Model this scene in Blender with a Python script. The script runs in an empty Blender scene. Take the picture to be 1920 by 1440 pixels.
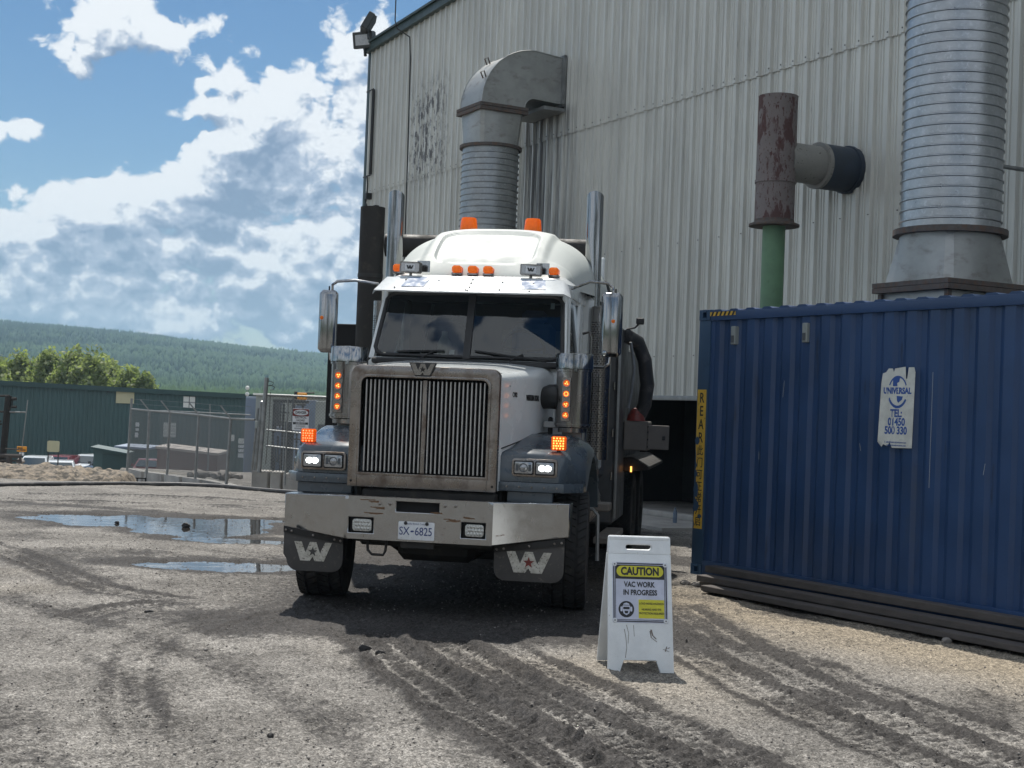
import bpy, bmesh, math, random
import numpy as np
from mathutils import Vector, Matrix
random.seed(7)
RNG = np.random.default_rng(7)
D = bpy.data
SC = bpy.context.scene
COL = SC.collection
R = math.radians
pi = math.pi

# ------------------------------------------------------------------ camera
CAM_H = 1.78
FPX = 2700.0
roll = math.atan(.0384)
pitch = math.atan(55 / 2700.)
fwd = Vector((0, math.cos(pitch), math.sin(pitch)))
r0 = Vector((1, 0, 0))
u0 = r0.cross(fwd)
rgt = r0 * math.cos(roll) + u0 * math.sin(roll)
upv = -r0 * math.sin(roll) + u0 * math.cos(roll)
cam_data = D.cameras.new('camera')
cam = D.objects.new('camera', cam_data)
COL.objects.link(cam)
cam.matrix_world = Matrix(((rgt.x, upv.x, -fwd.x, 0), (rgt.y, upv.y, -fwd.y, 0), (rgt.z, upv.z, -fwd.z, CAM_H), (0, 0, 0, 1)))
cam_data.sensor_width = 36
cam_data.lens = 36 * FPX / 1920
cam_data.clip_start = .1
cam_data.clip_end = 20000
SC.camera = cam


def at(px, py, Y):
    """world point that the photograph shows at (px, py), at the distance Y"""
    d = fwd + rgt * ((px - 960) / FPX) + upv * ((720 - py) / FPX)
    p = Vector((0, 0, CAM_H)) + d * (Y / d.y)
    return p


# ------------------------------------------------------------------ light
SUN_EL = R(57)
SUN_AZ = math.atan2(-.14, 1.0)
SC.view_settings.view_transform = 'Standard'
SC.view_settings.look = 'None'
SC.view_settings.gamma = 1
SC.view_settings.use_curve_mapping = False
SC.view_settings.exposure = 0.88
sd = D.lights.new('sun', 'SUN')
sd.energy = 3.0
sd.angle = R(.53)
sd.color = (1, .95, .87)
sun = D.objects.new('sun', sd)
COL.objects.link(sun)
sdir = Vector((math.sin(SUN_AZ) * math.cos(SUN_EL), math.cos(SUN_AZ) * math.cos(SUN_EL), math.sin(SUN_EL)))
sun.rotation_euler = sdir.to_track_quat('Z', 'Y').to_euler()
sun.location = sdir * 50

W = D.worlds.new('World')
SC.world = W
W.use_nodes = True
wt = W.node_tree
wt.nodes.clear()


class NT:
    """small helper for node graphs"""
    def __init__(s, t):
        s.t = t

    def n(s, typ, **kw):
        nd = s.t.nodes.new(typ)
        for k, v in kw.items():
            setattr(nd, k, v)
        return nd

    def put(s, sock, v):
        if v is None:
            return
        if isinstance(v, bpy.types.NodeSocket):
            s.t.links.new(v, sock)
        else:
            if sock.type == 'RGBA' and not isinstance(v, (int, float)) and len(v) == 3:
                v = (*v, 1)
            sock.default_value = v

    def m(s, op, a, b=None, c=None, clamp=False):
        nd = s.n('ShaderNodeMath', operation=op, use_clamp=clamp)
        s.put(nd.inputs[0], a)
        s.put(nd.inputs[1], b)
        s.put(nd.inputs[2], c)
        return nd.outputs[0]

    def vm(s, op, a, b=None, out=0):
        nd = s.n('ShaderNodeVectorMath', operation=op)
        s.put(nd.inputs[0], a)
        if b is not None:
            if isinstance(b, (int, float)):
                nd.inputs['Scale'].default_value = b
            else:
                s.put(nd.inputs[1], b)
        return nd.outputs[out]

    def mix(s, f, a, b, mode='MIX'):
        nd = s.n('ShaderNodeMix', data_type='RGBA', blend_type=mode)
        s.put(nd.inputs[0], f)
        s.put(nd.inputs[6], a)
        s.put(nd.inputs[7], b)
        return nd.outputs[2]

    def noise(s, vec, scale, detail=4, rough=.55, dist=0, dim='3D'):
        nd = s.n('ShaderNodeTexNoise', noise_dimensions=dim)
        s.put(nd.inputs['Vector'], vec)
        nd.inputs['Scale'].default_value = scale
        nd.inputs['Detail'].default_value = detail
        nd.inputs['Roughness'].default_value = rough
        nd.inputs['Distortion'].default_value = dist
        return nd.outputs[0]

    def sstep(s, v, lo, hi, a=0., b=1.):
        nd = s.n('ShaderNodeMapRange', interpolation_type='SMOOTHSTEP')
        s.put(nd.inputs[0], v)
        nd.inputs[1].default_value = lo
        nd.inputs[2].default_value = hi
        nd.inputs[3].default_value = a
        nd.inputs[4].default_value = b
        return nd.outputs[0]

    def comb(s, x, y, z):
        nd = s.n('ShaderNodeCombineXYZ')
        s.put(nd.inputs[0], x)
        s.put(nd.inputs[1], y)
        s.put(nd.inputs[2], z)
        return nd.outputs[0]


# cloud field: a group that turns (azimuth, elevation) into a density
g = D.node_groups.new('cloud_field', 'ShaderNodeTree')
g.interface.new_socket('Vector', in_out='INPUT', socket_type='NodeSocketVector')
g.interface.new_socket('Density', in_out='OUTPUT', socket_type='NodeSocketFloat')
G = NT(g)
gi = G.n('NodeGroupInput')
go = G.n('NodeGroupOutput')
q = gi.outputs[0]
# warp
wv = G.n('ShaderNodeTexNoise', noise_dimensions='2D')
G.put(wv.inputs['Vector'], q)
wv.inputs['Scale'].default_value = 16
wv.inputs['Detail'].default_value = 3
w1 = G.vm('SUBTRACT', wv.outputs['Color'], (.5, .5, .5))
qw = G.vm('ADD', q, G.vm('SCALE', w1, .035))
# cloud masses: (azimuth, elevation, half width, half height, weight) in radians
masses = [(-.280, .250, .055, .023, 1.15), (-.305, .222, .022, .010, .7), (-.38, .262, .04, .007, .6), (-.213, .213, .022, .008, .75), (-.232, .192, .022, .007, .75),
          (-.150, .21, .055, .035, 1.05), (-.135, .165, .05, .030, 1.0), (-.105, .125, .045, .035, .8),
          (-.34, .168, .042, .012, .85), (-.375, .172, .03, .010, .5), (-.36, .135, .05, .006, .35),
          (-.215, .142, .050, .028, 1.1), (-.165, .150, .035, .016, .7), (-.24, .11, .055, .03, 1.0),
          (-.335, .095, .075, .028, 1.05), (-.29, .112, .032, .022, .9), (-.20, .09, .05, .022, .9),
          (-.15, .085, .060, .022, 1.0), (-.115, .10, .045, .02, .7), (-.35, .065, .10, .014, .7), (-.18, .055, .09, .014, .65), (-.25, .075, .08, .018, .7),
          (-.25, .034, .35, .016, .7), (-.12, .253, .018, .02, .5), (-.205, .262, .012, .006, .4), (-.09, .235, .03, .05, .8), (-.06, .06, .09, .03, .7)]
tot = None
for (a, e, sx, sy, w) in masses:
    d = G.vm('SUBTRACT', qw, (a, e, 0))
    d = G.vm('MULTIPLY', d, (1 / sx, 1 / sy, 0))
    l2 = G.vm('DOT_PRODUCT', d, d, out=1)
    ex = G.m('MULTIPLY', G.m('EXPONENT', G.m('MULTIPLY', l2, -.7)), w)
    tot = ex if tot is None else G.m('ADD', tot, ex)
n1 = G.noise(G.vm('MULTIPLY', q, (1, 1.55, 1)), 12, 10, .54, .1, '2D')
vo = G.n('ShaderNodeTexVoronoi', voronoi_dimensions='2D', feature='F1')
wv2 = G.n('ShaderNodeTexNoise', noise_dimensions='2D')
G.put(wv2.inputs['Vector'], q)
wv2.inputs['Scale'].default_value = 40
wv2.inputs['Detail'].default_value = 4
G.put(vo.inputs['Vector'], G.vm('MULTIPLY', G.vm('ADD', q, G.vm('SCALE', G.vm('SUBTRACT', wv2.outputs['Color'], (.5, .5, .5)), .022)), (1, 1.35, 1)))
vo.inputs['Scale'].default_value = 24
vo.inputs['Detail'].default_value = 3.5
vo.inputs['Roughness'].default_value = .5
vo.inputs['Lacunarity'].default_value = 2.2
puff = G.m('SUBTRACT', .42, vo.outputs['Distance'])
n2 = G.noise(q, 6.0, 4, .5, 0, '2D')
# elsewhere round the sky: unseen cloud of the same kind, thickened to brighten the shade
sepq = G.n('ShaderNodeSeparateXYZ')
G.put(sepq.inputs[0], q)
away = G.sstep(G.m('ABSOLUTE', G.m('ADD', sepq.outputs[0], .22)), .25, .45)
up_ = G.sstep(sepq.outputs[1], .27, .40)
away = G.m('MAXIMUM', away, up_)
gen = G.m('MULTIPLY', away, G.sstep(n2, .34, .50, 0, 1.25))
dens = G.m('ADD', G.m('ADD', G.m('MINIMUM', tot, 1.3), gen), G.m('ADD', G.m('MULTIPLY', G.m('SUBTRACT', n1, .5), 1.7), G.m('MULTIPLY', puff, .62)))
dens = G.m('SUBTRACT', dens, .50)
G.put(go.inputs[0], dens)

N = NT(wt)
tc = N.n('ShaderNodeTexCoord')
sp = N.n('ShaderNodeSeparateXYZ')
N.put(sp.inputs[0], tc.outputs['Generated'])
az = N.m('ARCTAN2', sp.outputs[0], sp.outputs[1])
el = N.m('ARCSINE', sp.outputs[2])
qv = N.comb(az, el, 0)


def cf(off):
    nd = N.n('ShaderNodeGroup')
    nd.node_tree = g
    N.put(nd.inputs[0], N.vm('ADD', qv, off) if off else qv)
    return nd.outputs[0]


d0 = cf(None)
d1 = cf((-.003, .008, 0))
d2 = cf((.0, .030, 0))
alpha = N.sstep(d0, .0, .22)
# towards the sun (up): where the cloud gets thinner it is bright, where it gets thicker it is shaded
lit = N.m('ADD', .53, N.m('MULTIPLY', N.m('SUBTRACT', d0, d1), 1.5))
lit = N.m('ADD', lit, N.m('MULTIPLY', N.m('SUBTRACT', d0, d2), .78))
thick = N.sstep(d0, .22, 1.0, .20, -.42)
lit = N.m('ADD', lit, thick, clamp=True)
low = N.sstep(el, .02, .10, .24, 0)
# unseen front-lit clouds away from the sun, brightened to fill the shade
front = N.sstep(sp.outputs[1], .35, -.45, 0, .35)
lit = N.m('ADD', N.m('SUBTRACT', lit, N.m('MULTIPLY', low, N.sstep(sp.outputs[1], -.3, .3))), front, clamp=True)
cr = N.n('ShaderNodeValToRGB')
N.put(cr.inputs[0], lit)
cr.color_ramp.elements[0].position = .08
cr.color_ramp.elements[0].color = (1.15, 1.65, 2.5, 1)
cr.color_ramp.elements[1].position = .86
cr.color_ramp.elements[1].color = (5.5, 5.65, 5.8, 1)
e_ = cr.color_ramp.elements.new(.52)
e_.color = (2.6, 3.05, 3.85, 1)
sky = N.n('ShaderNodeTexSky', sky_type='NISHITA')
sky.sun_disc = False
sky.sun_elevation = SUN_EL
sky.sun_rotation = SUN_AZ
sky.altitude = 700
sky.air_density = 1.0
sky.dust_density = .6
sky.ozone_density = 1.5
hs = N.n('ShaderNodeHueSaturation')
hs.inputs['Saturation'].default_value = 1.36
hs.inputs['Value'].default_value = .44
N.put(hs.inputs['Color'], sky.outputs[0])
skyc = N.mix(N.m('MULTIPLY', alpha, .97), hs.outputs[0], cr.outputs[0])
bg = N.n('ShaderNodeBackground')
N.put(bg.inputs[0], skyc)
bg.inputs[1].default_value = .095
ow = N.n('ShaderNodeOutputWorld')
wt.links.new(bg.outputs[0], ow.inputs[0])


# ------------------------------------------------------------------ materials
def mat(name, col, rough=.5, metal=0., var=.12, vs=2.5, bump=0., bs=120., stretch=(1, 1, 1), layers=(), emit=None, es=1., coat=0., spec=.5, trans=0., alpha=1.):
    m = D.materials.new(name)
    m.use_nodes = True
    t = m.node_tree
    t.nodes.clear()
    S = NT(t)
    out = S.n('ShaderNodeOutputMaterial')
    b = S.n('ShaderNodeBsdfPrincipled')
    t.links.new(b.outputs[0], out.inputs[0])
    gp = S.n('ShaderNodeNewGeometry')
    pos = gp.outputs['Position']
    c = (*col, 1)
    rr = rough
    if var > 0:
        v = S.vm('MULTIPLY', pos, stretch)
        f = S.noise(v, vs, 6, .6)
        c = S.mix(S.sstep(f, .3, .7), tuple(x * (1 - var) for x in col), tuple(min(1, x * (1 + var)) for x in col))
        rr = S.sstep(f, .3, .7, max(0.02, rough * .8), min(1, rough * 1.2))
    for (lc, sc, lo, hi, st, lr) in layers:
        f = S.noise(S.vm('MULTIPLY', pos, st), sc, 7, .62)
        k = S.sstep(f, lo, hi)
        c = S.mix(k, c, lc)
        nd = S.n('ShaderNodeMix', data_type='FLOAT')
        S.put(nd.inputs[0], k)
        S.put(nd.inputs[2], rr)
        S.put(nd.inputs[3], lr)
        rr = nd.outputs[0]
    S.put(b.inputs['Base Color'], c)
    S.put(b.inputs['Roughness'], rr)
    b.inputs['Metallic'].default_value = metal
    b.inputs['Specular IOR Level'].default_value = spec
    if coat:
        b.inputs['Coat Weight'].default_value = coat
        b.inputs['Coat Roughness'].default_value = .06
    if trans:
        b.inputs['Transmission Weight'].default_value = trans
    if emit:
        b.inputs['Emission Color'].default_value = (*emit, 1)
        b.inputs['Emission Strength'].default_value = es
    if bump:
        f = S.noise(S.vm('MULTIPLY', pos, stretch), bs, 4, .6)
        bn = S.n('ShaderNodeBump')
        bn.inputs['Strength'].default_value = bump
        bn.inputs['Distance'].default_value = .01
        S.put(bn.inputs['Height'], f)
        t.links.new(bn.outputs[0], b.inputs['Normal'])
    return m


def glass(name, tint, refl=1.45):
    m = D.materials.new(name)
    m.use_nodes = True
    t = m.node_tree
    t.nodes.clear()
    S = NT(t)
    out = S.n('ShaderNodeOutputMaterial')
    tr = S.n('ShaderNodeBsdfTransparent')
    tr.inputs[0].default_value = (*tint, 1)
    gl = S.n('ShaderNodeBsdfGlossy')
    gl.inputs['Roughness'].default_value = .02
    gl.inputs['Color'].default_value = (.9, .95, 1, 1)
    fr = S.n('ShaderNodeFresnel')
    fr.inputs[0].default_value = refl
    mx = S.n('ShaderNodeMixShader')
    S.put(mx.inputs[0], fr.outputs[0])
    t.links.new(tr.outputs[0], mx.inputs[1])
    t.links.new(gl.outputs[0], mx.inputs[2])
    t.links.new(mx.outputs[0], out.inputs[0])
    return m


DUST = (.20, .175, .145)
M = {}
M['chrome'] = mat('chrome', (.30, .285, .275), .17, 1, .06, 3, layers=[((.24, .205, .175), 5, .50, .78, (1, 1, 1), .45), ((.085, .078, .072), 11, .46, .66, (1, 1, .05), .30)])
M['bar_metal'] = mat('grille_bar_metal', (.46, .45, .43), .38, .7, .1, 20)
M['chrome_clean'] = mat('polished_chrome', (.33, .34, .35), .12, 1, .04, 3, layers=[((.20, .19, .18), 9, .6, .85, (1, 1, 1), .4), ((.10, .105, .10), 13, .48, .66, (1, 1, .05), .22)])
M['chrome_dirty'] = mat('dusty_chrome', (.27, .245, .225), .28, 1, .15, 4, layers=[((.16, .125, .10), 6, .45, .70, (1, 1, 1), .6), ((.05, .04, .03), 60, .68, .74, (1, 1, 1), .7)])
M['bumper'] = mat('bumper_steel', (.35, .355, .36), .17, 1, .06, 14, layers=[((.27, .24, .20), 22, .56, .80, (1, 1, .5), .42), ((.20, .09, .035), 8, .66, .74, (.6, .6, 2.5), .7), ((.05, .045, .04), 85, .69, .73, (1, 1, 1), .7)])
M['white_paint'] = mat('white_paint', (.68, .715, .72), .25, 0, .05, 2, coat=.5, layers=[((.45, .43, .39), 5, .62, .95, (1, 1, 2), .45)])
M['fibreglass'] = mat('weathered_white_fibreglass', (.50, .53, .505), .62, 0, .05, 2, spec=.3, layers=[((.40, .40, .36), 5, .6, .9, (1, 1, 2), .7)])
M['grey_paint'] = mat('slate_grey_paint', (.060, .078, .095), .28, 0, .12, 3, coat=.35, layers=[((.13, .12, .11), 7, .55, .9, (1, 1, 1), .6)])
M['black'] = mat('black_plastic', (.018, .018, .019), .5, 0, .2, 5)
M['flat_black'] = mat('flat_black', (.008, .008, .009), .85, 0, 0)
M['rubber'] = mat('tyre_rubber', (.022, .022, .023), .8, 0, .25, 6, bump=.25, bs=90, layers=[((.07, .062, .055), 9, .52, .75, (1, 1, 1), .9)])
M['flap'] = mat('flap_rubber', (.060, .056, .053), .7, 0, .2, 8, bump=.3, bs=160, layers=[((.13, .115, .10), 30, .55, .75, (1, 1, 1), .9)])
M['flap_metal'] = mat('worn_emblem_metal', (.50, .49, .45), .35, .7, .2, 20, layers=[((.18, .16, .13), 60, .52, .68, (1, 1, 1), .8)])
M['red_star'] = mat('red_star', (.16, .02, .015), .5, 0, .3, 30)
M['frame_metal'] = mat('grimy_frame', (.022, .021, .020), .7, .2, .3, 6, bump=.3, bs=30, layers=[((.07, .06, .05), 8, .5, .8, (1, 1, 1), .9)])
M['amber'] = mat('amber_lens', (.95, .30, .02), .18, 0, .12, 30, emit=(1, .22, .01), es=.04, coat=.6)
am = M['amber'].node_tree
am_b = am.nodes['Principled BSDF']
am_o = [n_ for n_ in am.nodes if n_.type == 'OUTPUT_MATERIAL'][0]
am_t = am.nodes.new('ShaderNodeBsdfTranslucent')
am_t.inputs[0].default_value = (1, .34, .02, 1)
am_m = am.nodes.new('ShaderNodeMixShader')
am_m.inputs[0].default_value = .55
am.links.new(am_b.outputs[0], am_m.inputs[1])
am.links.new(am_t.outputs[0], am_m.inputs[2])
am.links.new(am_m.outputs[0], am_o.inputs[0])
M['amber_lit'] = mat('amber_led', (.9, .3, .02), .3, 0, 0, emit=(1, .42, .09), es=1.6)
M['amber_dark'] = mat('amber_lens_dark', (.42, .07, .01), .2, 0, 0, emit=(1, .16, .01), es=.25, coat=.4)
M['red_led'] = mat('red_led', (.9, .1, .02), .3, 0, 0, emit=(1, .16, .06), es=1.8)
M['head_lit'] = mat('lit_headlamp', (1, 1, 1), .3, 0, 0, emit=(.95, 1, 1), es=6)
M['lamp_glass'] = mat('lamp_glass', (.32, .33, .34), .12, .5, .15, 60, coat=.8)
M['fog_glass'] = mat('fog_lamp_glass', (.50, .50, .47), .25, .4, .1, 60, bump=.6, bs=70)
M['windshield'] = glass('windshield_glass', (.50, .56, .55), 1.75)
M['side_glass'] = glass('side_glass', (.12, .13, .13), 1.6)
M['interior'] = mat('cab_interior', (.035, .036, .038), .8, 0, .2, 5)
M['interior_light'] = mat('interior_panel', (.30, .29, .24), .8, 0, .1, 5)
M['interior_blue'] = mat('blue_seat_cover', (.06, .10, .22), .7, 0, .1, 8)
M['plate_white'] = mat('plate_white', (.66, .68, .70), .4, 0, .06, 30, layers=[((.35, .32, .28), 40, .6, .8, (1, 1, 1), .7)])
M['plate_blue'] = mat('plate_blue', (.02, .04, .16), .4, 0, 0)
M['visor_patch'] = mat('blue_grey_patch', (.10, .17, .30), .6, .0, .1, 12)
M['visor'] = mat('brushed_visor', (.44, .47, .49), .60, .35, .10, 6, layers=[((.36, .39, .42), 22, .5, .7, (1, 1, 1), .55)])
M['galv'] = mat('galvanised_duct', (.31, .325, .335), .38, .75, .16, 5, layers=[((.42, .44, .45), 22, .52, .7, (1, 1, 1), .35), ((.17, .17, .17), 3, .62, .80, (1, 1, 3), .6)])
M['galv2'] = mat('bright_galvanised_duct', (.40, .42, .435), .34, .8, .14, 5, layers=[((.50, .52, .54), 22, .52, .7, (1, 1, 1), .3), ((.2, .2, .2), 4.5, .68, .78, (1, 1, 2.5), .6)])
M['duct_sheet'] = mat('duct_sheet', (.36, .37, .36), .45, .55, .12, 3, layers=[((.24, .23, .21), 4, .5, .8, (1, 1, 2), .6)])
M['rust_flange'] = mat('rusty_flange', (.105, .092, .085), .75, .2, .3, 12, layers=[((.15, .095, .07), 15, .45, .7, (1, 1, 1), .9)])
M['rust_pipe'] = mat('peeling_pipe', (.175, .15, .145), .6, 0, .12, 5, bump=.3, bs=30, layers=[((.095, .052, .050), 3.0, .50, .57, (1.6, 1.6, .6), .85), ((.085, .036, .034), 24, .575, .615, (1.5, 1.5, .6), .9)])
M['pipe_grey'] = mat('peeling_pipe_branch', (.25, .245, .225), .55, 0, .1, 5, layers=[((.05, .045, .045), 15, .64, .66, (1, 1, 1), .8)])
M['blue_rubber'] = mat('blue_rubber_sleeve', (.028, .040, .060), .55, 0, .2, 6)
M['green_pipe'] = mat('green_pipe_paint', (.12, .23, .13), .5, 0, .15, 3, layers=[((.08, .13, .08), 8, .6, .8, (1, 1, 1), .7)])
M['trim'] = mat('dark_green_trim', (.022, .045, .042), .45, .1, .15, 3)
M['container'] = mat('container_blue', (.016, .050, .135), .42, .0, .16, 1.2, layers=[((.030, .050, .095), 2.2, .52, .80, (1, 1, .35), .55), ((.016, .032, .07), 10, .62, .72, (1, 1, .12), .7), ((.08, .10, .14), 34, .75, .77, (1, 1, .10), .7)])
M['container_post'] = mat('container_post_blue', (.028, .070, .135), .45, 0, .12, 2, layers=[((.02, .045, .09), 9, .60, .72, (1, 1, .4), .7)])
M['yellow'] = mat('yellow_sticker', (.66, .42, .05), .5, 0, .1, 8, layers=[((.25, .17, .04), 14, .62, .72, (1, 1, 1), .7)])
M['ink'] = mat('black_ink', (.016, .017, .019), .5, 0, 0)
M['ink_blue'] = mat('blue_ink', (.03, .09, .32), .5, 0, 0)
M['sticker'] = mat('worn_white_sticker', (.60, .62, .58), .45, 0, .10, 10, layers=[((.30, .32, .30), 13, .60, .75, (1, 1, .5), .6)])
M['wood_dark'] = mat('weathered_timber', (.085, .075, .070), .85, 0, .25, 6, bump=.5, bs=40, stretch=(1, 1, 3))
M['sign_white'] = mat('weathered_white_board', (.74, .77, .78), .5, 0, .07, 6, bump=.15, bs=60, layers=[((.30, .27, .24), 26, .66, .74, (2.2, 2.2, .25), .8), ((.20, .18, .16), 70, .71, .76, (1, 1, .6), .8)])
M['sign_yellow'] = mat('sign_yellow', (.60, .56, .03), .4, 0, .06, 30)
M['sign_face'] = mat('sign_face', (.52, .55, .66), .35, 0, .08, 12, layers=[((.30, .31, .38), 40, .62, .8, (1, 1, 1), .6)])
M['concrete'] = mat('pale_concrete', (.34, .33, .31), .9, 0, .2, 1.5, bump=.3, bs=30, layers=[((.15, .14, .13), 2.5, .58, .8, (1, 1, .6), .9)])
M['steel_post'] = mat('galvanised_post', (.26, .27, .27), .5, .6, .2, 6)
M['wire'] = mat('fence_wire', (.17, .18, .18), .5, .6, .1, 6)
M['green_clad'] = mat('green_cladding', (.050, .098, .098), .5, .05, .08, .6)
M['green_roof'] = mat('green_roof_trim', (.025, .060, .060), .5, .05, .1, 1)
M['beige'] = mat('beige_panel', (.47, .45, .29), .6, 0, .05, 1)
M['white_panel'] = mat('white_panel', (.68, .69, .66), .6, 0, .05, 1)
M['blue_grey'] = mat('blue_grey_cabinet', (.20, .25, .33), .5, 0, .08, 1)
M['grey_shed'] = mat('grey_cabinet', (.28, .31, .30), .55, 0, .08, 1)
M['dark_grey'] = mat('dark_equipment', (.085, .095, .105), .6, .2, .25, 3)
M['brown_box'] = mat('brown_container', (.15, .085, .070), .6, 0, .12, 1)
M['brown_roof'] = mat('pale_container_roof', (.42, .37, .33), .6, 0, .1, 1)
M['orange'] = mat('orange_paint', (.72, .30, .03), .5, 0, .05, 3)
M['hose'] = mat('black_hose', (.030, .030, .032), .45, 0, .2, 3, layers=[((.16, .15, .14), 6, .5, .8, (1, 1, 1), .8)])
M['bark'] = mat('bark', (.10, .085, .07), .9, 0, .2, 4)
M['car_white'] = mat('white_car_paint', (.62, .66, .68), .25, 0, .03, 1, coat=.6)
M['car_red'] = mat('dark_red_car_paint', (.16, .025, .035), .25, 0, .05, 1, coat=.6)
M['car_black'] = mat('black_car_paint', (.02, .022, .025), .2, 0, .05, 1, coat=.6)
M['car_glass'] = mat('car_glass', (.03, .045, .055), .06, 0, 0, coat=1)
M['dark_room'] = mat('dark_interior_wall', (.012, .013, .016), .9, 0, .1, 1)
M['floodlight'] = mat('floodlight_housing', (.06, .065, .065), .5, .4, .1, 6)
M['flood_lens'] = mat('floodlight_lens', (.40, .42, .44), .15, .2, .1, 20)
M['tool_tan'] = mat('dusty_toolbox', (.15, .135, .12), .6, .1, .15, 4)
M['rock'] = mat('dark_rock', (.035, .033, .032), .8, 0, .3, 20, bump=.5, bs=40)
M['pale_rock'] = mat('pale_rock', (.24, .22, .20), .9, 0, .35, 9, bump=.5, bs=40)
M['bottle'] = mat('bottle_plastic', (.25, .33, .45), .15, 0, .05, 20, trans=.5)
M['body_dark'] = mat('vacuum_body_paint', (.055, .058, .062), .5, .1, .2, 3, layers=[((.11, .095, .08), 3, .5, .8, (1, 1, 1), .8)])


def cladding_material():
    m = D.materials.new('corrugated_cladding')
    m.use_nodes = True
    t = m.node_tree
    t.nodes.clear()
    S = NT(t)
    out = S.n('ShaderNodeOutputMaterial')
    b = S.n('ShaderNodeBsdfPrincipled')
    t.links.new(b.outputs[0], out.inputs[0])
    pos = S.n('ShaderNodeNewGeometry').outputs['Position']
    f = S.noise(S.vm('MULTIPLY', pos, (1, 1, .3)), 1.2, 5, .6)
    c = S.mix(S.sstep(f, .35, .7), (.52, .52, .48, 1), (.63, .63, .58, 1))
    # rain streaks: fine across the wall, long down it
    f2 = S.noise(S.vm('MULTIPLY', pos, (1, 1, .035)), 14, 6, .65)
    c = S.mix(S.sstep(f2, .54, .78, 0, .6), c, (.26, .26, .245, 1))
    f3 = S.noise(S.vm('MULTIPLY', pos, (1, 1, .10)), 34, 5, .6)
    c = S.mix(S.sstep(f3, .62, .74, 0, .35), c, (.16, .165, .16, 1))
    # soot run under the elbow duct: a stain with its own place on the wall (u from the corner, height)
    s = S.n('ShaderNodeSeparateXYZ')
    S.put(s.inputs[0], pos)
    u = S.m('ADD', S.m('MULTIPLY', S.m('ADD', s.outputs[0], 3.509), .4717), S.m('MULTIPLY', S.m('SUBTRACT', s.outputs[1], 37.37), -.8818))
    z = s.outputs[2]
    side = S.m('MULTIPLY', S.sstep(u, 7.3, 7.9), S.sstep(u, 9.2, 10.1, 1, 0))
    ver = S.m('MULTIPLY', S.sstep(z, 3.0, 6.5), S.sstep(z, 7.9, 8.15, 1, 0))
    nz = S.noise(S.vm('MULTIPLY', pos, (1, 1, .04)), 9, 5, .65)
    k = S.m('MULTIPLY', S.m('MULTIPLY', side, ver), S.sstep(nz, .35, .62))
    c = S.mix(S.m('MULTIPLY', k, .85), c, (.055, .055, .06, 1))
    # flaking coat patch left of it
    side = S.m('MULTIPLY', S.sstep(u, 1.3, 2.0), S.sstep(u, 3.0, 4.3, 1, 0))
    ver = S.m('MULTIPLY', S.sstep(z, 7.0, 7.8), S.sstep(z, 9.2, 10.2, 1, 0))
    nz = S.noise(S.vm('MULTIPLY', pos, (1, 1, .35)), 11, 6, .7)
    k = S.m('MULTIPLY', S.m('MULTIPLY', side, ver), S.sstep(nz, .50, .56))
    c = S.mix(k, c, (.17, .17, .17, 1))
    S.put(b.inputs['Base Color'], c)
    b.inputs['Roughness'].default_value = .42
    b.inputs['Metallic'].default_value = .25
    return m


M['clad'] = cladding_material()




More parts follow.
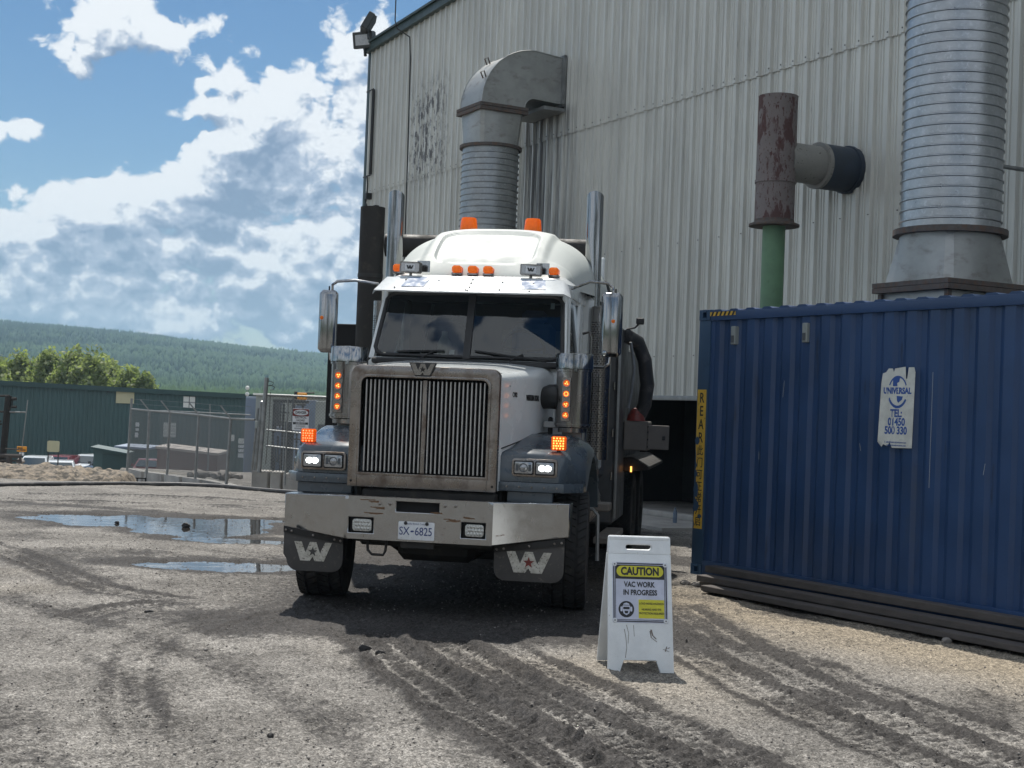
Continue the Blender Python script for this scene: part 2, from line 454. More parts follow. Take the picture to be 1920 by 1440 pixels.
# ------------------------------------------------------------------ mesh helpers
class MB:
    def __init__(s):
        s.v = []
        s.f = []

    def add(s, v, f):
        o = len(s.v)
        s.v += [tuple(p) for p in v]
        s.f += [tuple(i + o for i in q) for q in f]
        return s

    def box(s, x0, x1, y0, y1, z0, z1, b=0, rot=None, piv=None):
        c = Vector(((x0 + x1) / 2, (y0 + y1) / 2, (z0 + z1) / 2))
        h = Vector((abs(x1 - x0) / 2, abs(y1 - y0) / 2, abs(z1 - z0) / 2))
        if b <= 0:
            vs = [Vector((sx * h.x, sy * h.y, sz * h.z)) for sx in (-1, 1) for sy in (-1, 1) for sz in (-1, 1)]
            fs = [(0, 1, 3, 2), (4, 6, 7, 5), (0, 4, 5, 1), (2, 3, 7, 6), (0, 2, 6, 4), (1, 5, 7, 3)]
        else:
            b = min(b, h.x * .9, h.y * .9, h.z * .9)
            vs = []
            ix = {}
            for sx in (-1, 1):
                for sy in (-1, 1):
                    for sz in (-1, 1):
                        for k in range(3):
                            p = [h.x - b, h.y - b, h.z - b]
                            p[k] += b
                            ix[(sx, sy, sz, k)] = len(vs)
                            vs.append(Vector((p[0] * sx, p[1] * sy, p[2] * sz)))
            fs = []
            for k in range(3):
                a_, b_ = [i for i in range(3) if i != k]
                for sg in (-1, 1):
                    loop = []
                    for (p, q_) in ((-1, -1), (1, -1), (1, 1), (-1, 1)):
                        sgn = [0, 0, 0]
                        sgn[k] = sg
                        sgn[a_] = p
                        sgn[b_] = q_
                        loop.append(ix[(*sgn, k)])
                    fs.append(tuple(loop))
                for p in (-1, 1):
                    for q_ in (-1, 1):
                        e = []
                        for w_ in (-1, 1):
                            sgn = [0, 0, 0]
                            sgn[k] = w_
                            sgn[a_] = p
                            sgn[b_] = q_
                            e.append(tuple(sgn))
                        fs.append((ix[(*e[0], a_)], ix[(*e[1], a_)], ix[(*e[1], b_)], ix[(*e[0], b_)]))
            for sx in (-1, 1):
                for sy in (-1, 1):
                    for sz in (-1, 1):
                        fs.append(tuple(ix[(sx, sy, sz, k)] for k in range(3)))
        if rot is not None:
            vs = [rot @ p for p in vs]
        return s.add([p + c for p in vs], fs)

    def cyl(s, p0, p1, r, r1=None, n=20, caps=True):
        p0 = Vector(p0)
        p1 = Vector(p1)
        r1 = r if r1 is None else r1
        ax = (p1 - p0).normalized()
        a = ax.orthogonal().normalized()
        b = ax.cross(a)
        vs = []
        for (p, rr) in ((p0, r), (p1, r1)):
            for i in range(n):
                t = 2 * pi * i / n
                vs.append(p + a * math.cos(t) * rr + b * math.sin(t) * rr)
        fs = [(i, (i + 1) % n, n + (i + 1) % n, n + i) for i in range(n)]
        if caps:
            fs += [tuple(range(n)), tuple(range(n, 2 * n))]
        return s.add(vs, fs)

    def tube(s, pts, r, n=10, closed=False):
        pts = [Vector(p) for p in pts]
        k = len(pts)
        rr = r if hasattr(r, '__len__') else [r] * k
        vs = []
        prev = None
        for i, p in enumerate(pts):
            if closed:
                tg = pts[(i + 1) % k] - pts[i - 1]
            else:
                tg = pts[min(i + 1, k - 1)] - pts[max(i - 1, 0)]
            tg.normalize()
            a = tg.orthogonal().normalized() if prev is None else (prev - tg * prev.dot(tg)).normalized()
            prev = a
            b = tg.cross(a)
            for j in range(n):
                t = 2 * pi * j / n
                vs.append(p + (a * math.cos(t) + b * math.sin(t)) * rr[i])
        fs = []
        for i in range(k if closed else k - 1):
            for j in range(n):
                i2 = (i + 1) % k
                fs.append((i * n + j, i * n + (j + 1) % n, i2 * n + (j + 1) % n, i2 * n + j))
        if not closed:
            fs += [tuple(range(n)), tuple(range((k - 1) * n, k * n))]
        return s.add(vs, fs)

    def lathe(s, prof, c=(0, 0, 0), ax='Z', n=32, closed=False):
        """prof: (radius, distance along the axis)"""
        vs = []
        for (r, h) in prof:
            for i in range(n):
                t = 2 * pi * i / n
                x, y = r * math.cos(t), r * math.sin(t)
                if ax == 'Z':
                    p = (x, y, h)
                elif ax == 'X':
                    p = (h, x, y)
                else:
                    p = (x, h, y)
                vs.append((p[0] + c[0], p[1] + c[1], p[2] + c[2]))
        k = len(prof)
        fs = []
        for i in range(k if closed else k - 1):
            i2 = (i + 1) % k
            for j in range(n):
                fs.append((i * n + j, i * n + (j + 1) % n, i2 * n + (j + 1) % n, i2 * n + j))
        if not closed:
            fs += [tuple(range(n)), tuple(range((k - 1) * n, k * n))]
        return s.add(vs, fs)

    def prism(s, poly, a0, a1, plane='XZ'):
        """poly in the plane, extruded along the third axis from a0 to a1"""
        n = len(poly)

        def P(p, a):
            if plane == 'XZ':
                return (p[0], a, p[1])
            if plane == 'YZ':
                return (a, p[0], p[1])
            return (p[0], p[1], a)
        vs = [P(p, a0) for p in poly] + [P(p, a1) for p in poly]
        fs = [tuple(range(n)), tuple(range(n, 2 * n))] + [(i, (i + 1) % n, n + (i + 1) % n, n + i) for i in range(n)]
        return s.add(vs, fs)

    def loft(s, rings, closed=True, caps=True):
        n = len(rings[0])
        vs = [p for r_ in rings for p in r_]
        fs = []
        for i in range(len(rings) - 1):
            for j in range(n if closed else n - 1):
                fs.append((i * n + j, i * n + (j + 1) % n, (i + 1) * n + (j + 1) % n, (i + 1) * n + j))
        if caps:
            fs += [tuple(range(n)), tuple(range((len(rings) - 1) * n, len(rings) * n))]
        return s.add(vs, fs)

    def frame(s, outer, inner, a0, a1, plane='XZ'):
        """flat ring between two loops with equal counts, with thickness"""
        n = len(outer)

        def P(p, a):
            return (p[0], a, p[1]) if plane == 'XZ' else (a, p[0], p[1])
        vs = [P(p, a0) for p in outer] + [P(p, a0) for p in inner] + [P(p, a1) for p in outer] + [P(p, a1) for p in inner]
        fs = []
        for i in range(n):
            j = (i + 1) % n
            fs += [(i, j, n + j, n + i), (2 * n + i, 2 * n + j, 3 * n + j, 3 * n + i), (i, j, 2 * n + j, 2 * n + i), (n + i, n + j, 3 * n + j, 3 * n + i)]
        return s.add(vs, fs)

    def mesh(s, name, mt, bevel=0, smooth=35, weld=False):
        me = D.meshes.new(name)
        me.from_pydata(s.v, [], s.f)
        bm = bmesh.new()
        bm.from_mesh(me)
        if weld:
            bmesh.ops.remove_doubles(bm, verts=bm.verts, dist=1e-4)
        bmesh.ops.recalc_face_normals(bm, faces=bm.faces)
        if bevel:
            es = [e for e in bm.edges if len(e.link_faces) == 2 and e.calc_face_angle(0) > R(28)]
            if es:
                bmesh.ops.bevel(bm, geom=es, offset=bevel, segments=2, profile=.6, affect='EDGES', clamp_overlap=True)
        bm.to_mesh(me)
        bm.free()
        if smooth:
            me.shade_smooth()
            me.set_sharp_from_angle(angle=R(smooth))
        me.materials.append(M[mt] if isinstance(mt, str) else mt)
        return me

    def obj(s, name, mt, parent=None, bevel=0, smooth=35, **tags):
        return link(name, s.mesh(name, mt, bevel, smooth), parent, **tags)


def link(name, me, parent=None, loc=None, rotz=0, **tags):
    o = D.objects.new(name, me)
    COL.objects.link(o)
    if parent:
        o.parent = parent
    if loc is not None:
        o.location = loc
    if rotz:
        o.rotation_euler = (0, 0, rotz)
    for k, v in tags.items():
        if v:
            o[k] = v
    return o


def thing(name, label, cat, loc=(0, 0, 0), rotz=0, group=None):
    return link(name, None, None, loc, rotz, label=label, category=cat, group=group)


def copy_tree(o, parent=None):
    c = o.copy()
    COL.objects.link(c)
    c.parent = parent
    for ch in o.children:
        copy_tree(ch, c)
    return c


def rrect(x0, x1, z0, z1, r, n=5):
    pts = []
    for (cx, cz, a) in ((x1 - r, z1 - r, 0), (x0 + r, z1 - r, 90), (x0 + r, z0 + r, 180), (x1 - r, z0 + r, 270)):
        for i in range(n + 1):
            t = R(a + 90 * i / n)
            pts.append((cx + r * math.cos(t), cz + r * math.sin(t)))
    return pts


def text_mesh(name, s, size, mt, ext=.0008, bold=0., sx=1., align='CENTER', spacing=1.):
    cu = D.curves.new(name, 'FONT')
    cu.body = s
    cu.size = size
    cu.extrude = ext
    cu.offset = bold
    cu.align_x = align
    cu.align_y = 'CENTER'
    cu.space_character = spacing
    cu.resolution_u = 3
    o = D.objects.new(name, cu)
    COL.objects.link(o)
    dg = bpy.context.evaluated_depsgraph_get()
    me = D.meshes.new_from_object(o.evaluated_get(dg))
    D.objects.remove(o)
    D.curves.remove(cu)
    # stand it up: x stays, y -> z, facing -y
    n = len(me.vertices)
    co = np.zeros(n * 3)
    me.vertices.foreach_get('co', co)
    co = co.reshape(-1, 3)
    out = np.stack([co[:, 0] * sx, -co[:, 2], co[:, 1]], 1)
    me.vertices.foreach_set('co', out.ravel())
    me.materials.clear()
    me.materials.append(M[mt] if isinstance(mt, str) else mt)
    me.update()
    return me


def put_text(s, parent, x, y, z, size, mt='ink', name='lettering', rot=None, **kw):
    me = text_mesh(name, s, size, mt, **kw)
    o = link(name, me, parent)
    o.location = (x, y, z)
    if rot is not None:
        o.rotation_euler = rot
    return o


def np_mesh(name, co, quads=None, tris=None, mt=None, smooth=True):
    me = D.meshes.new(name)
    co = np.asarray(co, dtype=np.float32)
    me.vertices.add(len(co))
    me.vertices.foreach_set('co', co.ravel())
    fl = []
    k = 0
    ls = []
    if quads is not None and len(quads):
        fl.append(np.asarray(quads).ravel())
        ls.append(np.arange(len(quads)) * 4)
        k = len(quads) * 4
    if tris is not None and len(tris):
        fl.append(np.asarray(tris).ravel())
        ls.append(k + np.arange(len(tris)) * 3)
    fl = np.concatenate(fl).astype(np.int32)
    ls = np.concatenate(ls).astype(np.int32)
    me.loops.add(len(fl))
    me.loops.foreach_set('vertex_index', fl)
    me.polygons.add(len(ls))
    me.polygons.foreach_set('loop_start', ls)
    me.update(calc_edges=True)
    if smooth:
        me.shade_smooth()
    if mt is not None:
        me.materials.append(M[mt] if isinstance(mt, str) else mt)
    return me


def vnoise(x, y, seed=0):
    xi = np.floor(x).astype(np.int64)
    yi = np.floor(y).astype(np.int64)
    fx = x - xi
    fy = y - yi
    fx = fx * fx * (3 - 2 * fx)
    fy = fy * fy * (3 - 2 * fy)

    def h(a, b):
        n = (a * 374761393 + b * 668265263 + seed * 974634777) & 0xffffffff
        n = ((n ^ (n >> 13)) * 1274126177) & 0xffffffff
        n = (n ^ (n >> 16)) & 0xffff
        return n / 32767.5 - 1.
    return (h(xi, yi) * (1 - fx) + h(xi + 1, yi) * fx) * (1 - fy) + (h(xi, yi + 1) * (1 - fx) + h(xi + 1, yi + 1) * fx) * fy


def fbm(x, y, f, octv=4, g_=.5, seed=0):
    a = 1.
    s = 0
    for i in range(octv):
        c, s_ = math.cos(.7 * i + .4), math.sin(.7 * i + .4)
        s = s + a * vnoise((x * c - y * s_) * f + 13.7 * i, (x * s_ + y * c) * f - 7.1 * i, seed + i)
        f *= 2.03
        a *= g_
    return s


def sstep(v, a, b):
    t = np.clip((v - a) / (b - a), 0, 1)
    return t * t * (3 - 2 * t)

# ------------------------------------------------------------------ ground
TRACKS = [
    ([(-1.15, 11.6), (-.98, 11.0), (-.42, 9.3), (.30, 7.5), (.95, 5.8)], .25, 1.0),
    ([(-.55, 11.4), (-.38, 10.8), (.20, 9.2), (.78, 7.7), (1.4, 5.8)], .24, 1.0),
    ([(-.05, 11.2), (.14, 10.6), (.62, 9.3), (1.22, 7.7), (1.8, 6.0)], .20, .65),
    ([(1.60, 14.2), (1.80, 12.2), (2.05, 10.2), (2.55, 8.2), (3.1, 6.4)], .26, .55),
    ([(1.28, 12.5), (1.42, 11.2), (1.72, 9.6), (2.15, 8.1), (2.6, 6.6)], .22, .5),
    ([(2.2, 11.3), (2.55, 9.7), (3.2, 7.8)], .16, .35),
    ([(-2.0, 12.8), (-2.5, 11.4), (-2.55, 10.2), (-2.2, 8.6), (-1.7, 7.2)], .17, .22),
    ([(-2.7, 12.9), (-3.35, 12.0), (-3.45, 11.2)], .20, .55),
    ([(-1.5, 12.9), (-2.05, 11.6), (-2.15, 10.6)], .15, .35),
    ([(-7.6, 19.0), (-5.6, 16.3), (-4.3, 14.3), (-3.4, 13.2), (-2.6, 12.7)], .22, .45),
    ([(-9.0, 26.0), (-5.5, 26.6), (-2.0, 25.4)], .30, .4),
    ([(-9.0, 24.3), (-5.0, 24.9), (-1.8, 23.8)], .25, .35),
]
PUDDLES = [(-5.15, 21.3, 1.75, 1.15), (-3.65, 18.85, .78, .42), (-3.6, 22.3, 1.1, .34), (-4.3, 20.1, .85, .9), (-3.25, 15.85, .95, .50), (-6.5, 21.9, .6, .35)]


def dist_track(X, Y, pts):
    """distance to a polyline and run length along it"""
    best = np.full(X.shape, 1e9)
    run = np.zeros(X.shape)
    L = 0
    # densify with a Catmull-Rom pass
    P = [Vector((*p, 0)) for p in pts]
    Q = []
    for i in range(len(P) - 1):
        a = P[max(i - 1, 0)]
        b = P[i]
        c = P[i + 1]
        d = P[min(i + 2, len(P) - 1)]
        for k in range(6):
            t = k / 6
            Q.append(.5 * ((2 * b) + (c - a) * t + (2 * a - 5 * b + 4 * c - d) * t * t + (3 * b - a - 3 * c + d) * t ** 3))
    Q.append(P[-1])
    side = np.zeros(X.shape)
    for i in range(len(Q) - 1):
        ax, ay = Q[i].x, Q[i].y
        dx, dy = Q[i + 1].x - ax, Q[i + 1].y - ay
        l2 = dx * dx + dy * dy
        t = np.clip(((X - ax) * dx + (Y - ay) * dy) / l2, 0, 1)
        ex = X - (ax + t * dx)
        ey = Y - (ay + t * dy)
        dd = np.sqrt(ex * ex + ey * ey)
        k = dd < best
        best = np.where(k, dd, best)
        run = np.where(k, L + t * math.sqrt(l2), run)
        side = np.where(k, np.sign(ex * dy - ey * dx), side)
        L += math.sqrt(l2)
    ends = sstep(run, 0, .5) * (1 - sstep(run, L - .8, L))
    return best, run, side, ends


def base_height(X, Y):
    z = -.60 * sstep(Y, 30.2, 32.3) - 1.0 * sstep(Y, 36, 50) - 1.4 * sstep(Y, 50, 70) - 1.4 * sstep(Y, 66, 86)
    # raised fenced compound behind the kerb wall
    dl = ((X + 10.8) * 8.6 + (Y - 42.0) * 4.9) / 9.9
    dl = np.where(X > -5.95, Y - 33.5, dl)
    comp = sstep(dl, .12, .40) * (1 - sstep(Y, 45, 49)) * sstep(Y, 32.6, 33.4)
    z = z * (1 - comp) + (-.19 - .016 * (Y - 33)) * comp
    # the yard stays level beside the building
    k = sstep(X + .3 * (Y - 30), -2., 1.5) * (1 - sstep(Y, 42, 50))
    return z * (1 - k)


def make_ground():
    ys = np.concatenate([np.array([-80, -50, -30, -18, -10, -5, -1, 1, 2.5, 3.6, 4.6]), np.exp(np.linspace(math.log(5.4), math.log(33), 640)),
                         np.exp(np.linspace(math.log(33.6), math.log(130), 70)), np.array([150, 180, 230, 300, 420, 600, 900, 1400, 2200, 3600])])
    sx = np.concatenate([-np.array([9, 6, 4, 2.6, 1.8, 1.2, .85, .65, .5, .43]), np.linspace(-.395, .395, 860), np.array([.43, .5, .65, .85, 1.2, 1.8, 2.6, 4, 6, 9])])
    S_, Y = np.meshgrid(sx, ys)
    X = S_ * np.maximum(Y, 7.0)
    Y = Y + 0 * X
    h = base_height(X, Y)
    near = 1 - sstep(Y, 34, 60)
    near = near * sstep(Y, -2, 2)
    und = fbm(X, Y, .35, 3, .5, 3) * .012
    mid = fbm(X, Y, 1.6, 3, .5, 11) * .008
    fine = fbm(X, Y, 9, 3, .6, 21)
    grit = fbm(X, Y, 34, 3, .62, 31)
    clod = sstep(fbm(X, Y, 5, 4, .62, 41), .35, 1.3)
    fade = 1 - sstep(Y, 18, 30)
    z = h + near * (und + mid + fine * .0042 + grit * .0062 * (1 - .5 * sstep(Y, 12, 26)) + clod * .014 * fade)
    damp_shade = sstep(fbm(X, Y * .8, .75, 5, .62, 51), .15, 1.3) * .36 + sstep(fine + .5 * grit, .5, 1.6) * .15
    # long faint wheel arcs over the yard
    rr = np.sqrt((X + 14) ** 2 + (Y - 2) ** 2)
    arcs = sstep(vnoise(rr * 2.3, rr * 0 + .5, 5) + .45 * vnoise(rr * 7.1, rr * 0 + .5, 8) + .35 * fbm(X, Y, .8, 3, .5, 6), .20, .9)
    damp_shade = damp_shade + arcs * .36 * (1 - sstep(Y, 26, 34))
    z = z - near * arcs * .008
    for i, (pts, w, st) in enumerate(TRACKS):
        d, run, side, ends = dist_track(X, Y, pts)
        dn = d + .05 * fbm(X, Y, 3.1, 3, .6, 60 + i) * w / .25
        k = (1 - sstep(dn, w * .75, w * 1.05)) * ends * st
        berm = np.exp(-((dn - w * 1.12) / (w * .20)) ** 2) * ends * st
        lug = np.sin(2 * pi * (run / .098 + (d / w) * .45) + .8 * vnoise(X * 7, Y * 7, 70 + i))
        rowgap = np.exp(-((d / w - .42) / .10) ** 2)
        chew = fbm(X, Y, 13, 4, .62, 80 + i)
        z = z - near * (k * .015 - berm * (.008 + .012 * np.abs(fine) + .018 * np.abs(chew)))
        z = z + near * k * fade * (.0150 * lug * (1 - .8 * rowgap) + .0095 * chew)
        patchy = .55 + .45 * sstep(fbm(X, Y, 1.4, 3, .6, 90 + i), -.6, .6)
        edge = np.exp(-((dn - w * .95) / (w * .28)) ** 2) * ends * st
        damp_shade = damp_shade + (k * .40 + edge * 1.1 + k * .95 * sstep(-lug - chew * .3, -.1, .9) * (1 - rowgap) - k * rowgap * .45) * patchy
    pud = np.zeros(X.shape)
    wet = np.zeros(X.shape)
    wob = fbm(X, Y, .9, 4, .6, 101)
    for (cx, cy, a, b) in PUDDLES:
        e = np.sqrt(((X - cx) / a) ** 2 + ((Y - cy) / b) ** 2) + .16 * wob
        pud = np.maximum(pud, 1 - sstep(e, .72, 1.25))
        wet = np.maximum(wet, 1 - sstep(e, 1.0, 1.75))
    z = z - near * pud * .062
    damp_shade = damp_shade + .95 * wet * (.5 + .5 * sstep(wob, -.7, .7))
    # churned mud under the truck, darkened further to carry the truck's shade
    mud_shade = np.exp(-((X + .4) / 1.7) ** 2) * sstep(Y, 10.8, 11.6) * (1 - sstep(Y, 24, 30))
    damp_shade = np.clip(damp_shade + mud_shade * 1.1, 0, 1)
    # clean pale gravel strip along the container
    dl = (X - 2.0) * .845 + (Y - 15.85) * .534
    pale = np.exp(-((dl + 1.0) / .95) ** 2) * sstep(Y, 4, 7) * (1 - sstep(Y, 18, 24)) * (1 - np.clip(damp_shade, 0, 1) * .6)
    pale = np.maximum(pale, .5 * sstep(fbm(X, Y, .3, 3, .5, 55), .4, 1.2))
    n0, n1_ = X.shape
    co = np.stack([X, Y, z], -1).reshape(-1, 3)
    i = np.arange(n0 - 1)[:, None] * n1_ + np.arange(n1_ - 1)[None, :]
    quads = np.stack([i, i + 1, i + n1_ + 1, i + n1_], -1).reshape(-1, 4)
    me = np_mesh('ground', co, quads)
    a = me.attributes.new('damp_shade', 'FLOAT', 'POINT')  # damp soil, with the shade under the truck added to it
    a.data.foreach_set('value', damp_shade.astype(np.float32).ravel())
    a = me.attributes.new('pale', 'FLOAT', 'POINT')
    a.data.foreach_set('value', np.clip(pale, 0, 1).astype(np.float32).ravel())
    m = D.materials.new('gravel_yard')
    m.use_nodes = True
    t = m.node_tree
    t.nodes.clear()
    S = NT(t)
    out = S.n('ShaderNodeOutputMaterial')
    b = S.n('ShaderNodeBsdfPrincipled')
    t.links.new(b.outputs[0], out.inputs[0])
    pos = S.n('ShaderNodeNewGeometry').outputs['Position']
    fa = S.n('ShaderNodeAttribute', attribute_name='damp_shade').outputs['Fac']
    fp = S.n('ShaderNodeAttribute', attribute_name='pale').outputs['Fac']
    vor = S.n('ShaderNodeTexVoronoi')
    S.put(vor.inputs['Vector'], pos)
    vor.inputs['Scale'].default_value = 105
    vor2 = S.n('ShaderNodeTexVoronoi')
    S.put(vor2.inputs['Vector'], pos)
    vor2.inputs['Scale'].default_value = 36
    big = S.noise(pos, .9, 7, .68)
    c = S.mix(S.sstep(big, .35, .65), (.158, .149, .137, 1), (.246, .233, .214, 1))
    c = S.mix(fp, c, (.275, .235, .178, 1))
    sepc = S.n('ShaderNodeSeparateColor')
    S.put(sepc.inputs[0], vor.outputs['Color'])
    sepc2 = S.n('ShaderNodeSeparateColor')
    S.put(sepc2.inputs[0], vor2.outputs['Color'])
    grain = S.m('ADD', .55, S.m('MULTIPLY', S.m('POWER', sepc.outputs[0], 1.4), 1.10))
    grain = S.m('MULTIPLY', grain, S.m('ADD', .74, S.m('MULTIPLY', sepc2.outputs[1], .52)))
    cg = S.vm('MULTIPLY', c, S.comb(grain, grain, grain))
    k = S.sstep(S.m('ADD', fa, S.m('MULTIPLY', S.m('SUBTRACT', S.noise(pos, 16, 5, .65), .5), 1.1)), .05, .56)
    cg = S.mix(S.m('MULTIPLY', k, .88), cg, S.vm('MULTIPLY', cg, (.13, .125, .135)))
    S.put(b.inputs['Base Color'], cg)
    S.put(b.inputs['Roughness'], S.sstep(k, .2, 1.0, .95, .80))
    b.inputs['Specular IOR Level'].default_value = .18
    bn = S.n('ShaderNodeBump')
    bn.inputs['Strength'].default_value = .55
    bn.inputs['Distance'].default_value = .012
    S.put(bn.inputs['Height'], S.m('ADD', S.m('MULTIPLY', sepc.outputs[1], .5), S.noise(pos, 110, 3, .6)))
    t.links.new(bn.outputs[0], b.inputs['Normal'])
    me.materials.append(m)
    M['gravel'] = m
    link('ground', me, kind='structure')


make_ground()

# standing water
wm = D.materials.new('puddle_water')
wm.use_nodes = True
b_ = wm.node_tree.nodes['Principled BSDF']
b_.inputs['Base Color'].default_value = (.030, .027, .024, 1)
b_.inputs['Roughness'].default_value = .03
b_.inputs['IOR'].default_value = 1.6
b_.inputs['Specular IOR Level'].default_value = .85
wn_ = wm.node_tree.nodes.new('ShaderNodeTexNoise')
wn_.inputs['Scale'].default_value = 3.0
wn_.inputs['Detail'].default_value = 3
wg_ = wm.node_tree.nodes.new('ShaderNodeNewGeometry')
wb_ = wm.node_tree.nodes.new('ShaderNodeBump')
wb_.inputs['Strength'].default_value = .22
wb_.inputs['Distance'].default_value = .01
wm.node_tree.links.new(wg_.outputs['Position'], wn_.inputs['Vector'])
wm.node_tree.links.new(wn_.outputs[0], wb_.inputs['Height'])
wm.node_tree.links.new(wb_.outputs[0], b_.inputs['Normal'])
M['water'] = wm
for k, (x0, x1, y0, y1) in enumerate(((-8.2, -2.0, 17.6, 23.2), (-4.4, -1.9, 15.1, 16.6))):
    mb = MB()
    pts = []
    for i in range(40):
        t = 2 * pi * i / 40
        pts.append(((x0 + x1) / 2 + (x1 - x0) / 2 * math.cos(t), (y0 + y1) / 2 + (y1 - y0) / 2 * math.sin(t), -.025))
    mb.add(pts, [tuple(range(40))])
    mb.obj('puddle_water', 'water', smooth=0, kind='structure')


# loose stones on the gravel: nobody could count them
def make_stones():
    n = 15000
    Y = np.exp(RNG.uniform(math.log(5.6), math.log(26), n))
    X = RNG.uniform(-.40, .40, n) * np.maximum(Y, 7)
    r = .0035 + .008 * RNG.random(n) ** 3 + (RNG.random(n) > .994) * RNG.random(n) * .010
    r = r * (1 + .02 * Y)
    base = np.array([(1, 0, 0), (-1, 0, 0), (0, 1, 0), (0, -1, 0), (0, 0, 1), (0, 0, -1)], float)
    tri = np.array([(0, 2, 4), (2, 1, 4), (1, 3, 4), (3, 0, 4), (2, 0, 5), (1, 2, 5), (3, 1, 5), (0, 3, 5)])
    jit = RNG.uniform(.55, 1.25, (n, 6, 1))
    a = RNG.uniform(0, 2 * pi, n)
    c, s = np.cos(a)[:, None], np.sin(a)[:, None]
    v = base[None] * jit * r[:, None, None]
    x = v[..., 0] * c - v[..., 1] * s * .8
    y = v[..., 0] * s + v[..., 1] * c * .8
    zz = v[..., 2] * .65
    z0 = base_height(X, Y) + .003 + r * .15
    co = np.stack([x + X[:, None], y + Y[:, None], zz + z0[:, None]], -1).reshape(-1, 3)
    tr = (tri[None] + (np.arange(n) * 6)[:, None, None]).reshape(-1, 3)
    keep = n
    me = np_mesh('gravel_stones', co, None, tr, mat('loose_stone', (.19, .175, .16), .9, 0, .7, 45), smooth=False)
    link('gravel_stones', me, kind='stuff', label='loose stones strewn over the gravel yard')


make_stones()


def rock(name, label, x, y, r, mt, cat='rock', group=None, z=None):
    bm = bmesh.new()
    bmesh.ops.create_icosphere(bm, subdivisions=2, radius=1)
    for v in bm.verts:
        k = 1 + .22 * math.sin(3.1 * v.co.x + x * 9) + .18 * math.sin(4.3 * v.co.y + y * 5) + RNG.uniform(-.09, .09)
        v.co = Vector((v.co.x * r * k, v.co.y * r * k * .8, v.co.z * r * k * .62))
    me = D.meshes.new(name)
    bm.to_mesh(me)
    bm.free()
    me.shade_smooth()
    me.set_sharp_from_angle(angle=R(30))
    me.materials.append(M[mt])
    z = (r * .25 if z is None else z)
    return link(name, me, None, (x, y, z), label=label, category=cat, group=group)


p = at(350, 983, 20.6)
rock('rock', 'dark rock sticking out of the large puddle, the bigger one on the right', p.x, 20.6, .060, 'rock', z=.0)
p = at(219, 984, 20.8)
rock('rock', 'small dark rock in the left part of the large puddle', p.x, 20.8, .034, 'rock', z=-.01)
rock('rock', 'dark clod lying on the gravel at the front edge of the truck shadow', -1.0, 10.63, .045, 'rock')
rock('rock', 'lump of dirt beside the dark clod, nearest the tyre track', -.88, 10.50, .030, 'rock')
rock('rock', 'dark clod alone on the gravel left of the truck shadow', -2.95, 12.05, .035, 'rock')
rock('rock', 'flat dark clod at the bottom of the picture left of the tyre tracks', -1.22, 7.75, .022, 'rock')

# ------------------------------------------------------------------ far hill with its forest
HZ = -4.4


def hill_z(X, Y):
    s = np.interp(X / Y, [-.9, -.5, -.356, -.25, -.133, .0, .3, .9], [152, 142, 133, 119, 92, 74, 58, 50])
    ramp = sstep(Y, 480, 3050) ** 1.05
    und = fbm(X, Y, .0016, 4, .5, 201) * 12
    return HZ - 1 + s * ramp * (1 - .0 * sstep(Y, 3050, 4000)) + und * sstep(Y, 600, 1500) * (1 - .72 * sstep(Y, 2300, 3000))


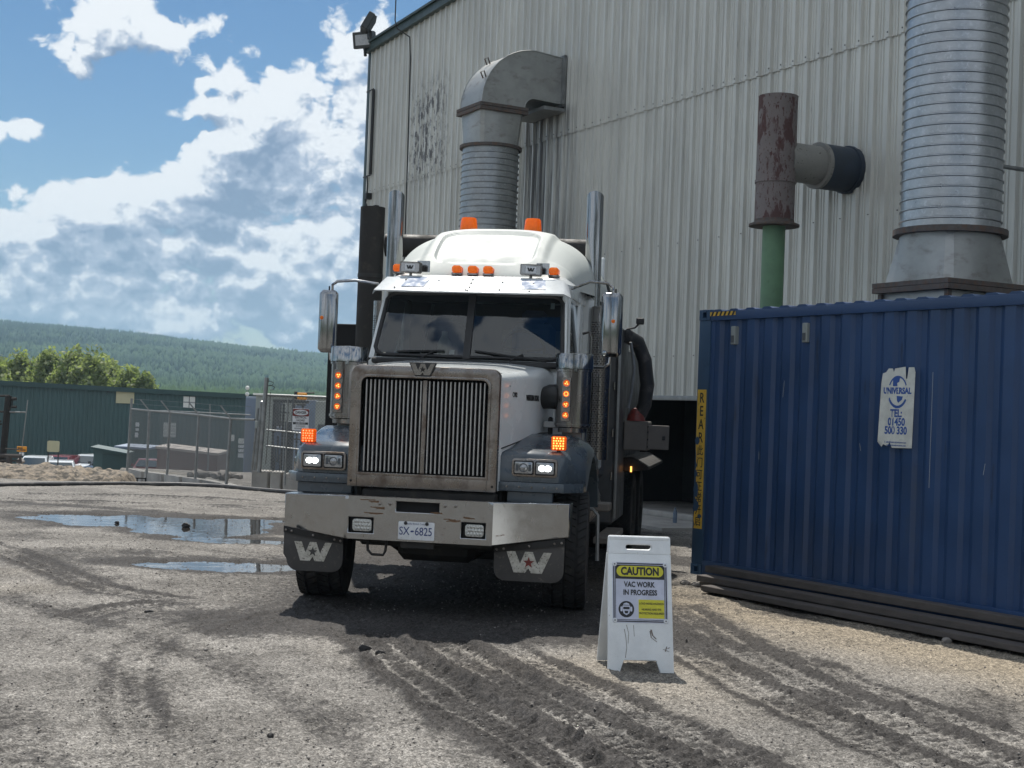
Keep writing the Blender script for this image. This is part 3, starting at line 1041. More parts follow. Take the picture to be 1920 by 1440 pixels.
def make_hill():
    ys = np.linspace(430, 4200, 110)
    xs = np.linspace(-.75, .45, 150)
    S_, Y = np.meshgrid(xs, ys)
    X = S_ * Y
    Z = hill_z(X, Y)
    co = np.stack([X, Y, Z], -1).reshape(-1, 3)
    n1_ = X.shape[1]
    i = np.arange(X.shape[0] - 1)[:, None] * n1_ + np.arange(n1_ - 1)[None, :]
    quads = np.stack([i, i + 1, i + n1_ + 1, i + n1_], -1).reshape(-1, 4)
    me = np_mesh('hill', co, quads, None, mat('forest_floor', (.030, .050, .025), .95, 0, .3, .01))
    link('hill', me, kind='structure')
    # trees
    n = 66000
    Y = np.sqrt(RNG.uniform(480 ** 2, 3150 ** 2, n))
    Y = np.where(RNG.random(n) < .35, RNG.uniform(480, 1500, n), Y)
    X = RNG.uniform(-.43, -.05, n) * Y
    keepm = RNG.random(n) < (.55 + .45 * sstep(fbm(X, Y, .004, 3, .5, 210), -.6, .5))
    X, Y = X[keepm], Y[keepm]
    n = len(X)
    Z = hill_z(X, Y)
    dec = sstep(fbm(X, Y, .0035, 3, .6, 220) + RNG.normal(0, .35, n), -.25, .45)      # broadleaf share
    h = (8 + 7 * RNG.random(n)) * (1 - .15 * dec)
    w = np.where(dec > .5, h * .34, h * .17) * RNG.uniform(.8, 1.25, n)
    # 5-sided crown: bottom ring, middle ring, tip
    k = 5
    a = (np.arange(k) * 2 * pi / k)[None, :] + RNG.uniform(0, 6, n)[:, None]
    j1 = RNG.uniform(.75, 1.2, (n, k))
    r1 = np.where(dec > .5, .75, 1.0)[:, None] * w[:, None] * j1
    r2 = np.where(dec > .5, 1.0, .55)[:, None] * w[:, None] * RNG.uniform(.8, 1.2, (n, k))
    ring1 = np.stack([X[:, None] + r1 * np.cos(a), Y[:, None] + r1 * np.sin(a), Z[:, None] + 0 * a - .5], -1)
    ring2 = np.stack([X[:, None] + r2 * np.cos(a + .3), Y[:, None] + r2 * np.sin(a + .3), (Z + h * .5)[:, None] + 0 * a], -1)
    tip = np.stack([X, Y, Z + h], -1)[:, None, :]
    co = np.concatenate([ring1, ring2, tip], 1).reshape(-1, 3)
    q = []
    t = []
    for j in range(k):
        q.append((j, (j + 1) % k, k + (j + 1) % k, k + j))
        t.append((k + j, k + (j + 1) % k, 2 * k))
    q = (np.array(q)[None] + (np.arange(n) * (2 * k + 1))[:, None, None]).reshape(-1, 4)
    t = (np.array(t)[None] + (np.arange(n) * (2 * k + 1))[:, None, None]).reshape(-1, 3)
    me = np_mesh('hill_forest', co, q, t)
    at_ = me.attributes.new('tone', 'FLOAT', 'POINT')
    tone = np.clip(dec * .7 + RNG.uniform(-.2, .4, n), 0, 1)
    at_.data.foreach_set('value', np.repeat(tone, 2 * k + 1).astype(np.float32))
    m = D.materials.new('forest_leaves')
    m.use_nodes = True
    S = NT(m.node_tree)
    b = m.node_tree.nodes['Principled BSDF']
    f = S.n('ShaderNodeAttribute', attribute_name='tone').outputs['Fac']
    S.put(b.inputs['Base Color'], S.mix(f, (.014, .036, .024, 1), (.045, .085, .040, 1)))
    b.inputs['Roughness'].default_value = .9
    b.inputs['Specular IOR Level'].default_value = .1
    me.materials.append(m)
    link('hill_forest', me, kind='stuff', label='mixed forest of conifers and broadleaf trees covering the far hillside')


make_hill()


def added_ridge():
    """unseen wooded ridge added behind the camera to darken the chrome reflections"""
    a = np.linspace(R(100), R(440), 170)
    k = np.linspace(0, 1, 16)
    A, K = np.meshgrid(a, k)
    d = 130 + 420 * K
    X = d * np.sin(A)
    Y = d * np.cos(A)
    keep = 1 - sstep(Y, -20, 60)
    Z = HZ * 0 - 1.2 + (26 + 9 * np.sin(A * 5) + fbm(X, Y, .02, 3, .5, 401) * 9) * sstep(K, 0, .8) * keep + fbm(X, Y, .15, 3, .6, 402) * 1.5 * keep * sstep(K, 0, .2)
    co = np.stack([X, Y, Z], -1).reshape(-1, 3)
    n1_ = len(a)
    sel = (A > R(95)) & (A < R(265))
    i = np.arange(len(k) - 1)[:, None] * n1_ + np.arange(n1_ - 1)[None, :]
    ok = (A[:-1, :-1] > R(100)) & (A[:-1, :-1] < R(262))
    i = i[ok]
    q = np.stack([i, i + 1, i + n1_ + 1, i + n1_], -1).reshape(-1, 4)
    link('hill', np_mesh('hill', co, q, None, mat('added_ridge_wood', (.028, .045, .020), .95, 0, .5, .25)), kind='structure')  # the added ridge, not part of the far hill


added_ridge()


# ------------------------------------------------------------------ trees behind the green building
def leaf_mat():
    m = D.materials.new('poplar_leaves')
    m.use_nodes = True
    S = NT(m.node_tree)
    b = m.node_tree.nodes['Principled BSDF']
    f = S.n('ShaderNodeAttribute', attribute_name='tone').outputs['Fac']
    S.put(b.inputs['Base Color'], S.mix(f, (.15, .18, .09, 1), (.42, .45, .26, 1)))
    b.inputs['Roughness'].default_value = .7
    tr = S.n('ShaderNodeBsdfTranslucent')
    S.put(tr.inputs[0], S.mix(f, (.16, .24, .05, 1), (.36, .44, .12, 1)))
    mx = S.n('ShaderNodeMixShader')
    mx.inputs[0].default_value = .5
    out = m.node_tree.nodes['Material Output']
    m.node_tree.links.new(b.outputs[0], mx.inputs[1])
    m.node_tree.links.new(tr.outputs[0], mx.inputs[2])
    m.node_tree.links.new(mx.outputs[0], out.inputs[0])
    return m


M['poplar'] = leaf_mat()


def tree(label, x, y, zb, h, w, n=2600, group=None, seed=0, size=.26):
    rg = np.random.default_rng(seed)
    t = thing('poplar_tree', label, 'tree', (x, y, zb), group=group)
    mb = MB()
    mb.tube([(0, 0, 0), (.1, 0, h * .3), (0, .1, h * .6), (.05, 0, h * .92)], [.16, .13, .08, .02], 7)
    for i in range(9):
        a = rg.uniform(0, 6.28)
        z0 = h * rg.uniform(.2, .7)
        l = w * rg.uniform(.5, .9)
        mb.tube([(0, 0, z0), (l * .5 * math.cos(a), l * .5 * math.sin(a), z0 + h * .12), (l * math.cos(a), l * math.sin(a), z0 + h * .26)], [.06, .04, .015], 5)
    mb.obj('trunk', 'bark', t)
    # clumps on an uneven crown
    nc = 70
    ca = rg.uniform(0, 6.28, nc)
    cz = rg.uniform(.12, .97, nc)
    cr_ = w * np.sqrt(rg.uniform(.05, 1, nc)) * np.clip(1 - np.abs((cz - .35) / .68) ** 1.7, 0.04, 1)
    C = np.stack([cr_ * np.cos(ca), cr_ * np.sin(ca), cz * h], -1)
    cs = rg.uniform(.40, .9, nc) * w * .36
    ci = rg.integers(0, nc, n)
    d = rg.normal(0, 1, (n, 3))
    d /= np.linalg.norm(d, axis=1)[:, None]
    P = C[ci] + d * (cs[ci] * rg.uniform(.3, 1.05, n) ** .5)[:, None] * np.array([1, 1, 2.1])
    a1 = rg.normal(0, 1, (n, 3))
    a1 /= np.linalg.norm(a1, axis=1)[:, None]
    a2 = np.cross(a1, rg.normal(0, 1, (n, 3)))
    a2 /= np.linalg.norm(a2, axis=1)[:, None]
    s = size * rg.uniform(.6, 1.3, n)[:, None]
    co = np.stack([P - a1 * s, P + a2 * s * .6, P + a1 * s, P - a2 * s * .6], 1).reshape(-1, 3)
    q = (np.arange(4)[None] + (np.arange(n) * 4)[:, None])
    me = np_mesh('crown', co, q, None, 'poplar', smooth=False)
    at_ = me.attributes.new('tone', 'FLOAT', 'POINT')
    tone = np.clip(rg.uniform(0, 1, nc)[ci] * .6 + rg.uniform(0, .5, n), 0, 1)
    at_.data.foreach_set('value', np.repeat(tone, 4).astype(np.float32))
    link('crown', me, t)


tl = [(-20, 672, 2.6, 'leftmost poplar behind the green building, cut off by the picture edge'),
      (38, 668, 2.7, 'broad poplar behind the left end of the green building roof'),
      (100, 658, 2.9, 'tallest leafy poplar behind the green building'),
      (140, 661, 2.4, 'slim poplar just right of the tallest one above the green roof'),
      (172, 664, 2.6, 'round topped poplar in the middle of the row above the green roof'),
      (208, 676, 2.4, 'poplar lower than its neighbours above the beige wall panel'),
      (240, 690, 2.2, 'short poplar near the right end of the row behind the green building'),
      (266, 706, 1.9, 'lowest bushy poplar at the right end of the row')]
for i, (px, py, w, lb) in enumerate(tl):
    Y = 146 + 5 * ((i * 3) % 4)
    p = at(px, py, Y)
    zb = HZ + .1
    tree(lb, p.x, Y, zb, (p.z - zb) * .91, w * 1.5, 9000, 'poplars behind the green building', 40 + i)

# ------------------------------------------------------------------ industrial building with corrugated wall
UD = Vector((.4717, -.8818, 0))
ND = Vector((-.8818, -.4717, 0))
KB = Vector((-3.509, 37.37, 0))
WROT = math.atan2(UD.y, UD.x)


def wall_pt(u, o, z):
    return KB + UD * u + ND * o + Vector((0, 0, z))


U0, U1 = -1.25, 29.0
bld = thing('industrial_building', 'tall grey corrugated steel building with dark green roof edge behind the truck', 'building', KB, WROT)


def roof_z(u):
    return 11.37 + (u - U0) * .036


# cladding sheets: local x along the wall, -y outwards
RIB = .305
SHW = RIB * 3


def sheet_mesh(z0, z1, slope=0.):
    prof = []
    for k in range(3):
        b = k * RIB
        prof += [(b, 0), (b + .055, -.0), (b + .075, -.046), (b + .130, -.046), (b + .150, 0), (b + .190, 0), (b + .200, -.014), (b + .215, -.014), (b + .225, 0), (b + .250, 0), (b + .260, -.014), (b + .275, -.014), (b + .285, 0)]
    prof.append((SHW, 0))
    n = len(prof)
    vs = [(x, y, z0) for x, y in prof] + [(x, y, z1 + slope * x) for x, y in prof]
    vs += [(x, y + .003, z0) for x, y in prof] + [(x, y + .003, z1 + slope * x) for x, y in prof]
    fs = [(i, i + 1, n + i + 1, n + i) for i in range(n - 1)] + [(2 * n + i + 1, 2 * n + i, 3 * n + i, 3 * n + i + 1) for i in range(n - 1)]
    mb = MB()
    mb.add(vs, fs)
    return mb


low = sheet_mesh(2.20, 7.50).mesh('cladding_sheet', 'clad', 0, 20)
upm = sheet_mesh(0, 3.82, .036).mesh('cladding_sheet', 'clad', 0, 20)
ns = int((U1 - U0) / SHW)
for i in range(ns):
    u = U0 + .04 + i * SHW
    o = link('cladding_sheet', low, bld)
    o.location = (u, 0, 0)
    o = link('cladding_sheet', upm, bld)
    o.location = (u, -.022, 7.46)
    o.scale = (1, 1, (3.86 + (u - U0) * .036) / 3.82)
# screws along the seam and the rails
mb = MB()
for zz in (7.53,):
    for i in range(ns * 3):
        u = U0 + .04 + i * RIB + .105
        if zz > 7 or True:
            mb.box(u - .009, u + .009, -.074, -.044, zz - .010, zz + .010)
for i in range(0, ns * 3, 2):
    u = U0 + .04 + i * RIB + .105
    for zz in (4.9, 9.4, 2.9):
        mb.box(u - .007, u + .007, -.060, -.044, zz - .007, zz + .007)
mb.obj('cladding_screws', 'black', bld, kind='stuff')
# corner trim, roof trim, gutter line
MB().box(U0 - .10, U0 + .06, -.06, .15, 2.15, 11.40).obj('corner_trim', 'trim', bld, .008)
mb = MB()
mb.prism([(U0 - .10, 11.28), (U1, 11.28 + (U1 - U0) * .036), (U1, 11.48 + (U1 - U0) * .036), (U0 - .10, 11.48)], -.17, .0)
mb.obj('roof_edge_trim', 'trim', bld, .01)
mb = MB()
mb.prism([(U0 - .14, 11.482), (U1, 11.482 + (U1 - U0) * .036), (U1, 11.54 + (U1 - U0) * .036), (U0 - .14, 11.54)], -.22, 14.)
mb.obj('roof', 'trim', bld)
# the other walls
MB().box(U0 + .0, U0 + .08, .15, 14, 0, 11.4).obj('end_wall', 'clad', bld)
MB().box(U0, U1, 13.9, 14, 0, 11.6).obj('back_wall', 'clad', bld)
# plinth and doorway
DU0, DU1 = 9.6, 15.2
mb = MB()
mb.box(U0 + .02, DU0, -.02, .25, 0, 2.19)
mb.box(DU1, U1, -.02, .25, 0, 2.19)
mb.obj('plinth', 'concrete', bld)
MB().box(DU0, DU1, -.05, .14, 2.12, 2.20).obj('door_lintel', 'steel_post', bld, .006)
mb = MB()
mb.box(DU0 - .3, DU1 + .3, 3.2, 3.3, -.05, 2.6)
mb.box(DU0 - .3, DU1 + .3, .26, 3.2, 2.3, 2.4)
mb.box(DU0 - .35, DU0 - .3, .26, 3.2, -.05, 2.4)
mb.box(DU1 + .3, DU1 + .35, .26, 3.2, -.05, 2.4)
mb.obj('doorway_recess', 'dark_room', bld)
MB().box(DU0 - .3, DU1 + .3, -1.5, 3.2, -.12, .05).obj('concrete_apron', 'concrete', bld, .02)
MB().box(DU0, DU1, -.12, .10, .05, .15).obj('door_sill', 'concrete', bld, .02)
# conduit, cable and coil near the corner
mb = MB()
mb.tube([(U0 + .52, -.12, 10.2), (U0 + .52, -.12, 7.95)], .045, 8)
mb.tube([(U0 + .05, -.12, 10.22), (U0 + .52, -.12, 10.22)], .02, 6)
mb.tube([(U0 + .05, -.12, 7.93), (U0 + .52, -.12, 7.93)], .02, 6)
mb.obj('conduit', 'black', bld)
mb = MB()
mb.tube([(U0 + .25, -.1, 7.93), (U0 + .42, -.14, 7.7), (U0 + .45, -.16, 7.45), (U0 + .38, -.16, 7.2), (U0 + .6, -.16, 6.98), (U0 + .95, -.14, 7.02)], .022, 6)
mb.box(U0 + .36, U0 + .50, -.2, -.04, 7.30, 7.46)
mb.box(U0 + .88, U0 + 1.02, -.16, -.04, 6.95, 7.08)
mb.obj('cable_coil', 'black', bld)
mb = MB()
mb.tube([(1.24, -.42, 12.6), (1.24, -.42, 11.55), (1.26, -.36, 11.35), (1.42, -.08, 11.15), (1.47, -.06, 10.6), (1.55, -.06, 7.6), (1.62, -.06, 4.0)], .017, 6)
mb.obj('downlead_cable', 'black', bld)


# flood lights on the corner
def floodlight(label, u, o_, z, yaw, tilt, sc=1.):
    t = thing('floodlight', label, 'floodlight', wall_pt(u, o_, z), WROT, 'floodlights at the roof corner')
    rot = Matrix.Rotation(yaw, 3, 'Z') @ Matrix.Rotation(tilt, 3, 'X')
    mb = MB()
    mb.box(-.27 * sc, .27 * sc, -.09, .09, -.19 * sc, .19 * sc, .02)
    for k in range(9):
        x = (-.24 + .06 * k) * sc
        mb.box(x - .008, x + .008, .09, .15, -.17 * sc, .17 * sc)
    mb.v = [tuple(rot @ Vector(v)) for v in mb.v]
    mb.obj('housing', 'floodlight', t)
    mb = MB()
    mb.box(-.19 * sc, .19 * sc, -.10, -.088, -.12 * sc, .12 * sc, .004)
    mb.v = [tuple(rot @ Vector(v)) for v in mb.v]
    mb.obj('lens', 'flood_lens', t)
    mb = MB()
    mb.tube([(0, .02, -.12 * sc), (.02, .02, -.32), (.10, .0, -.44)], .03, 7)
    mb.obj('bracket', 'floodlight', t)
    return t


floodlight('upper floodlight tilted down on the roof corner, its lens showing', -.90, .30, 11.98, R(-20), R(-28), 1.25)
floodlight('lower floodlight with finned back below the other on the roof corner', -1.20, .26, 11.60, R(35), R(12), 1.15)
mb = MB()
mb.tube([(-1.30, -.15, 11.2), (-1.33, -.28, 11.75), (-1.33, -.3, 12.0)], .035, 7)
mb.tube([(-1.62, -.3, 11.62), (-1.10, -.3, 11.72)], .03, 7)
mb.obj('floodlight_bracket', 'floodlight', bld)


# elbow duct
def ribbed(mb, c, r, z0, z1, pitch, dr=.022):
    prof = []
    n = int((z1 - z0) / pitch)
    for i in range(n):
        z = z0 + i * pitch
        prof += [(r, z), (r, z + pitch * .78), (r + dr, z + pitch * .84), (r + dr, z + pitch * .93), (r - .004, z + pitch)]
    prof.append((r, z1))
    mb.lathe(prof, c, 'Z', 56)


dz_u, dz_o = 8.80, 1.42
duct = thing('elbow_duct', 'grey ribbed exhaust duct with a square elbow into the wall, behind the truck cab', 'duct', wall_pt(dz_u, dz_o, 0), WROT)
mb = MB()
ribbed(mb, (0, 0, 0), .565, .0, 7.06, .120)
mb.obj('ribbed_pipe', 'galv', duct, 0, 25)
MB().lathe([(.57, 7.06), (.63, 7.06), (.63, 7.12), (.57, 7.12)], n=40, closed=True).obj('collar', 'rust_flange', duct)
HS = .48
mb = MB()
ring0 = []
ring1 = []
nn_ = 40
for i in range(nn_):
    t = 2 * pi * (i + .5) / nn_
    ring0.append((.56 * math.cos(t), .56 * math.sin(t), 7.12))
    k = HS / max(abs(math.cos(t)), abs(math.sin(t)))
    ring1.append((k * math.cos(t), k * math.sin(t), 7.76))
mb.loft([ring0, ring1])
mb.obj('transition_piece', 'duct_sheet', duct, 0, 25)
mb = MB()
mb.frame([(-.54, -.54), (.54, -.54), (.54, .54), (-.54, .54)], [(-HS, -HS), (HS, -HS), (HS, HS), (-HS, HS)], 7.76, 7.83, 'XZ')
mb.v = [(v[0], v[2], v[1]) for v in mb.v]
mb.frame([(-.54, -.54), (.54, -.54), (.54, .54), (-.54, .54)], [(-HS, -HS), (HS, -HS), (HS, HS), (-HS, HS)], 7.84, 7.90, 'XZ')
h_ = len(mb.v) // 2
mb.v = mb.v[:h_] + [(v[0], v[2], v[1]) for v in mb.v[h_:]]
mb.obj('square_flange', 'rust_flange', duct)
# elbow: rectangular section swept in the plane (out, z); outer radius big, inner radius small
mb = MB()
outer = []
inner = []
cz, cy = 7.90, .70          # centre of the bend, local y (towards the wall is +y)
Ro, Ri = .70 + HS, .70 - HS
K_ = 14
for i in range(K_ + 1):
    a = pi / 2 * i / K_
    outer.append((cy - Ro * math.cos(a), cz + .28 * math.sin(a) * 0 + Ro * math.sin(a)))
    inner.append((cy - Ri * math.cos(a), cz + Ri * math.sin(a)))
outer += [(1.42, cz + Ro - .06)]
inner += [(1.42, cz + Ri - .03)]
rings = []
for (po, pi_) in zip(outer, inner):
    rings.append([(-HS, po[0], po[1]), (HS, po[0], po[1]), (HS, pi_[0], pi_[1]), (-HS, pi_[0], pi_[1])])
mb.loft(rings)
mb.obj('elbow', 'duct_sheet', duct, 0, 40)
mb = MB()
for x in (-HS, HS):      # standing seams on both edges
    pts = [(x, p[0], p[1]) for p in outer]
    mb.tube(pts, .014, 6)
    mb.tube([(x, p[0], p[1]) for p in inner], .012, 6)
mb.obj('seam', 'duct_sheet', duct)
mb = MB()
zt, zb_ = cz + Ro - .06, cz + Ri - .03
for (z0, z1, x0, x1) in ((zt, zt + .06, -HS - .1, HS + .1), (zb_ - .07, zb_, -HS - .1, HS + .1), (zb_ - .07, zt + .06, -HS - .1, -HS), (zb_ - .07, zt + .06, HS, HS + .1)):
    mb.box(x0, x1, 1.30, 1.36, z0, z1)
mb.box(-HS - .3, HS + .15, .85, 1.34, zb_ - .18, zb_ - .11)
mb.obj('wall_flange', 'steel_post', duct)
mb = MB()
for (x, q_) in ((.3, 4), (-.2, 8)):
    p_ = outer[q_]
    mb.tube([(x, p_[0] - .02, p_[1]), (x, p_[0] - .08, p_[1] + .12), (x + .05, p_[0] - .03, p_[1] + .14), (x + .05, p_[0] + .02, p_[1] + .02)], .015, 6)
mb.obj('lifting_eye', 'rust_flange', duct)

# big ribbed duct at the right
d2 = thing('large_duct', 'bright galvanised ribbed duct rising behind the blue container at the right edge', 'duct', wall_pt(22.02, 2.0, 0), WROT)
mb = MB()
ribbed(mb, (0, 0, 0), .575, 4.12, 13.0, .120, .018)
mb.obj('ribbed_pipe', 'galv2', d2, 0, 25)
MB().lathe([(.58, 4.06), (.66, 4.06), (.66, 4.13), (.58, 4.13)], n=40, closed=True).obj('collar', 'rust_flange', d2)
mb = MB()
ring0 = []
ring1 = []
HS2 = .55
for i in range(nn_):
    t = 2 * pi * (i + .5) / nn_
    ring0.append((.575 * math.cos(t), .575 * math.sin(t), 4.06))
    k = HS2 / max(abs(math.cos(t)), abs(math.sin(t)))
    ring1.append((k * math.cos(t), k * math.sin(t), 3.50))
mb.loft([ring1, ring0])
mb.obj('transition_piece', 'duct_sheet', d2, 0, 25)
mb = MB()
for z0, z1 in ((3.38, 3.44), (3.445, 3.50)):
    k_ = len(mb.v)
    mb.frame([(-.62, -.62), (.62, -.62), (.62, .62), (-.62, .62)], [(-.53, -.53), (.53, -.53), (.53, .53), (-.53, .53)], z0, z1, 'XZ')
    mb.v = mb.v[:k_] + [(v[0], v[2], v[1]) for v in mb.v[k_:]]
mb.obj('square_flange', 'rust_flange', d2)
MB().box(-.53, .53, -.53, .53, 0, 3.38).obj('square_base', 'duct_sheet', d2, .01)
mb = MB()
for sx in (-1, 1):
    for sy in (-1, 1):
        mb.box(sx * .54 - .03, sx * .54 + .03, sy * .54 - .03, sy * .54 + .03, 0, 3.37)
mb.obj('corner_angle', 'rust_flange', d2)
for z in (8.2, 5.0):
    MB().tube([(0, .55, z), (0, 2.0, z)], .03, 6).obj('wall_stay', 'steel_post', d2)

# peeling T shaped vent pipe
tp = thing('vent_pipe', 'peeling rusty tee shaped vent pipe standing on a green pipe against the wall', 'vent pipe', wall_pt(17.93, 1.39, 0), WROT)
MB().lathe([(.26, 4.66), (.285, 4.66), (.285, 6.52), (.29, 6.54), (.26, 6.54), (.26, 4.66)], n=32).obj('outer_pipe', 'rust_pipe', tp)
mb = MB()
mb.lathe([(.17, 4.64), (.365, 4.64), (.365, 4.67), (.29, 4.70), (.285, 4.74)], n=32)
mb.obj('bottom_flange', 'rust_flange', tp)
MB().lathe([(.30, 5.27), (.30, 5.31)], n=32).obj('band', 'rust_pipe', tp)
MB().lathe([(.165, 0), (.165, 4.66)], n=24).obj('lower_pipe', 'green_pipe', tp)
mb = MB()
mb.cyl((0, .12, 5.62), (0, .78, 5.62), .285, n=32)
mb.cyl((0, .74, 5.62), (0, .80, 5.62), .345, n=32)
mb.obj('side_branch', 'pipe_grey', tp)
mb = MB()
mb.cyl((0, .80, 5.62), (0, 1.39, 5.62), .335, n=32)
mb.cyl((0, 1.30, 5.62), (0, 1.38, 5.62), .36, n=32)
mb.obj('wall_sleeve', 'blue_rubber', tp)

# little bottle on the apron
p = at(1265, 985, 24.2)
bt = MB().lathe([(.0, 0), (.033, 0), (.036, .02), (.036, .16), (.030, .19), (.014, .23), (.014, .255), (0, .255)], n=16)
bt = bt.obj('bottle', 'bottle', None, label='small clear plastic bottle standing by the dark doorway beside the container', category='bottle')
bt.location = (p.x, 24.2, .05)

# ------------------------------------------------------------------ shipping container
CD = Vector((.53417, -.84538, 0))
CO = Vector((2.038, 15.848, 0))
CROT = math.atan2(CD.y, CD.x)
CZ = .10
CH = 2.896
CL = 12.19
CW = 2.44
ct = thing('shipping_container', 'dark blue shipping container at the right with torn white sticker and yellow strip', 'container', (CO.x, CO.y, CZ), CROT)
# corrugated side: one part per pressed panel bay
per = .2755


def corr(n, z0, z1):
    prof = []
    for k in range(n):
        b = k * per
        prof += [(b, 0), (b + .07, 0), (b + .105, .036), (b + .17, .036), (b + .205 + .03, 0)]
    prof.append((n * per, 0))
    vs = [(x, y, z0) for x, y in prof] + [(x, y, z1) for x, y in prof]
    m_ = len(prof)
    vs += [(x, y + .004, z) for x, y, z in vs]
    fs = [(i, i + 1, m_ + i + 1, m_ + i) for i in range(m_ - 1)] + [(2 * m_ + i + 1, 2 * m_ + i, 3 * m_ + i, 3 * m_ + i + 1) for i in range(m_ - 1)]
    return MB().add(vs, fs)


me = corr(4, .16, CH - .12).mesh('side_panel', 'container', 0, 20)
for i in range(10):
    o = link('side_panel', me, ct)
    o.location = (.26 + i * 4 * per, .018, 0)
MB().box(.0, .19, -.0, .16, .118, CH - .118).obj('corner_post', 'container_post', ct, .012)
MB().box(.19, .262, .012, .05, .16, CH - .11).obj('post_web', 'container', ct, .004)
MB().box(CL - .19, CL, 0, .16, .118, CH - .118).obj('corner_post', 'container_post', ct, .012)
MB().box(.19, CL - .19, -.004, .06, CH - .125, CH - .03).obj('top_rail', 'container', ct, .008)
MB().box(.19, CL - .19, -.004, .08, .0, .165).obj('bottom_rail', 'container', ct, .008)
for x in (0, CL - .178):
    for z in (0, CH - .118):
        bz = MB()
        # casting with its oval hole: four bars round the opening
        bz.box(x, x + .055, -.006, .16, z, z + .118, .004)
        bz.box(x + .120, x + .178, -.006, .16, z, z + .118, .004)
        bz.box(x + .055, x + .120, -.006, .16, z, z + .030)
        bz.box(x + .055, x + .120, -.006, .16, z + .088, z + .118)
        bz.box(x + .055, x + .120, .05, .16, z + .03, z + .088)
        bz.obj('corner_casting', 'container_post', ct)
# roof: shallow waves
mb = MB()
pts = []
for k in range(int((CL - .2) / .26)):
    b = .12 + k * .26
    pts += [(b, CH - .022), (b + .10, CH - .022), (b + .13, CH - .004), (b + .22, CH - .004)]
pts2 = pts + [(CL - .1, CH - .022), (CL - .1, CH - .04), (.12, CH - .04)]
nn2 = len(pts)
vs = [(x, .002, z) for x, z in pts] + [(x, CW - .002, z) for x, z in pts]
mb.add(vs, [(i, i + 1, nn2 + i + 1, nn2 + i) for i in range(nn2 - 1)])
mb.add([(x, .002, z) for x, z in pts] + [(x, .002, CH - .035) for x, z in pts], [(i, i + 1, nn2 + i + 1, nn2 + i) for i in range(nn2 - 1)])
mb.obj('roof_panel', 'container', ct, 0, 20)
mb = MB()
mb.box(.06, CL - .06, CW - .05, CW, .1, CH - .05)
mb.box(.05, .10, .16, CW - .05, .1, CH - .05)
mb.box(CL - .10, CL - .05, .16, CW - .05, .1, CH - .05)
mb.box(.06, CL - .06, .1, CW - .05, .10, .16)
mb.obj('far_walls', 'container', ct)
for k in range(4):
    b = MB().tube([(.02, .35 + k * .58, .15), (.02, .35 + k * .58, CH - .15)], .018, 8)
    b.obj('lock_rod', 'container_post', ct)
# hazard stripes at the top corner
st = MB().box(.185, .60, -.0075, -.0045, CH - .075, CH - .032).obj('hazard_strip', 'yellow', ct)
mb = MB()
for k in range(6):
    x = .20 + k * .068
    mb.prism([(x, CH - .075), (x + .03, CH - .075), (x + .055, CH - .032), (x + .025, CH - .032)], -.0095, -.0078)
mb.obj('black_stripes', 'ink', st)
# vents
for x in (.585, 1.665):
    v_ = MB().box(x - .035, x + .035, -.022, .05, 2.505, 2.70, .006).obj('vent_cover', 'grey_shed', ct)
    MB().box(x - .022, x + .022, -.03, -.022, 2.525, 2.60, .003).obj('vent_hood', 'dark_grey', v_)
# REAR strip
mb = MB()
edge = []
rg = np.random.default_rng(5)
L_ = [(.018 + (.010 if .8 < z < 1.25 else 0) + abs(rg.normal(0, .012)) * (z < 1.35), z) for z in np.linspace(.50, 2.02, 34)]
mb.prism([(.165, .50), (.165, 2.02)] + L_[::-1], -.0035, -.0015)
sr = mb.obj('rear_strip', 'yellow', ct)
for ch, z in zip('REAR', (1.925, 1.78, 1.635, 1.49)):
    put_text(ch, sr, .093, -.0042, z, .155, 'ink', bold=.002, sx=.82)
for ch, z in zip('此门可正常开启', (1.345, 1.215, 1.085, .955, .83, .70, .575)):
    put_text(ch, sr, .093, -.0042, z, .118, 'ink', bold=.0008, sx=.9)
mb = MB()
for (x, z, w_, h_) in ((.04, 1.46, .05, .05), (.045, .93, .045, .10), (.05, .74, .06, .09), (.12, .64, .04, .03), (.03, 1.10, .03, .05)):
    pts = [(x + w_ * (.6 + .4 * rg.random()) * math.cos(t), z + h_ * (.5 + .5 * rg.random()) * math.sin(t)) for t in np.linspace(0, 6.28, 12)[:-1]]
    pts = [(max(.002, a_), b__) for a_, b__ in pts]
    mb.prism(pts, -.0058, -.0046)
mb.obj('torn_patch', 'container_post', sr, kind='stuff')
# torn white sticker with blue print
mb = MB()
mb.prism([(2.68, 1.545), (2.73, 1.50), (2.75, 1.525), (2.80, 1.51), (2.83, 1.545), (2.86, 1.495), (3.10, 1.50), (3.115, 2.20), (3.10, 2.245), (3.035, 2.245), (3.02, 2.14), (3.005, 2.14), (2.995, 2.25),
          (2.87, 2.235), (2.855, 2.20), (2.84, 2.235), (2.79, 2.235), (2.76, 2.20), (2.72, 2.19), (2.705, 2.10)], -.0075, -.005)
stk = mb.obj('torn_sticker', 'sticker', ct)
put_text('UNIVERSAL', stk, 2.905, -.0082, 2.025, .078, 'ink_blue', bold=.0035, sx=.86)
put_text('TEL:', stk, 2.90, -.0082, 1.815, .098, 'ink_blue', bold=.0035, sx=.8)
put_text('01450', stk, 2.905, -.0082, 1.735, .098, 'ink_blue', bold=.0035, sx=.85)
put_text('500 330', stk, 2.90, -.0082, 1.655, .098, 'ink_blue', bold=.0035, sx=.85)
put_text('E. sales@universalcontainers.com', stk, 2.90, -.0082, 1.548, .026, 'ink_blue', sx=.75)
put_text('www.universalcontainers.com', stk, 2.91, -.0082, 1.520, .026, 'ink_blue', sx=.75)


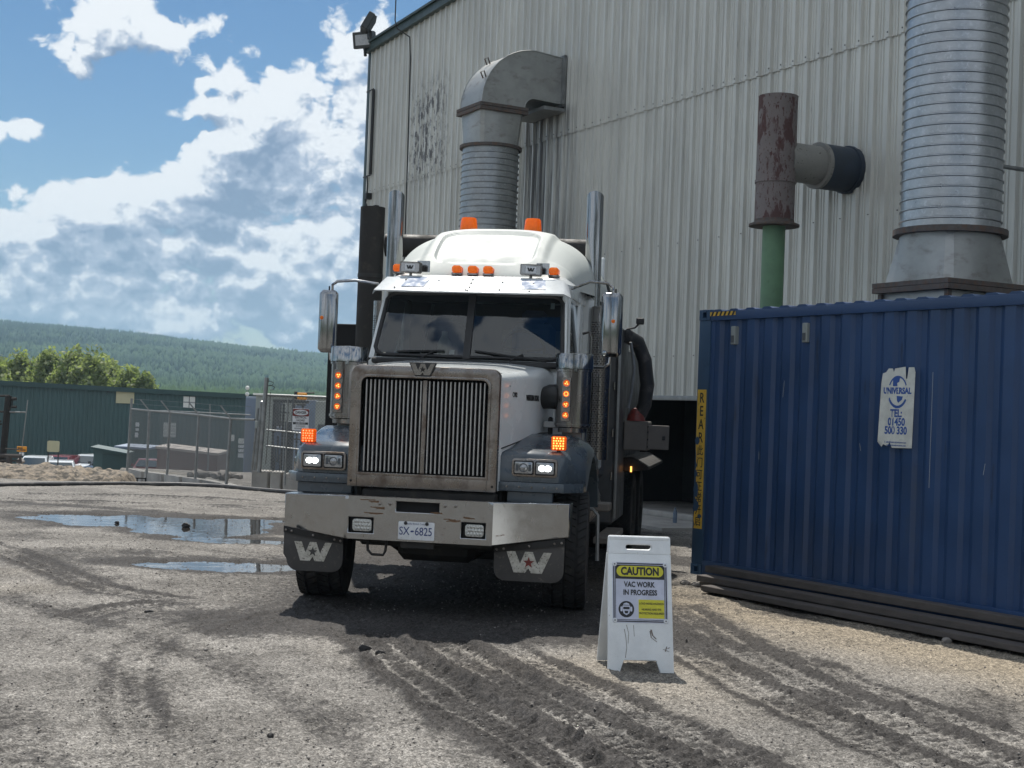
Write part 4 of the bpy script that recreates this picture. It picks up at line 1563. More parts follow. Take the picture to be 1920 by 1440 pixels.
def arc_band(cx, cz, r0_, r1_, a0, a1, n=14, sy=1.):
    o_ = [(cx + r1_ * math.cos(R(a0 + (a1 - a0) * i / n)), cz + sy * r1_ * math.sin(R(a0 + (a1 - a0) * i / n))) for i in range(n + 1)]
    i_ = [(cx + r0_ * math.cos(R(a0 + (a1 - a0) * i / n)), cz + sy * r0_ * math.sin(R(a0 + (a1 - a0) * i / n))) for i in range(n + 1)]
    return o_ + i_[::-1]


mb = MB()
mb.prism(arc_band(2.91, 2.02, .105, .118, 25, 155, sy=1.25), -.0084, -.0076)
mb.prism(arc_band(2.91, 2.02, .105, .125, 205, 330, sy=1.25), -.0084, -.0076)
mb.prism([(2.85, 2.07), (2.85, 2.14), (2.90, 2.165), (2.935, 2.15), (2.925, 2.11), (2.90, 2.10), (2.905, 2.07)], -.0088, -.0076)
mb.prism([(2.90, 1.98), (2.975, 1.975), (2.965, 1.945), (2.92, 1.915), (2.905, 1.935)], -.0088, -.0076)
mb.obj('globe_logo', 'ink_blue', stk, kind='stuff')
mb = MB()
for (x, z, w_, h_) in ((2.80, 1.93, .006, .10), (2.78, 2.0, .01, .04), (2.845, 1.73, .008, .06), (2.87, 1.66, .012, .03), (2.86, 1.80, .006, .04), (2.92, 2.03, .008, .03)):
    pts = [(x + w_ * math.cos(t) * (.5 + .5 * rg.random()), z + h_ * math.sin(t)) for t in np.linspace(0, 6.28, 10)[:-1]]
    mb.prism(pts, -.0098, -.0086)
mb.obj('torn_patch', 'sticker', stk, kind='stuff')

mb = MB()
rg = np.random.default_rng(21)
for (x, z0_, z1_) in ((3.30, 1.15, 2.2), (1.35, 1.95, 2.12), (2.45, 1.45, 1.52), (3.9, 1.3, 1.40), (1.02, 1.3, 1.38)):
    dx = rg.normal(0, .01)
    mb.prism([(x, z0_), (x + .0025, z0_), (x + .002 + dx, z1_), (x + dx, z1_)], .0120, .0135)
mb.obj('scratches', 'sticker', ct, kind='stuff')

# timbers lying along the container foot
for (x0, yo, z0, z1, w_, lb, tilt) in ((.18, -.42, .175, .245, .15, 'topmost dark timber of the stack, lying nearest the blue container', .0),
                                       (.55, -.62, .095, .160, .17, 'middle dark timber of the stack along the container foot', .006),
                                       (.95, -.80, .03, .085, .16, 'lower front dark timber of the stack along the container foot', .01),
                                       (.30, -.60, .015, .085, .22, 'bottom timber at the back of the stack, mostly hidden under the others', .0)):
    mb = MB().box(0, 9.0, -w_ / 2, w_ / 2, z0, z1, .006)
    mb.obj('timber', 'wood_dark', None, label=lb, category='timber', group='timbers stacked along the container')
tb = [o for o in COL.objects if o.get('category') == 'timber']
for o, (x0, yo, tilt) in zip(tb, ((.48, -.13, .0), (.55, -.29, -.004), (.80, -.44, -.008), (.50, -.18, .0))):
    p = CO + CD * x0 + Vector((CD.y, -CD.x, 0)) * (-yo)
    # outwards is -y in the container frame
    out = Vector((math.sin(CROT), -math.cos(CROT), 0))
    p = CO + CD * x0 + out * (-yo)
    o.location = (p.x, p.y, 0)
    o.rotation_euler = (0, 0, CROT + tilt)
rock('rock', 'pale stone under the shadow edge in front of the container timbers', 3.72, 12.1, .05, 'pale_rock')
rock('rock', 'second pale stone in front of the timbers, nearer the right edge', 4.15, 11.35, .04, 'pale_rock')
for k in range(5):
    p = CO + CD * (.02 + .09 * k) + Vector((math.sin(CROT), -math.cos(CROT), 0)) * (.10 + .05 * (k % 2))
    rock('rock', ['dark', 'second', 'third', 'fourth', 'fifth'][k] + ' clod from the left at the foot of the container corner', p.x, p.y, .045, 'pale_rock')

# ------------------------------------------------------------------ caution board
sg = thing('caution_board', 'weathered white folding board with a yellow CAUTION notice standing right of the truck', 'sign', (.955, 10.37, 0), R(5.0))
SGH = .93


def board_outline(w_top, w_bot, h, r=.012):
    b, t = w_bot / 2, w_top / 2
    return [(-b, 0), (-b + .105, 0), (-b + .15, .075), (b - .15, .075), (b - .105, 0), (b, 0), (t, h), (-t, h)]


def board(parent, name, tilt, ypos, handle=True):
    h = SGH / math.cos(tilt)
    b, t = .235, .225
    # panel with a slot handle: built from strips so the slot is a real hole
    y0, y1 = -.014, .014
    mb = MB()
    hz0, hz1 = h - .10, h - .06
    hx0, hx1 = -.10, .09
    wl = lambda z: b + (t - b) * z / h
    out_ = [(-wl(0) - .0, 0), (-wl(0) + .085, 0), (-wl(0) + .115, .085), (wl(0) - .125, .085), (wl(0) - .095, 0), (wl(0), 0), (wl(hz0 - .03), hz0 - .03), (-wl(hz0 - .03), hz0 - .03)]
    mb.prism(out_, y0, y1)
    # top block round the handle slot
    o_ = rrect(-t, t, hz0 - .03, h, .012, 6)
    i_ = rrect(hx0, hx1, hz0, hz1, .0195, 6)
    mb.frame(o_, i_, y0, y1)
    M4 = Matrix.Translation((0, ypos, 0)) @ Matrix.Rotation(tilt, 4, 'X')
    mb.v = [tuple(M4 @ Vector(v)) for v in mb.v]
    return mb.obj(name, 'sign_white', parent, .004, 30), M4


TL = R(-15.5)
front, MF = board(sg, 'front_panel', TL, -.255)
back, MBk = board(sg, 'rear_panel', -TL, .255)
MB().box(-.22, .22, -.02, .02, SGH - .03, SGH + .004, .008).obj('hinge', 'sign_white', sg)
hN = .61


def on_board(me, name, mt_parent=None):
    o = link(name, me, front)
    o.matrix_local = MF
    return o


def bprism(poly, a, b_, mt_, name, bev=0):
    mb = MB()
    mb.prism(poly, a, b_)
    return on_board(mb.mesh(name, mt_, bev), name)


nx0, nx1, nz0, nz1 = -.198, .198, .345, .775
face = bprism(rrect(nx0, nx1, nz0, nz1, .006), -.0165, -.0145, 'sign_face', 'notice')
mb = MB()
mb.frame(rrect(nx0 + .006, nx1 - .006, nz0 + .006, nz1 - .006, .004), rrect(nx0 + .014, nx1 - .014, nz0 + .014, nz1 - .014, .004), -.0176, -.0166)
mb.frame(rrect(nx0 + .019, nx1 - .019, nz0 + .019, nz1 - .019, .003), rrect(nx0 + .023, nx1 - .023, nz0 + .023, nz1 - .023, .003), -.0176, -.0166)
mb.prism([(nx0 + .019, .655), (nx1 - .019, .655), (nx1 - .019, nz1 - .019), (nx0 + .019, nz1 - .019)], -.0182, -.0177)


def sub(mb_or_me, name, mt_):
    me_ = mb_or_me.mesh(name, mt_) if isinstance(mb_or_me, MB) else mb_or_me
    o = link(name, me_, face)
    return o


sub(mb, 'black_border', 'ink')
mb = MB()
mb.prism(rrect(nx0 + .030, nx1 - .030, .672, .748, .037, 8), -.0190, -.0184)
mb.prism([(-.012, .378), (.172, .378), (.172, .510), (-.012, .510)], -.0176, -.0167)
sub(mb, 'yellow_field', 'sign_yellow')


def sign_text(s, x, z, size, **kw):
    me_ = text_mesh('lettering', s, size, 'ink', **kw)
    o = link('lettering', me_, face)
    o.location = (x, kw.get('y', -.0200), z)
    return o


for (s_, x, z, size, b__, sx_, y_) in (('CAUTION', 0, .708, .076, .0032, .80, -.0200), ('VAC WORK', -.005, .615, .052, .0016, .78, -.0178), ('IN PROGRESS', 0, .558, .052, .0016, .78, -.0178),
                                       ('LOUD NOISE HAZARDS', .080, .482, .0205, .0002, .80, -.0186), ('HEARING AND EYE', .080, .440, .0205, .0002, .80, -.0186), ('PROTECTION REQUIRED', .080, .413, .0205, .0002, .78, -.0186)):
    me_ = text_mesh('lettering', s_, size, 'ink', bold=b__, sx=sx_)
    o = link('lettering', me_, face)
    o.location = (x, y_, z)
# head with goggles and ear muffs
mb = MB()
cx, cz_ = -.100, .440
mb.prism([(cx + .056 * math.cos(t), cz_ + .058 * math.sin(t)) for t in np.linspace(0, 2 * pi, 33)[:-1]], -.0176, -.0167)
sub(mb, 'warning_roundel', 'ink')
mb = MB()
mb.prism([(cx - .026, cz_ - .010), (cx - .020, cz_ - .030), (cx, cz_ - .042), (cx + .020, cz_ - .030), (cx + .026, cz_ - .010), (cx + .028, cz_ + .02), (cx + .018, cz_ + .040), (cx, cz_ + .046), (cx - .018, cz_ + .040), (cx - .028, cz_ + .02)], -.0184, -.0178)
mb.prism(rrect(cx - .042, cx - .028, cz_ - .016, cz_ + .018, .006), -.0184, -.0178)
mb.prism(rrect(cx + .028, cx + .042, cz_ - .016, cz_ + .018, .006), -.0184, -.0178)
sub(mb, 'head_symbol', 'sign_face')
mb = MB()
mb.prism(rrect(cx - .023, cx + .023, cz_ - .001, cz_ + .016, .006), -.0192, -.0186)
mb.prism(rrect(cx - .025, cx + .025, cz_ + .026, cz_ + .030, .001), -.0192, -.0186)
mb.prism([(cx - .014, cz_ - .012), (cx + .014, cz_ - .012), (cx + .010, cz_ - .030), (cx - .010, cz_ - .030)], -.0192, -.0186)
sub(mb, 'goggles_symbol', 'ink')
for (x, z) in ((nx0 + .016, nz1 - .016), (nx1 - .016, nz1 - .016), (nx0 + .016, nz0 + .016), (nx1 - .016, nz0 + .016)):
    mb = MB()
    mb.lathe([(.0, -.022), (.014, -.0215), (.017, -.017)], (x, 0, z), 'Y', 16)
    w_ = sub(mb, 'washer', 'plate_white')
    mb = MB()
    mb.lathe([(.0, -.0245), (.0045, -.0243), (.005, -.021)], (x, 0, z), 'Y', 10)
    sub(mb, 'screw', 'ink')
# scuffs in the board paint
mb = MB()
rg = np.random.default_rng(9)
for (pts_, w_) in ((((.075, .30), (.085, .26), (.11, .235)), .006), (((.068, .29), (.075, .245), (.115, .215)), .004), (((-.115, .30), (-.105, .24), (-.10, .17), (-.11, .10)), .0022),
                   (((-.10, .33), (-.085, .27), (-.09, .20)), .0018), (((-.05, .33), (-.045, .25)), .0015), (((.16, .165), (.20, .15)), .005), (((.175, .15), (.185, .185)), .004), (((.19, .17), (.205, .178)), .006)):
    k = len(pts_)
    up_p = [(x + rg.normal(0, .001), z + w_) for x, z in pts_]
    dn_p = [(x, z - w_ * rg.uniform(.2, 1)) for x, z in pts_]
    mb.prism([(pts_[0][0] - w_, pts_[0][1])] + [(x + w_, z) for x, z in pts_] + [(x - w_ * .6, z) for x, z in pts_[::-1][:-1]], -.0158, -.0147)
on_board(mb.mesh('paint_scuff', mat('scuff_brown', (.20, .17, .15), .8, 0, .4, 60)), 'paint_scuff')['kind'] = 'stuff'

# ------------------------------------------------------------------ the truck
TA = R(9.2)
tk = thing('vacuum_truck', 'white long nosed vacuum truck with chrome grille, lit headlights and orange beacons, facing the camera', 'truck', (-.72, 12.27, 0), -TA)
CXF = -.045      # centre line at the nose


def tr(name, mb, mt, bevel=0, smooth=35, parent=None, **kw):
    return mb.obj(name, mt, parent or tk, bevel, smooth, **kw)


# bumper
sx_, fz0, fz1 = (-.68, .61), .655, 1.022
xb = [-.68, -.645, -.425, -.23, .145, .34, .55, .61]
zb2 = [.655, .71, .84, .905, .990, 1.022]
mb = MB()


def hole(i, j):
    return (i == 1 and j == 1) or (i == 5 and j == 1) or (i == 3 and j == 3)


for i in range(len(xb) - 1):
    for j in range(len(zb2) - 1):
        if not hole(i, j):
            mb.add([(xb[i], 0, zb2[j]), (xb[i + 1], 0, zb2[j]), (xb[i + 1], 0, zb2[j + 1]), (xb[i], 0, zb2[j + 1])], [(0, 1, 2, 3)])
        else:
            a, b_, c, d = xb[i], xb[i + 1], zb2[j], zb2[j + 1]
            mb.add([(a, 0, c), (b_, 0, c), (b_, 0, d), (a, 0, d), (a, .05, c), (b_, .05, c), (b_, .05, d), (a, .05, d)], [(0, 1, 5, 4), (1, 2, 6, 5), (2, 3, 7, 6), (3, 0, 4, 7)])
for (xi, xo, zo0, zo1) in ((-.68, -1.315, .705, 1.0), (.61, 1.225, .735, 1.022)):
    mb.add([(xi, 0, .655), (xi, 0, 1.022), (xo, .30, zo1), (xo, .30, zo0)], [(0, 1, 2, 3)])
    mb.add([(xo, .30, zo1), (xo, .30, zo0), (xo, .52, zo0 + .01), (xo, .52, zo1)], [(0, 1, 2, 3)])
    mb.add([(xi, 0, 1.022), (xo, .30, zo1), (xo, .52, zo1), (xi, .22, 1.022)], [(0, 1, 2, 3)])
    mb.add([(xi, 0, .655), (xo, .30, zo0), (xo, .36, zo0), (xi, .06, .655)], [(0, 1, 2, 3)])
mb.add([(-.68, 0, 1.022), (.61, 0, 1.022), (.61, .22, 1.022), (-.68, .22, 1.022)], [(0, 1, 2, 3)])
mb.add([(-.68, 0, .655), (.61, 0, .655), (.61, .06, .655), (-.68, .06, .655)], [(0, 1, 2, 3)])
me = mb.mesh('bumper', 'bumper', 0, 15, weld=True)
bump = link('bumper', me, tk)
mo = bump.modifiers.new('bevel', 'BEVEL')
mo.width = .007
mo.segments = 2
mo.limit_method = 'ANGLE'
mb = MB()
mb.box(-.66, .60, .08, .20, .68, 1.0)
mb.box(-.235, .15, .052, .075, .90, 1.0)
tr('bumper_back', mb, 'flat_black')
for (x, z) in ((-.375, .965), (-.285, .968), (.195, .972), (.285, .975)):
    tr('bolt', MB().lathe([(0, -.012), (.008, -.011), (.0135, -.006), (.0135, -.0005)], (x, 0, z), 'Y', 10), 'chrome_dirty', parent=bump)
# dried rust runs on the bumper face
mb = MB()
rg = np.random.default_rng(3)
for (x, z, l) in ((-.43, .978, .10), (-.35, .925, .09), (-.40, .875, .12), (.13, .910, .05), (.27, .862, .08), (.37, .875, .05)):
    for k in range(3):
        zz = z + rg.normal(0, .008)
        x0 = x + rg.normal(0, .02)
        l2 = l * rg.uniform(.3, .8)
        top = [(x0 - l2 + i * l2 / 3, zz + rg.uniform(.001, .007)) for i in range(7)]
        bot = [(p_[0], zz - rg.uniform(.001, .006)) for p_ in top[::-1]]
        mb.prism(top + bot, -.0016 - k * .0003, -.0004)
rust_stain = mat('rust_stain', (.15, .085, .045), .85, 0, .35, 40)
tr('rust_mark', mb, rust_stain, parent=bump, kind='stuff')
# fog lamps
for (x0, x1, z0, z1) in ((-.645, -.425, .71, .84), (.34, .55, .71, .84)):
    fl = tr('fog_lamp', MB().box(x0 + .004, x1 - .004, .035, .049, z0 + .004, z1 - .004, .004), 'flat_black')
    mb = MB()
    mb.prism(rrect(x0 + .032, x1 - .018, z0 + .013, z1 - .013, .025, 4), .012, .034)
    tr('fog_lens', mb, 'fog_glass', .004, parent=fl)
    mb = MB()
    for a in range(5):
        for c in range(3):
            mb.lathe([(0, .006), (.011, .009), (.014, .0118)], (x0 + .060 + a * .028 + (c % 2) * .008, 0, z0 + .035 + c * .030), 'Y', 8)
    tr('lens_facets', mb, 'fog_glass', parent=fl)
# plate
pl = tr('license_plate', MB().prism(rrect(-.203, .112, .671, .826, .012), -.007, -.003), 'plate_white', .001)
put_text('SX', pl, -.150, -.0078, .742, .098, 'plate_blue', bold=.0006, sx=.80, ext=.0006)
put_text('6825', pl, .018, -.0078, .742, .098, 'plate_blue', bold=.0006, sx=.80, ext=.0006, spacing=.98)
put_text('Beautiful British Columbia', pl, -.045, -.0078, .808, .024, 'plate_blue', ext=.0004, sx=.85)
tr('lettering', MB().prism([(-.096, .745), (-.085, .752), (-.068, .750), (-.062, .744), (-.078, .736), (-.094, .737)], -.0084, -.0072), 'plate_blue', parent=pl)
for x in (-.14, .045):
    tr('plate_bolt', MB().lathe([(0, -.020), (.013, -.018), (.016, -.008)], (x, 0, .812), 'Y', 12), 'black', parent=pl)
tr('plate_bracket', MB().box(-.19, .105, .03, .05, .595, .652, .004), 'frame_metal')
tr('tow_loop', MB().tube([(-.50, .10, .66), (-.48, .06, .56), (-.44, .05, .525), (-.34, .05, .525), (-.325, .06, .56), (-.325, .10, .66)], .012, 8), 'frame_metal')


# W badge with its star
def badge_polys(cx, cz, w, h):
    P = [(-1, 1), (-.61, 1), (-.38, .43), (-.17, 1), (.17, 1), (.38, .43), (.65, 1), (1, 1), (.6, 0), (.12, 0), (0, .23), (-.15, 0), (-.65, 0)]
    star = []
    for i in range(10):
        a = pi / 2 + i * pi / 5
        r_ = .26 if i % 2 == 0 else .105
        star.append((cx + r_ * w * math.cos(a), cz + h * .49 + r_ * w * math.sin(a)))
    return [(cx + x * w, cz + y * h) for x, y in P], star


# mud flaps
for (xa, xc, zt0, zt1, zb3, lbl) in ((-1.275, -.735, .72, .64, .335, 1), (.60, 1.205, .64, .728, .350, 2)):
    r_ = .10
    o_ = [(xa, zt0), (xa, zb3 + (.10 if lbl == 2 else .14))]
    for i in range(6):
        t = R(180 + 90 * i / 5)
        o_.append((xa + r_ + r_ * math.cos(t) + (.03 if lbl == 1 else 0), zb3 + r_ + r_ * math.sin(t)))
    for i in range(6):
        t = R(270 + 90 * i / 5)
        o_.append((xc - r_ + r_ * math.cos(t), zb3 + r_ + r_ * math.sin(t)))
    o_.append((xc, zt1))
    fp_ = tr('mud_flap', MB().prism(o_, .185, .197), 'flap', .003)
    cxx = (xa + xc) / 2 + (.0 if lbl == 1 else .0)
    wp, star = badge_polys(cxx, .425 if lbl == 1 else .425, .195 if lbl == 2 else .170, .180 if lbl == 2 else .165)
    tr('emblem', MB().prism(wp, .1795, .1845), 'flap_metal', parent=fp_)
    tr('emblem_star', MB().prism(star, .176, .1790), 'red_star' if lbl == 2 else 'flap', parent=fp_)
    # clamping strip and its bolts
    zz0, zz1 = zt0, zt1
    tr('flap_strip', MB().prism([(xa, zz0 - .055), (xc, zz1 - .055), (xc, zz1 + .0), (xa, zz0 + .0)], .172, .1845), 'frame_metal', parent=fp_)
    mb = MB()
    for k in (.04, .14, .5, .86, .96):
        mb.lathe([(0, .160), (.009, .163), (.011, .1715)], (xa + (xc - xa) * k, 0, zz0 + (zz1 - zz0) * k - .030), 'Y', 8)
    tr('flap_bolts', mb, 'chrome_dirty', parent=fp_, kind='stuff')

# grille
gx0, gx1, gz0, gz1 = -.752, .578, 1.088, 2.158
ix0, ix1, iz0, iz1 = -.665, .492, 1.205, 2.065


def arch(x0, x1, z0, z1, r, n=6):
    pts = [(x0, z0)]
    for i in range(n + 1):
        t = R(180 - 90 * i / n)
        pts.append((x0 + r + r * math.cos(t), z1 - r + r * math.sin(t)))
    for i in range(n + 1):
        t = R(90 - 90 * i / n)
        pts.append((x1 - r + r * math.cos(t), z1 - r + r * math.sin(t)))
    pts.append((x1, z0))
    return pts


mb = MB()
mb.frame(arch(gx0, gx1, gz0, gz1, .085), arch(ix0, ix1, iz0, iz1, .065), .28, .42)
gs = tr('grille_surround', mb, 'chrome_dirty', .014)
mb = MB()
mb.frame(arch(ix0 - .012, ix1 + .012, iz0 - .012, iz1 + .012, .07), arch(ix0 + .012, ix1 - .012, iz0 + .012, iz1 - .012, .06), .271, .30)
tr('inner_lip', mb, 'chrome_dirty', .004, parent=gs)
for x in (ix0 + .0, ix1 - .0):
    tr('rail_joint', MB().box(x - .0015, x + .0015, .2775, .2795, gz0 + .005, iz0 - .016), 'flat_black', parent=gs)
for x in (gx0 + .035, gx1 - .035):
    tr('rivet', MB().lathe([(0, .270), (.009, .272), (.012, .279)], (x, 0, gz0 + .05), 'Y', 10), 'frame_metal', parent=gs)
tr('radiator', MB().box(gx0 + .02, gx1 - .02, .46, .50, gz0, gz1 - .03), 'flat_black')
mb = MB()
for z in (1.35, 1.55, 1.75, 1.95):
    mb.box(ix0, ix1, .44, .455, z, z + .02)
for k in range(24):
    x = ix0 + .03 + k * .048
    mb.box(x, x + .008, .425, .438, iz0, iz1)
tr('radiator_guard', mb, 'flat_black', parent=gs)
bars = [ix0 + .050 + k * (1.157 - .10) / 28 for k in range(29)]
for k, x in enumerate(bars):
    z1 = 2.040 - (.006 if k in (0, 28) else 0)
    if k == 14:
        tr('grille_centre_bar', MB().box(x - .020, x + .020, .300, .325, 1.222, 2.04, .004), 'chrome_dirty', parent=gs)
    else:
        if k == 0:
            barm = MB().box(-.0068, .0068, .306, .330, 1.226, 2.034, .003).mesh('grille_bar', 'bar_metal', 0, 35)
        o = link('grille_bar', barm, gs)
        o.location = (x, 0, 0)
# badge on the grille top
bx_, bz_ = -.105, 2.088
bd = tr('grille_badge', MB().prism([(bx_ - .125, bz_ + .105), (bx_ + .125, bz_ + .105), (bx_ + .070, bz_ - .015), (bx_ - .070, bz_ - .015)], .262, .279), 'black', .003)
wp, star = badge_polys(bx_, bz_ - .005, .108, .100)
tr('badge_letter', MB().prism(wp, .2575, .2615), 'chrome_dirty', parent=bd)
tr('badge_star', MB().prism(star, .2535, .2570), 'frame_metal', parent=bd)


# hood
def hood_ring(y):
    t = (y - .34) / (1.60 - .34)
    c = CXF - .035 + .06 * t
    w = .655 + (.895 - .655) * t
    zt = 2.15 + .115 * t
    cr = .06 + .05 * t
    zb = 1.10
    pts = [(c + w, y, zb)]
    for i in range(7):
        a = R(90 * i / 6)
        pts.append((c + w - cr + cr * math.cos(a), y, zt - .035 - cr + cr * math.sin(a)))
    for k in (.66, .33, 0, -.33, -.66):
        pts.append((c + (w - cr) * k, y, zt - .035 * k * k * k * k - .0))
    for i in range(7):
        a = R(90 + 90 * i / 6)
        pts.append((c - w + cr + cr * math.cos(a), y, zt - .035 - cr + cr * math.sin(a)))
    pts.append((c - w, y, zb))
    return pts


mb = MB()
mb.loft([hood_ring(y) for y in (.345, .37, .6, .9, 1.2, 1.5, 1.60)], closed=True, caps=False)
tr('hood', mb, 'white_paint', 0, 40)
# trim line between hood and grille
mb = MB()
mb.frame(arch(gx0 + .004, gx1 + .012, gz0 + .1, gz1 + .008, .09), arch(gx0 + .02, gx1 - .01, gz0 + .1, gz1 - .01, .08), .420, .426)
# lettering on the hood side (right in the picture)
hside = math.atan2(.895 - .655 + .06, 1.26)


def side_pt(t, z):
    y = .34 + 1.26 * t
    x = CXF - .035 + .06 * t + .655 + .24 * t
    return (x + .0025, y, z)


rz = pi / 2 - hside
for (s_, t, z, size, b__, sx2) in (('CV02', .255, 1.945, .060, .0016, .80), ('WESTERN STAR', .585, 1.925, .066, .004, .66)):
    me_ = text_mesh('lettering', s_, size, 'ink', bold=b__, sx=sx2, ext=.001)
    o = link('hood_lettering', me_, tk)
    o.location = side_pt(t, z)
    o.rotation_euler = (0, 0, rz)
for sgn in (-1, 1):
    pts = []
    for t in (.05, .25, .5, .75, .98):
        w_ = .655 + .24 * t
        y_ = .34 + 1.26 * t
        pts.append((CXF - .035 + .06 * t + sgn * (w_ + .002), y_, 1.46 + .15 * min(1, t * 1.3)))
    tr('fender_seam', MB().tube(pts, .006, 6), 'black')
    tr('hood_edge_strip', MB().tube([(CXF + .02 + sgn * .885, 1.605, 1.2), (CXF + .02 + sgn * .885, 1.605, 2.15), (CXF + .02 + sgn * .83, 1.605, 2.225), (CXF + .02, 1.605, 2.262)], .012, 6), 'black')
    for k in range(4):
        t = .16 + k * .22
        p_ = (CXF - .035 + .06 * t + sgn * (.655 + .24 * t), .34 + 1.26 * t, 2.02)
        if k in (0, 3):
            tr('rivet', MB().lathe([(0, -.006), (.006, -.005), (.009, 0)] if sgn < 0 else [(0, .006), (.006, .005), (.009, 0)], p_, 'X', 8), 'chrome_dirty')
tr('hood_latch', MB().box(.86, .90, 1.38, 1.46, 1.56, 1.76, .012), 'black')

# fenders
prof0 = [(.40, 1.19), (.40, 1.405), (.43, 1.440), (.60, 1.475), (.85, 1.545), (1.10, 1.60), (1.40, 1.60), (1.65, 1.53), (1.85, 1.36), (1.97, 1.12), (2.02, .90), (1.96, .90), (1.88, 1.08), (1.74, 1.26), (1.52, 1.37), (1.25, 1.405), (1.0, 1.37), (.78, 1.28), (.62, 1.16), (.54, 1.10), (.50, 1.12)]
for sgn, xc in ((-1, CXF), (1, CXF)):
    def X_(v):
        return xc + sgn * v
    rings = []
    for (v, dy, dz) in ((.60, 0, 0), (.70, 0, 0), (1.15, .0, -.015), (1.21, .06, -.045), (1.30, .26, -.14), (1.345, .34, -.24)):
        ring = []
        for (y, z) in prof0:
            k = 1 if y < .9 else max(0, 1 - (y - .9) / .5)
            yy = y + dy * k
            top = z > 1.38 or y < .55
            zz = z + (dz * .55 if (z > 1.42 and v > 1.16) else 0)
            if v > 1.25 and y <= .43:
                zz = min(zz, 1.30)
            ring.append((X_(v), yy, zz))
        rings.append(ring)
    fd = tr('fender', MB().loft(rings), 'grey_paint', 0, 42)
    # lower strip with bolts, step below
    xs0, xs1 = sorted((X_(.62), X_(1.26)))
    mb = MB()
    mb.prism([(X_(.62), .375), (X_(1.20), .375), (X_(1.345), .60), (X_(1.345), .66), (X_(.62), .66)], 1.105, 1.185, 'XY')
    tr('fender_strip', mb, 'grey_paint', .006, parent=fd)
    mb = MB()
    for k in range(5):
        mb.lathe([(0, .366), (.007, .368), (.009, .3745)], (X_(.70 + k * .11), 0, 1.145), 'Y', 8)
    tr('strip_bolts', mb, 'chrome_dirty', parent=fd, kind='stuff')
    mb = MB()
    x0, x1 = sorted((X_(.70), X_(1.10 if sgn > 0 else 1.20)))
    mb.box(x0, x1, .42, .50, 1.01, 1.103, .006)
    tr('lower_valance', mb, 'grey_paint', parent=fd)
    # headlight
    if sgn < 0:
        hx0, hx1 = -1.205, -.795
        hz0, hz1 = 1.215, 1.378
    else:
        hx0, hx1 = .695, 1.095
        hz0, hz1 = 1.235, 1.392
    mid = (hx0 + hx1) / 2
    mb = MB()
    mb.prism(rrect(hx0, hx1, hz0, hz1, .030, 5), .368, .400)
    hl = tr('headlight', mb, 'chrome_dirty', .006, label='headlight pair with only the outer lamp lit')
    for side2 in (-1, 1):
        a0, a1 = (hx0 + .018, mid - .006) if side2 < 0 else (mid + .006, hx1 - .018)
        outerlamp = (side2 == sgn)
        mb = MB()
        mb.prism(rrect(a0, a1, hz0 + .018, hz1 - .018, .012, 3), .358, .3675)
        tr('lamp_rim', mb, 'flat_black', parent=hl)
        mb = MB()
        mb.prism(rrect(a0 + .010, a1 - .010, hz0 + .028, hz1 - .028, .012, 3), .350, .3575)
        lens = tr('lamp_lens', mb, 'lamp_glass', .003, parent=hl)
        cx2 = (a0 + a1) / 2
        cz2 = (hz0 + hz1) / 2
        if outerlamp:
            for dx in (-.026, .026):
                tr('lit_lamp', MB().prism([(cx2 + dx + .029 * math.cos(t), cz2 + .025 * math.sin(t)) for t in np.linspace(0, 2 * pi, 17)[:-1]], .3455, .3496), 'head_lit', parent=hl)
        else:
            tr('projector', MB().lathe([(0, .340), (.018, .342), (.030, .3485), (.034, .3497)], (cx2, 0, cz2), 'Y', 20), 'lamp_glass', parent=hl)
            tr('projector_ring', MB().lathe([(.034, .344), (.039, .344), (.039, .3497), (.034, .3497)], (cx2, 0, cz2), 'Y', 20, closed=True), 'dark_grey', parent=hl)
            for dx in (-.056, .056):
                tr('lamp_cell', MB().box(cx2 + dx - .012, cx2 + dx + .012, .346, .3497, cz2 - .028, cz2 + .028, .001), 'dark_grey', parent=hl)
    # turn signal on the fender
    if sgn < 0:
        tx, tz, ty = -1.185, 1.510, .50
    else:
        tx, tz, ty = 1.083, 1.533, .50
    ts = tr('turn_signal', MB().box(tx - .066, tx + .066, ty - .025, ty + .035, tz - .062, tz + .062, .012), 'amber')
    mb = MB()
    for r_ in range(5):
        for c_ in range(4 + (r_ % 2)):
            x = tx - .042 + c_ * (.028 if r_ % 2 == 0 else .021)
            mb.lathe([(0, ty - .032), (.0062, ty - .031), (.0075, ty - .0255)], (x, 0, tz - .044 + r_ * .022), 'Y', 8)
    tr('signal_leds', mb, 'red_led' if sgn < 0 else 'amber_lit', parent=ts, kind='stuff')
    tr('signal_stalk', MB().cyl((tx, ty + .01, tz - .12), (tx, ty + .01, tz - .06), .018, n=10), 'black', parent=ts)
    # air cleaner
    ax_ = -1.055 if sgn < 0 else 1.105
    ay = 1.28
    acl = tr('air_cleaner', MB().lathe([(.12, 1.625), (.135, 1.625), (.135, 1.665), (.163, 1.675), (.163, 2.205), (.150, 2.205)], (ax_, ay, 0), n=44), 'chrome')
    tr('rain_cap', MB().lathe([(.160, 2.207), (.176, 2.21), (.176, 2.335), (.168, 2.352), (.02, 2.362)], (ax_, ay, 0), n=44), 'chrome_clean', parent=acl)
    for z in (2.195, 1.70):
        tr('clamp_band', MB().lathe([(.164, z - .012), (.172, z - .010), (.172, z + .010), (.164, z + .012)], (ax_, ay, 0), n=44), 'chrome', parent=acl)
    tr('clamp_bolt', MB().box(ax_ + .02, ax_ + .05, ay - .19, ay - .168, 2.18, 2.215, .003), 'chrome_clean', parent=acl)
    lx = ax_ - .048
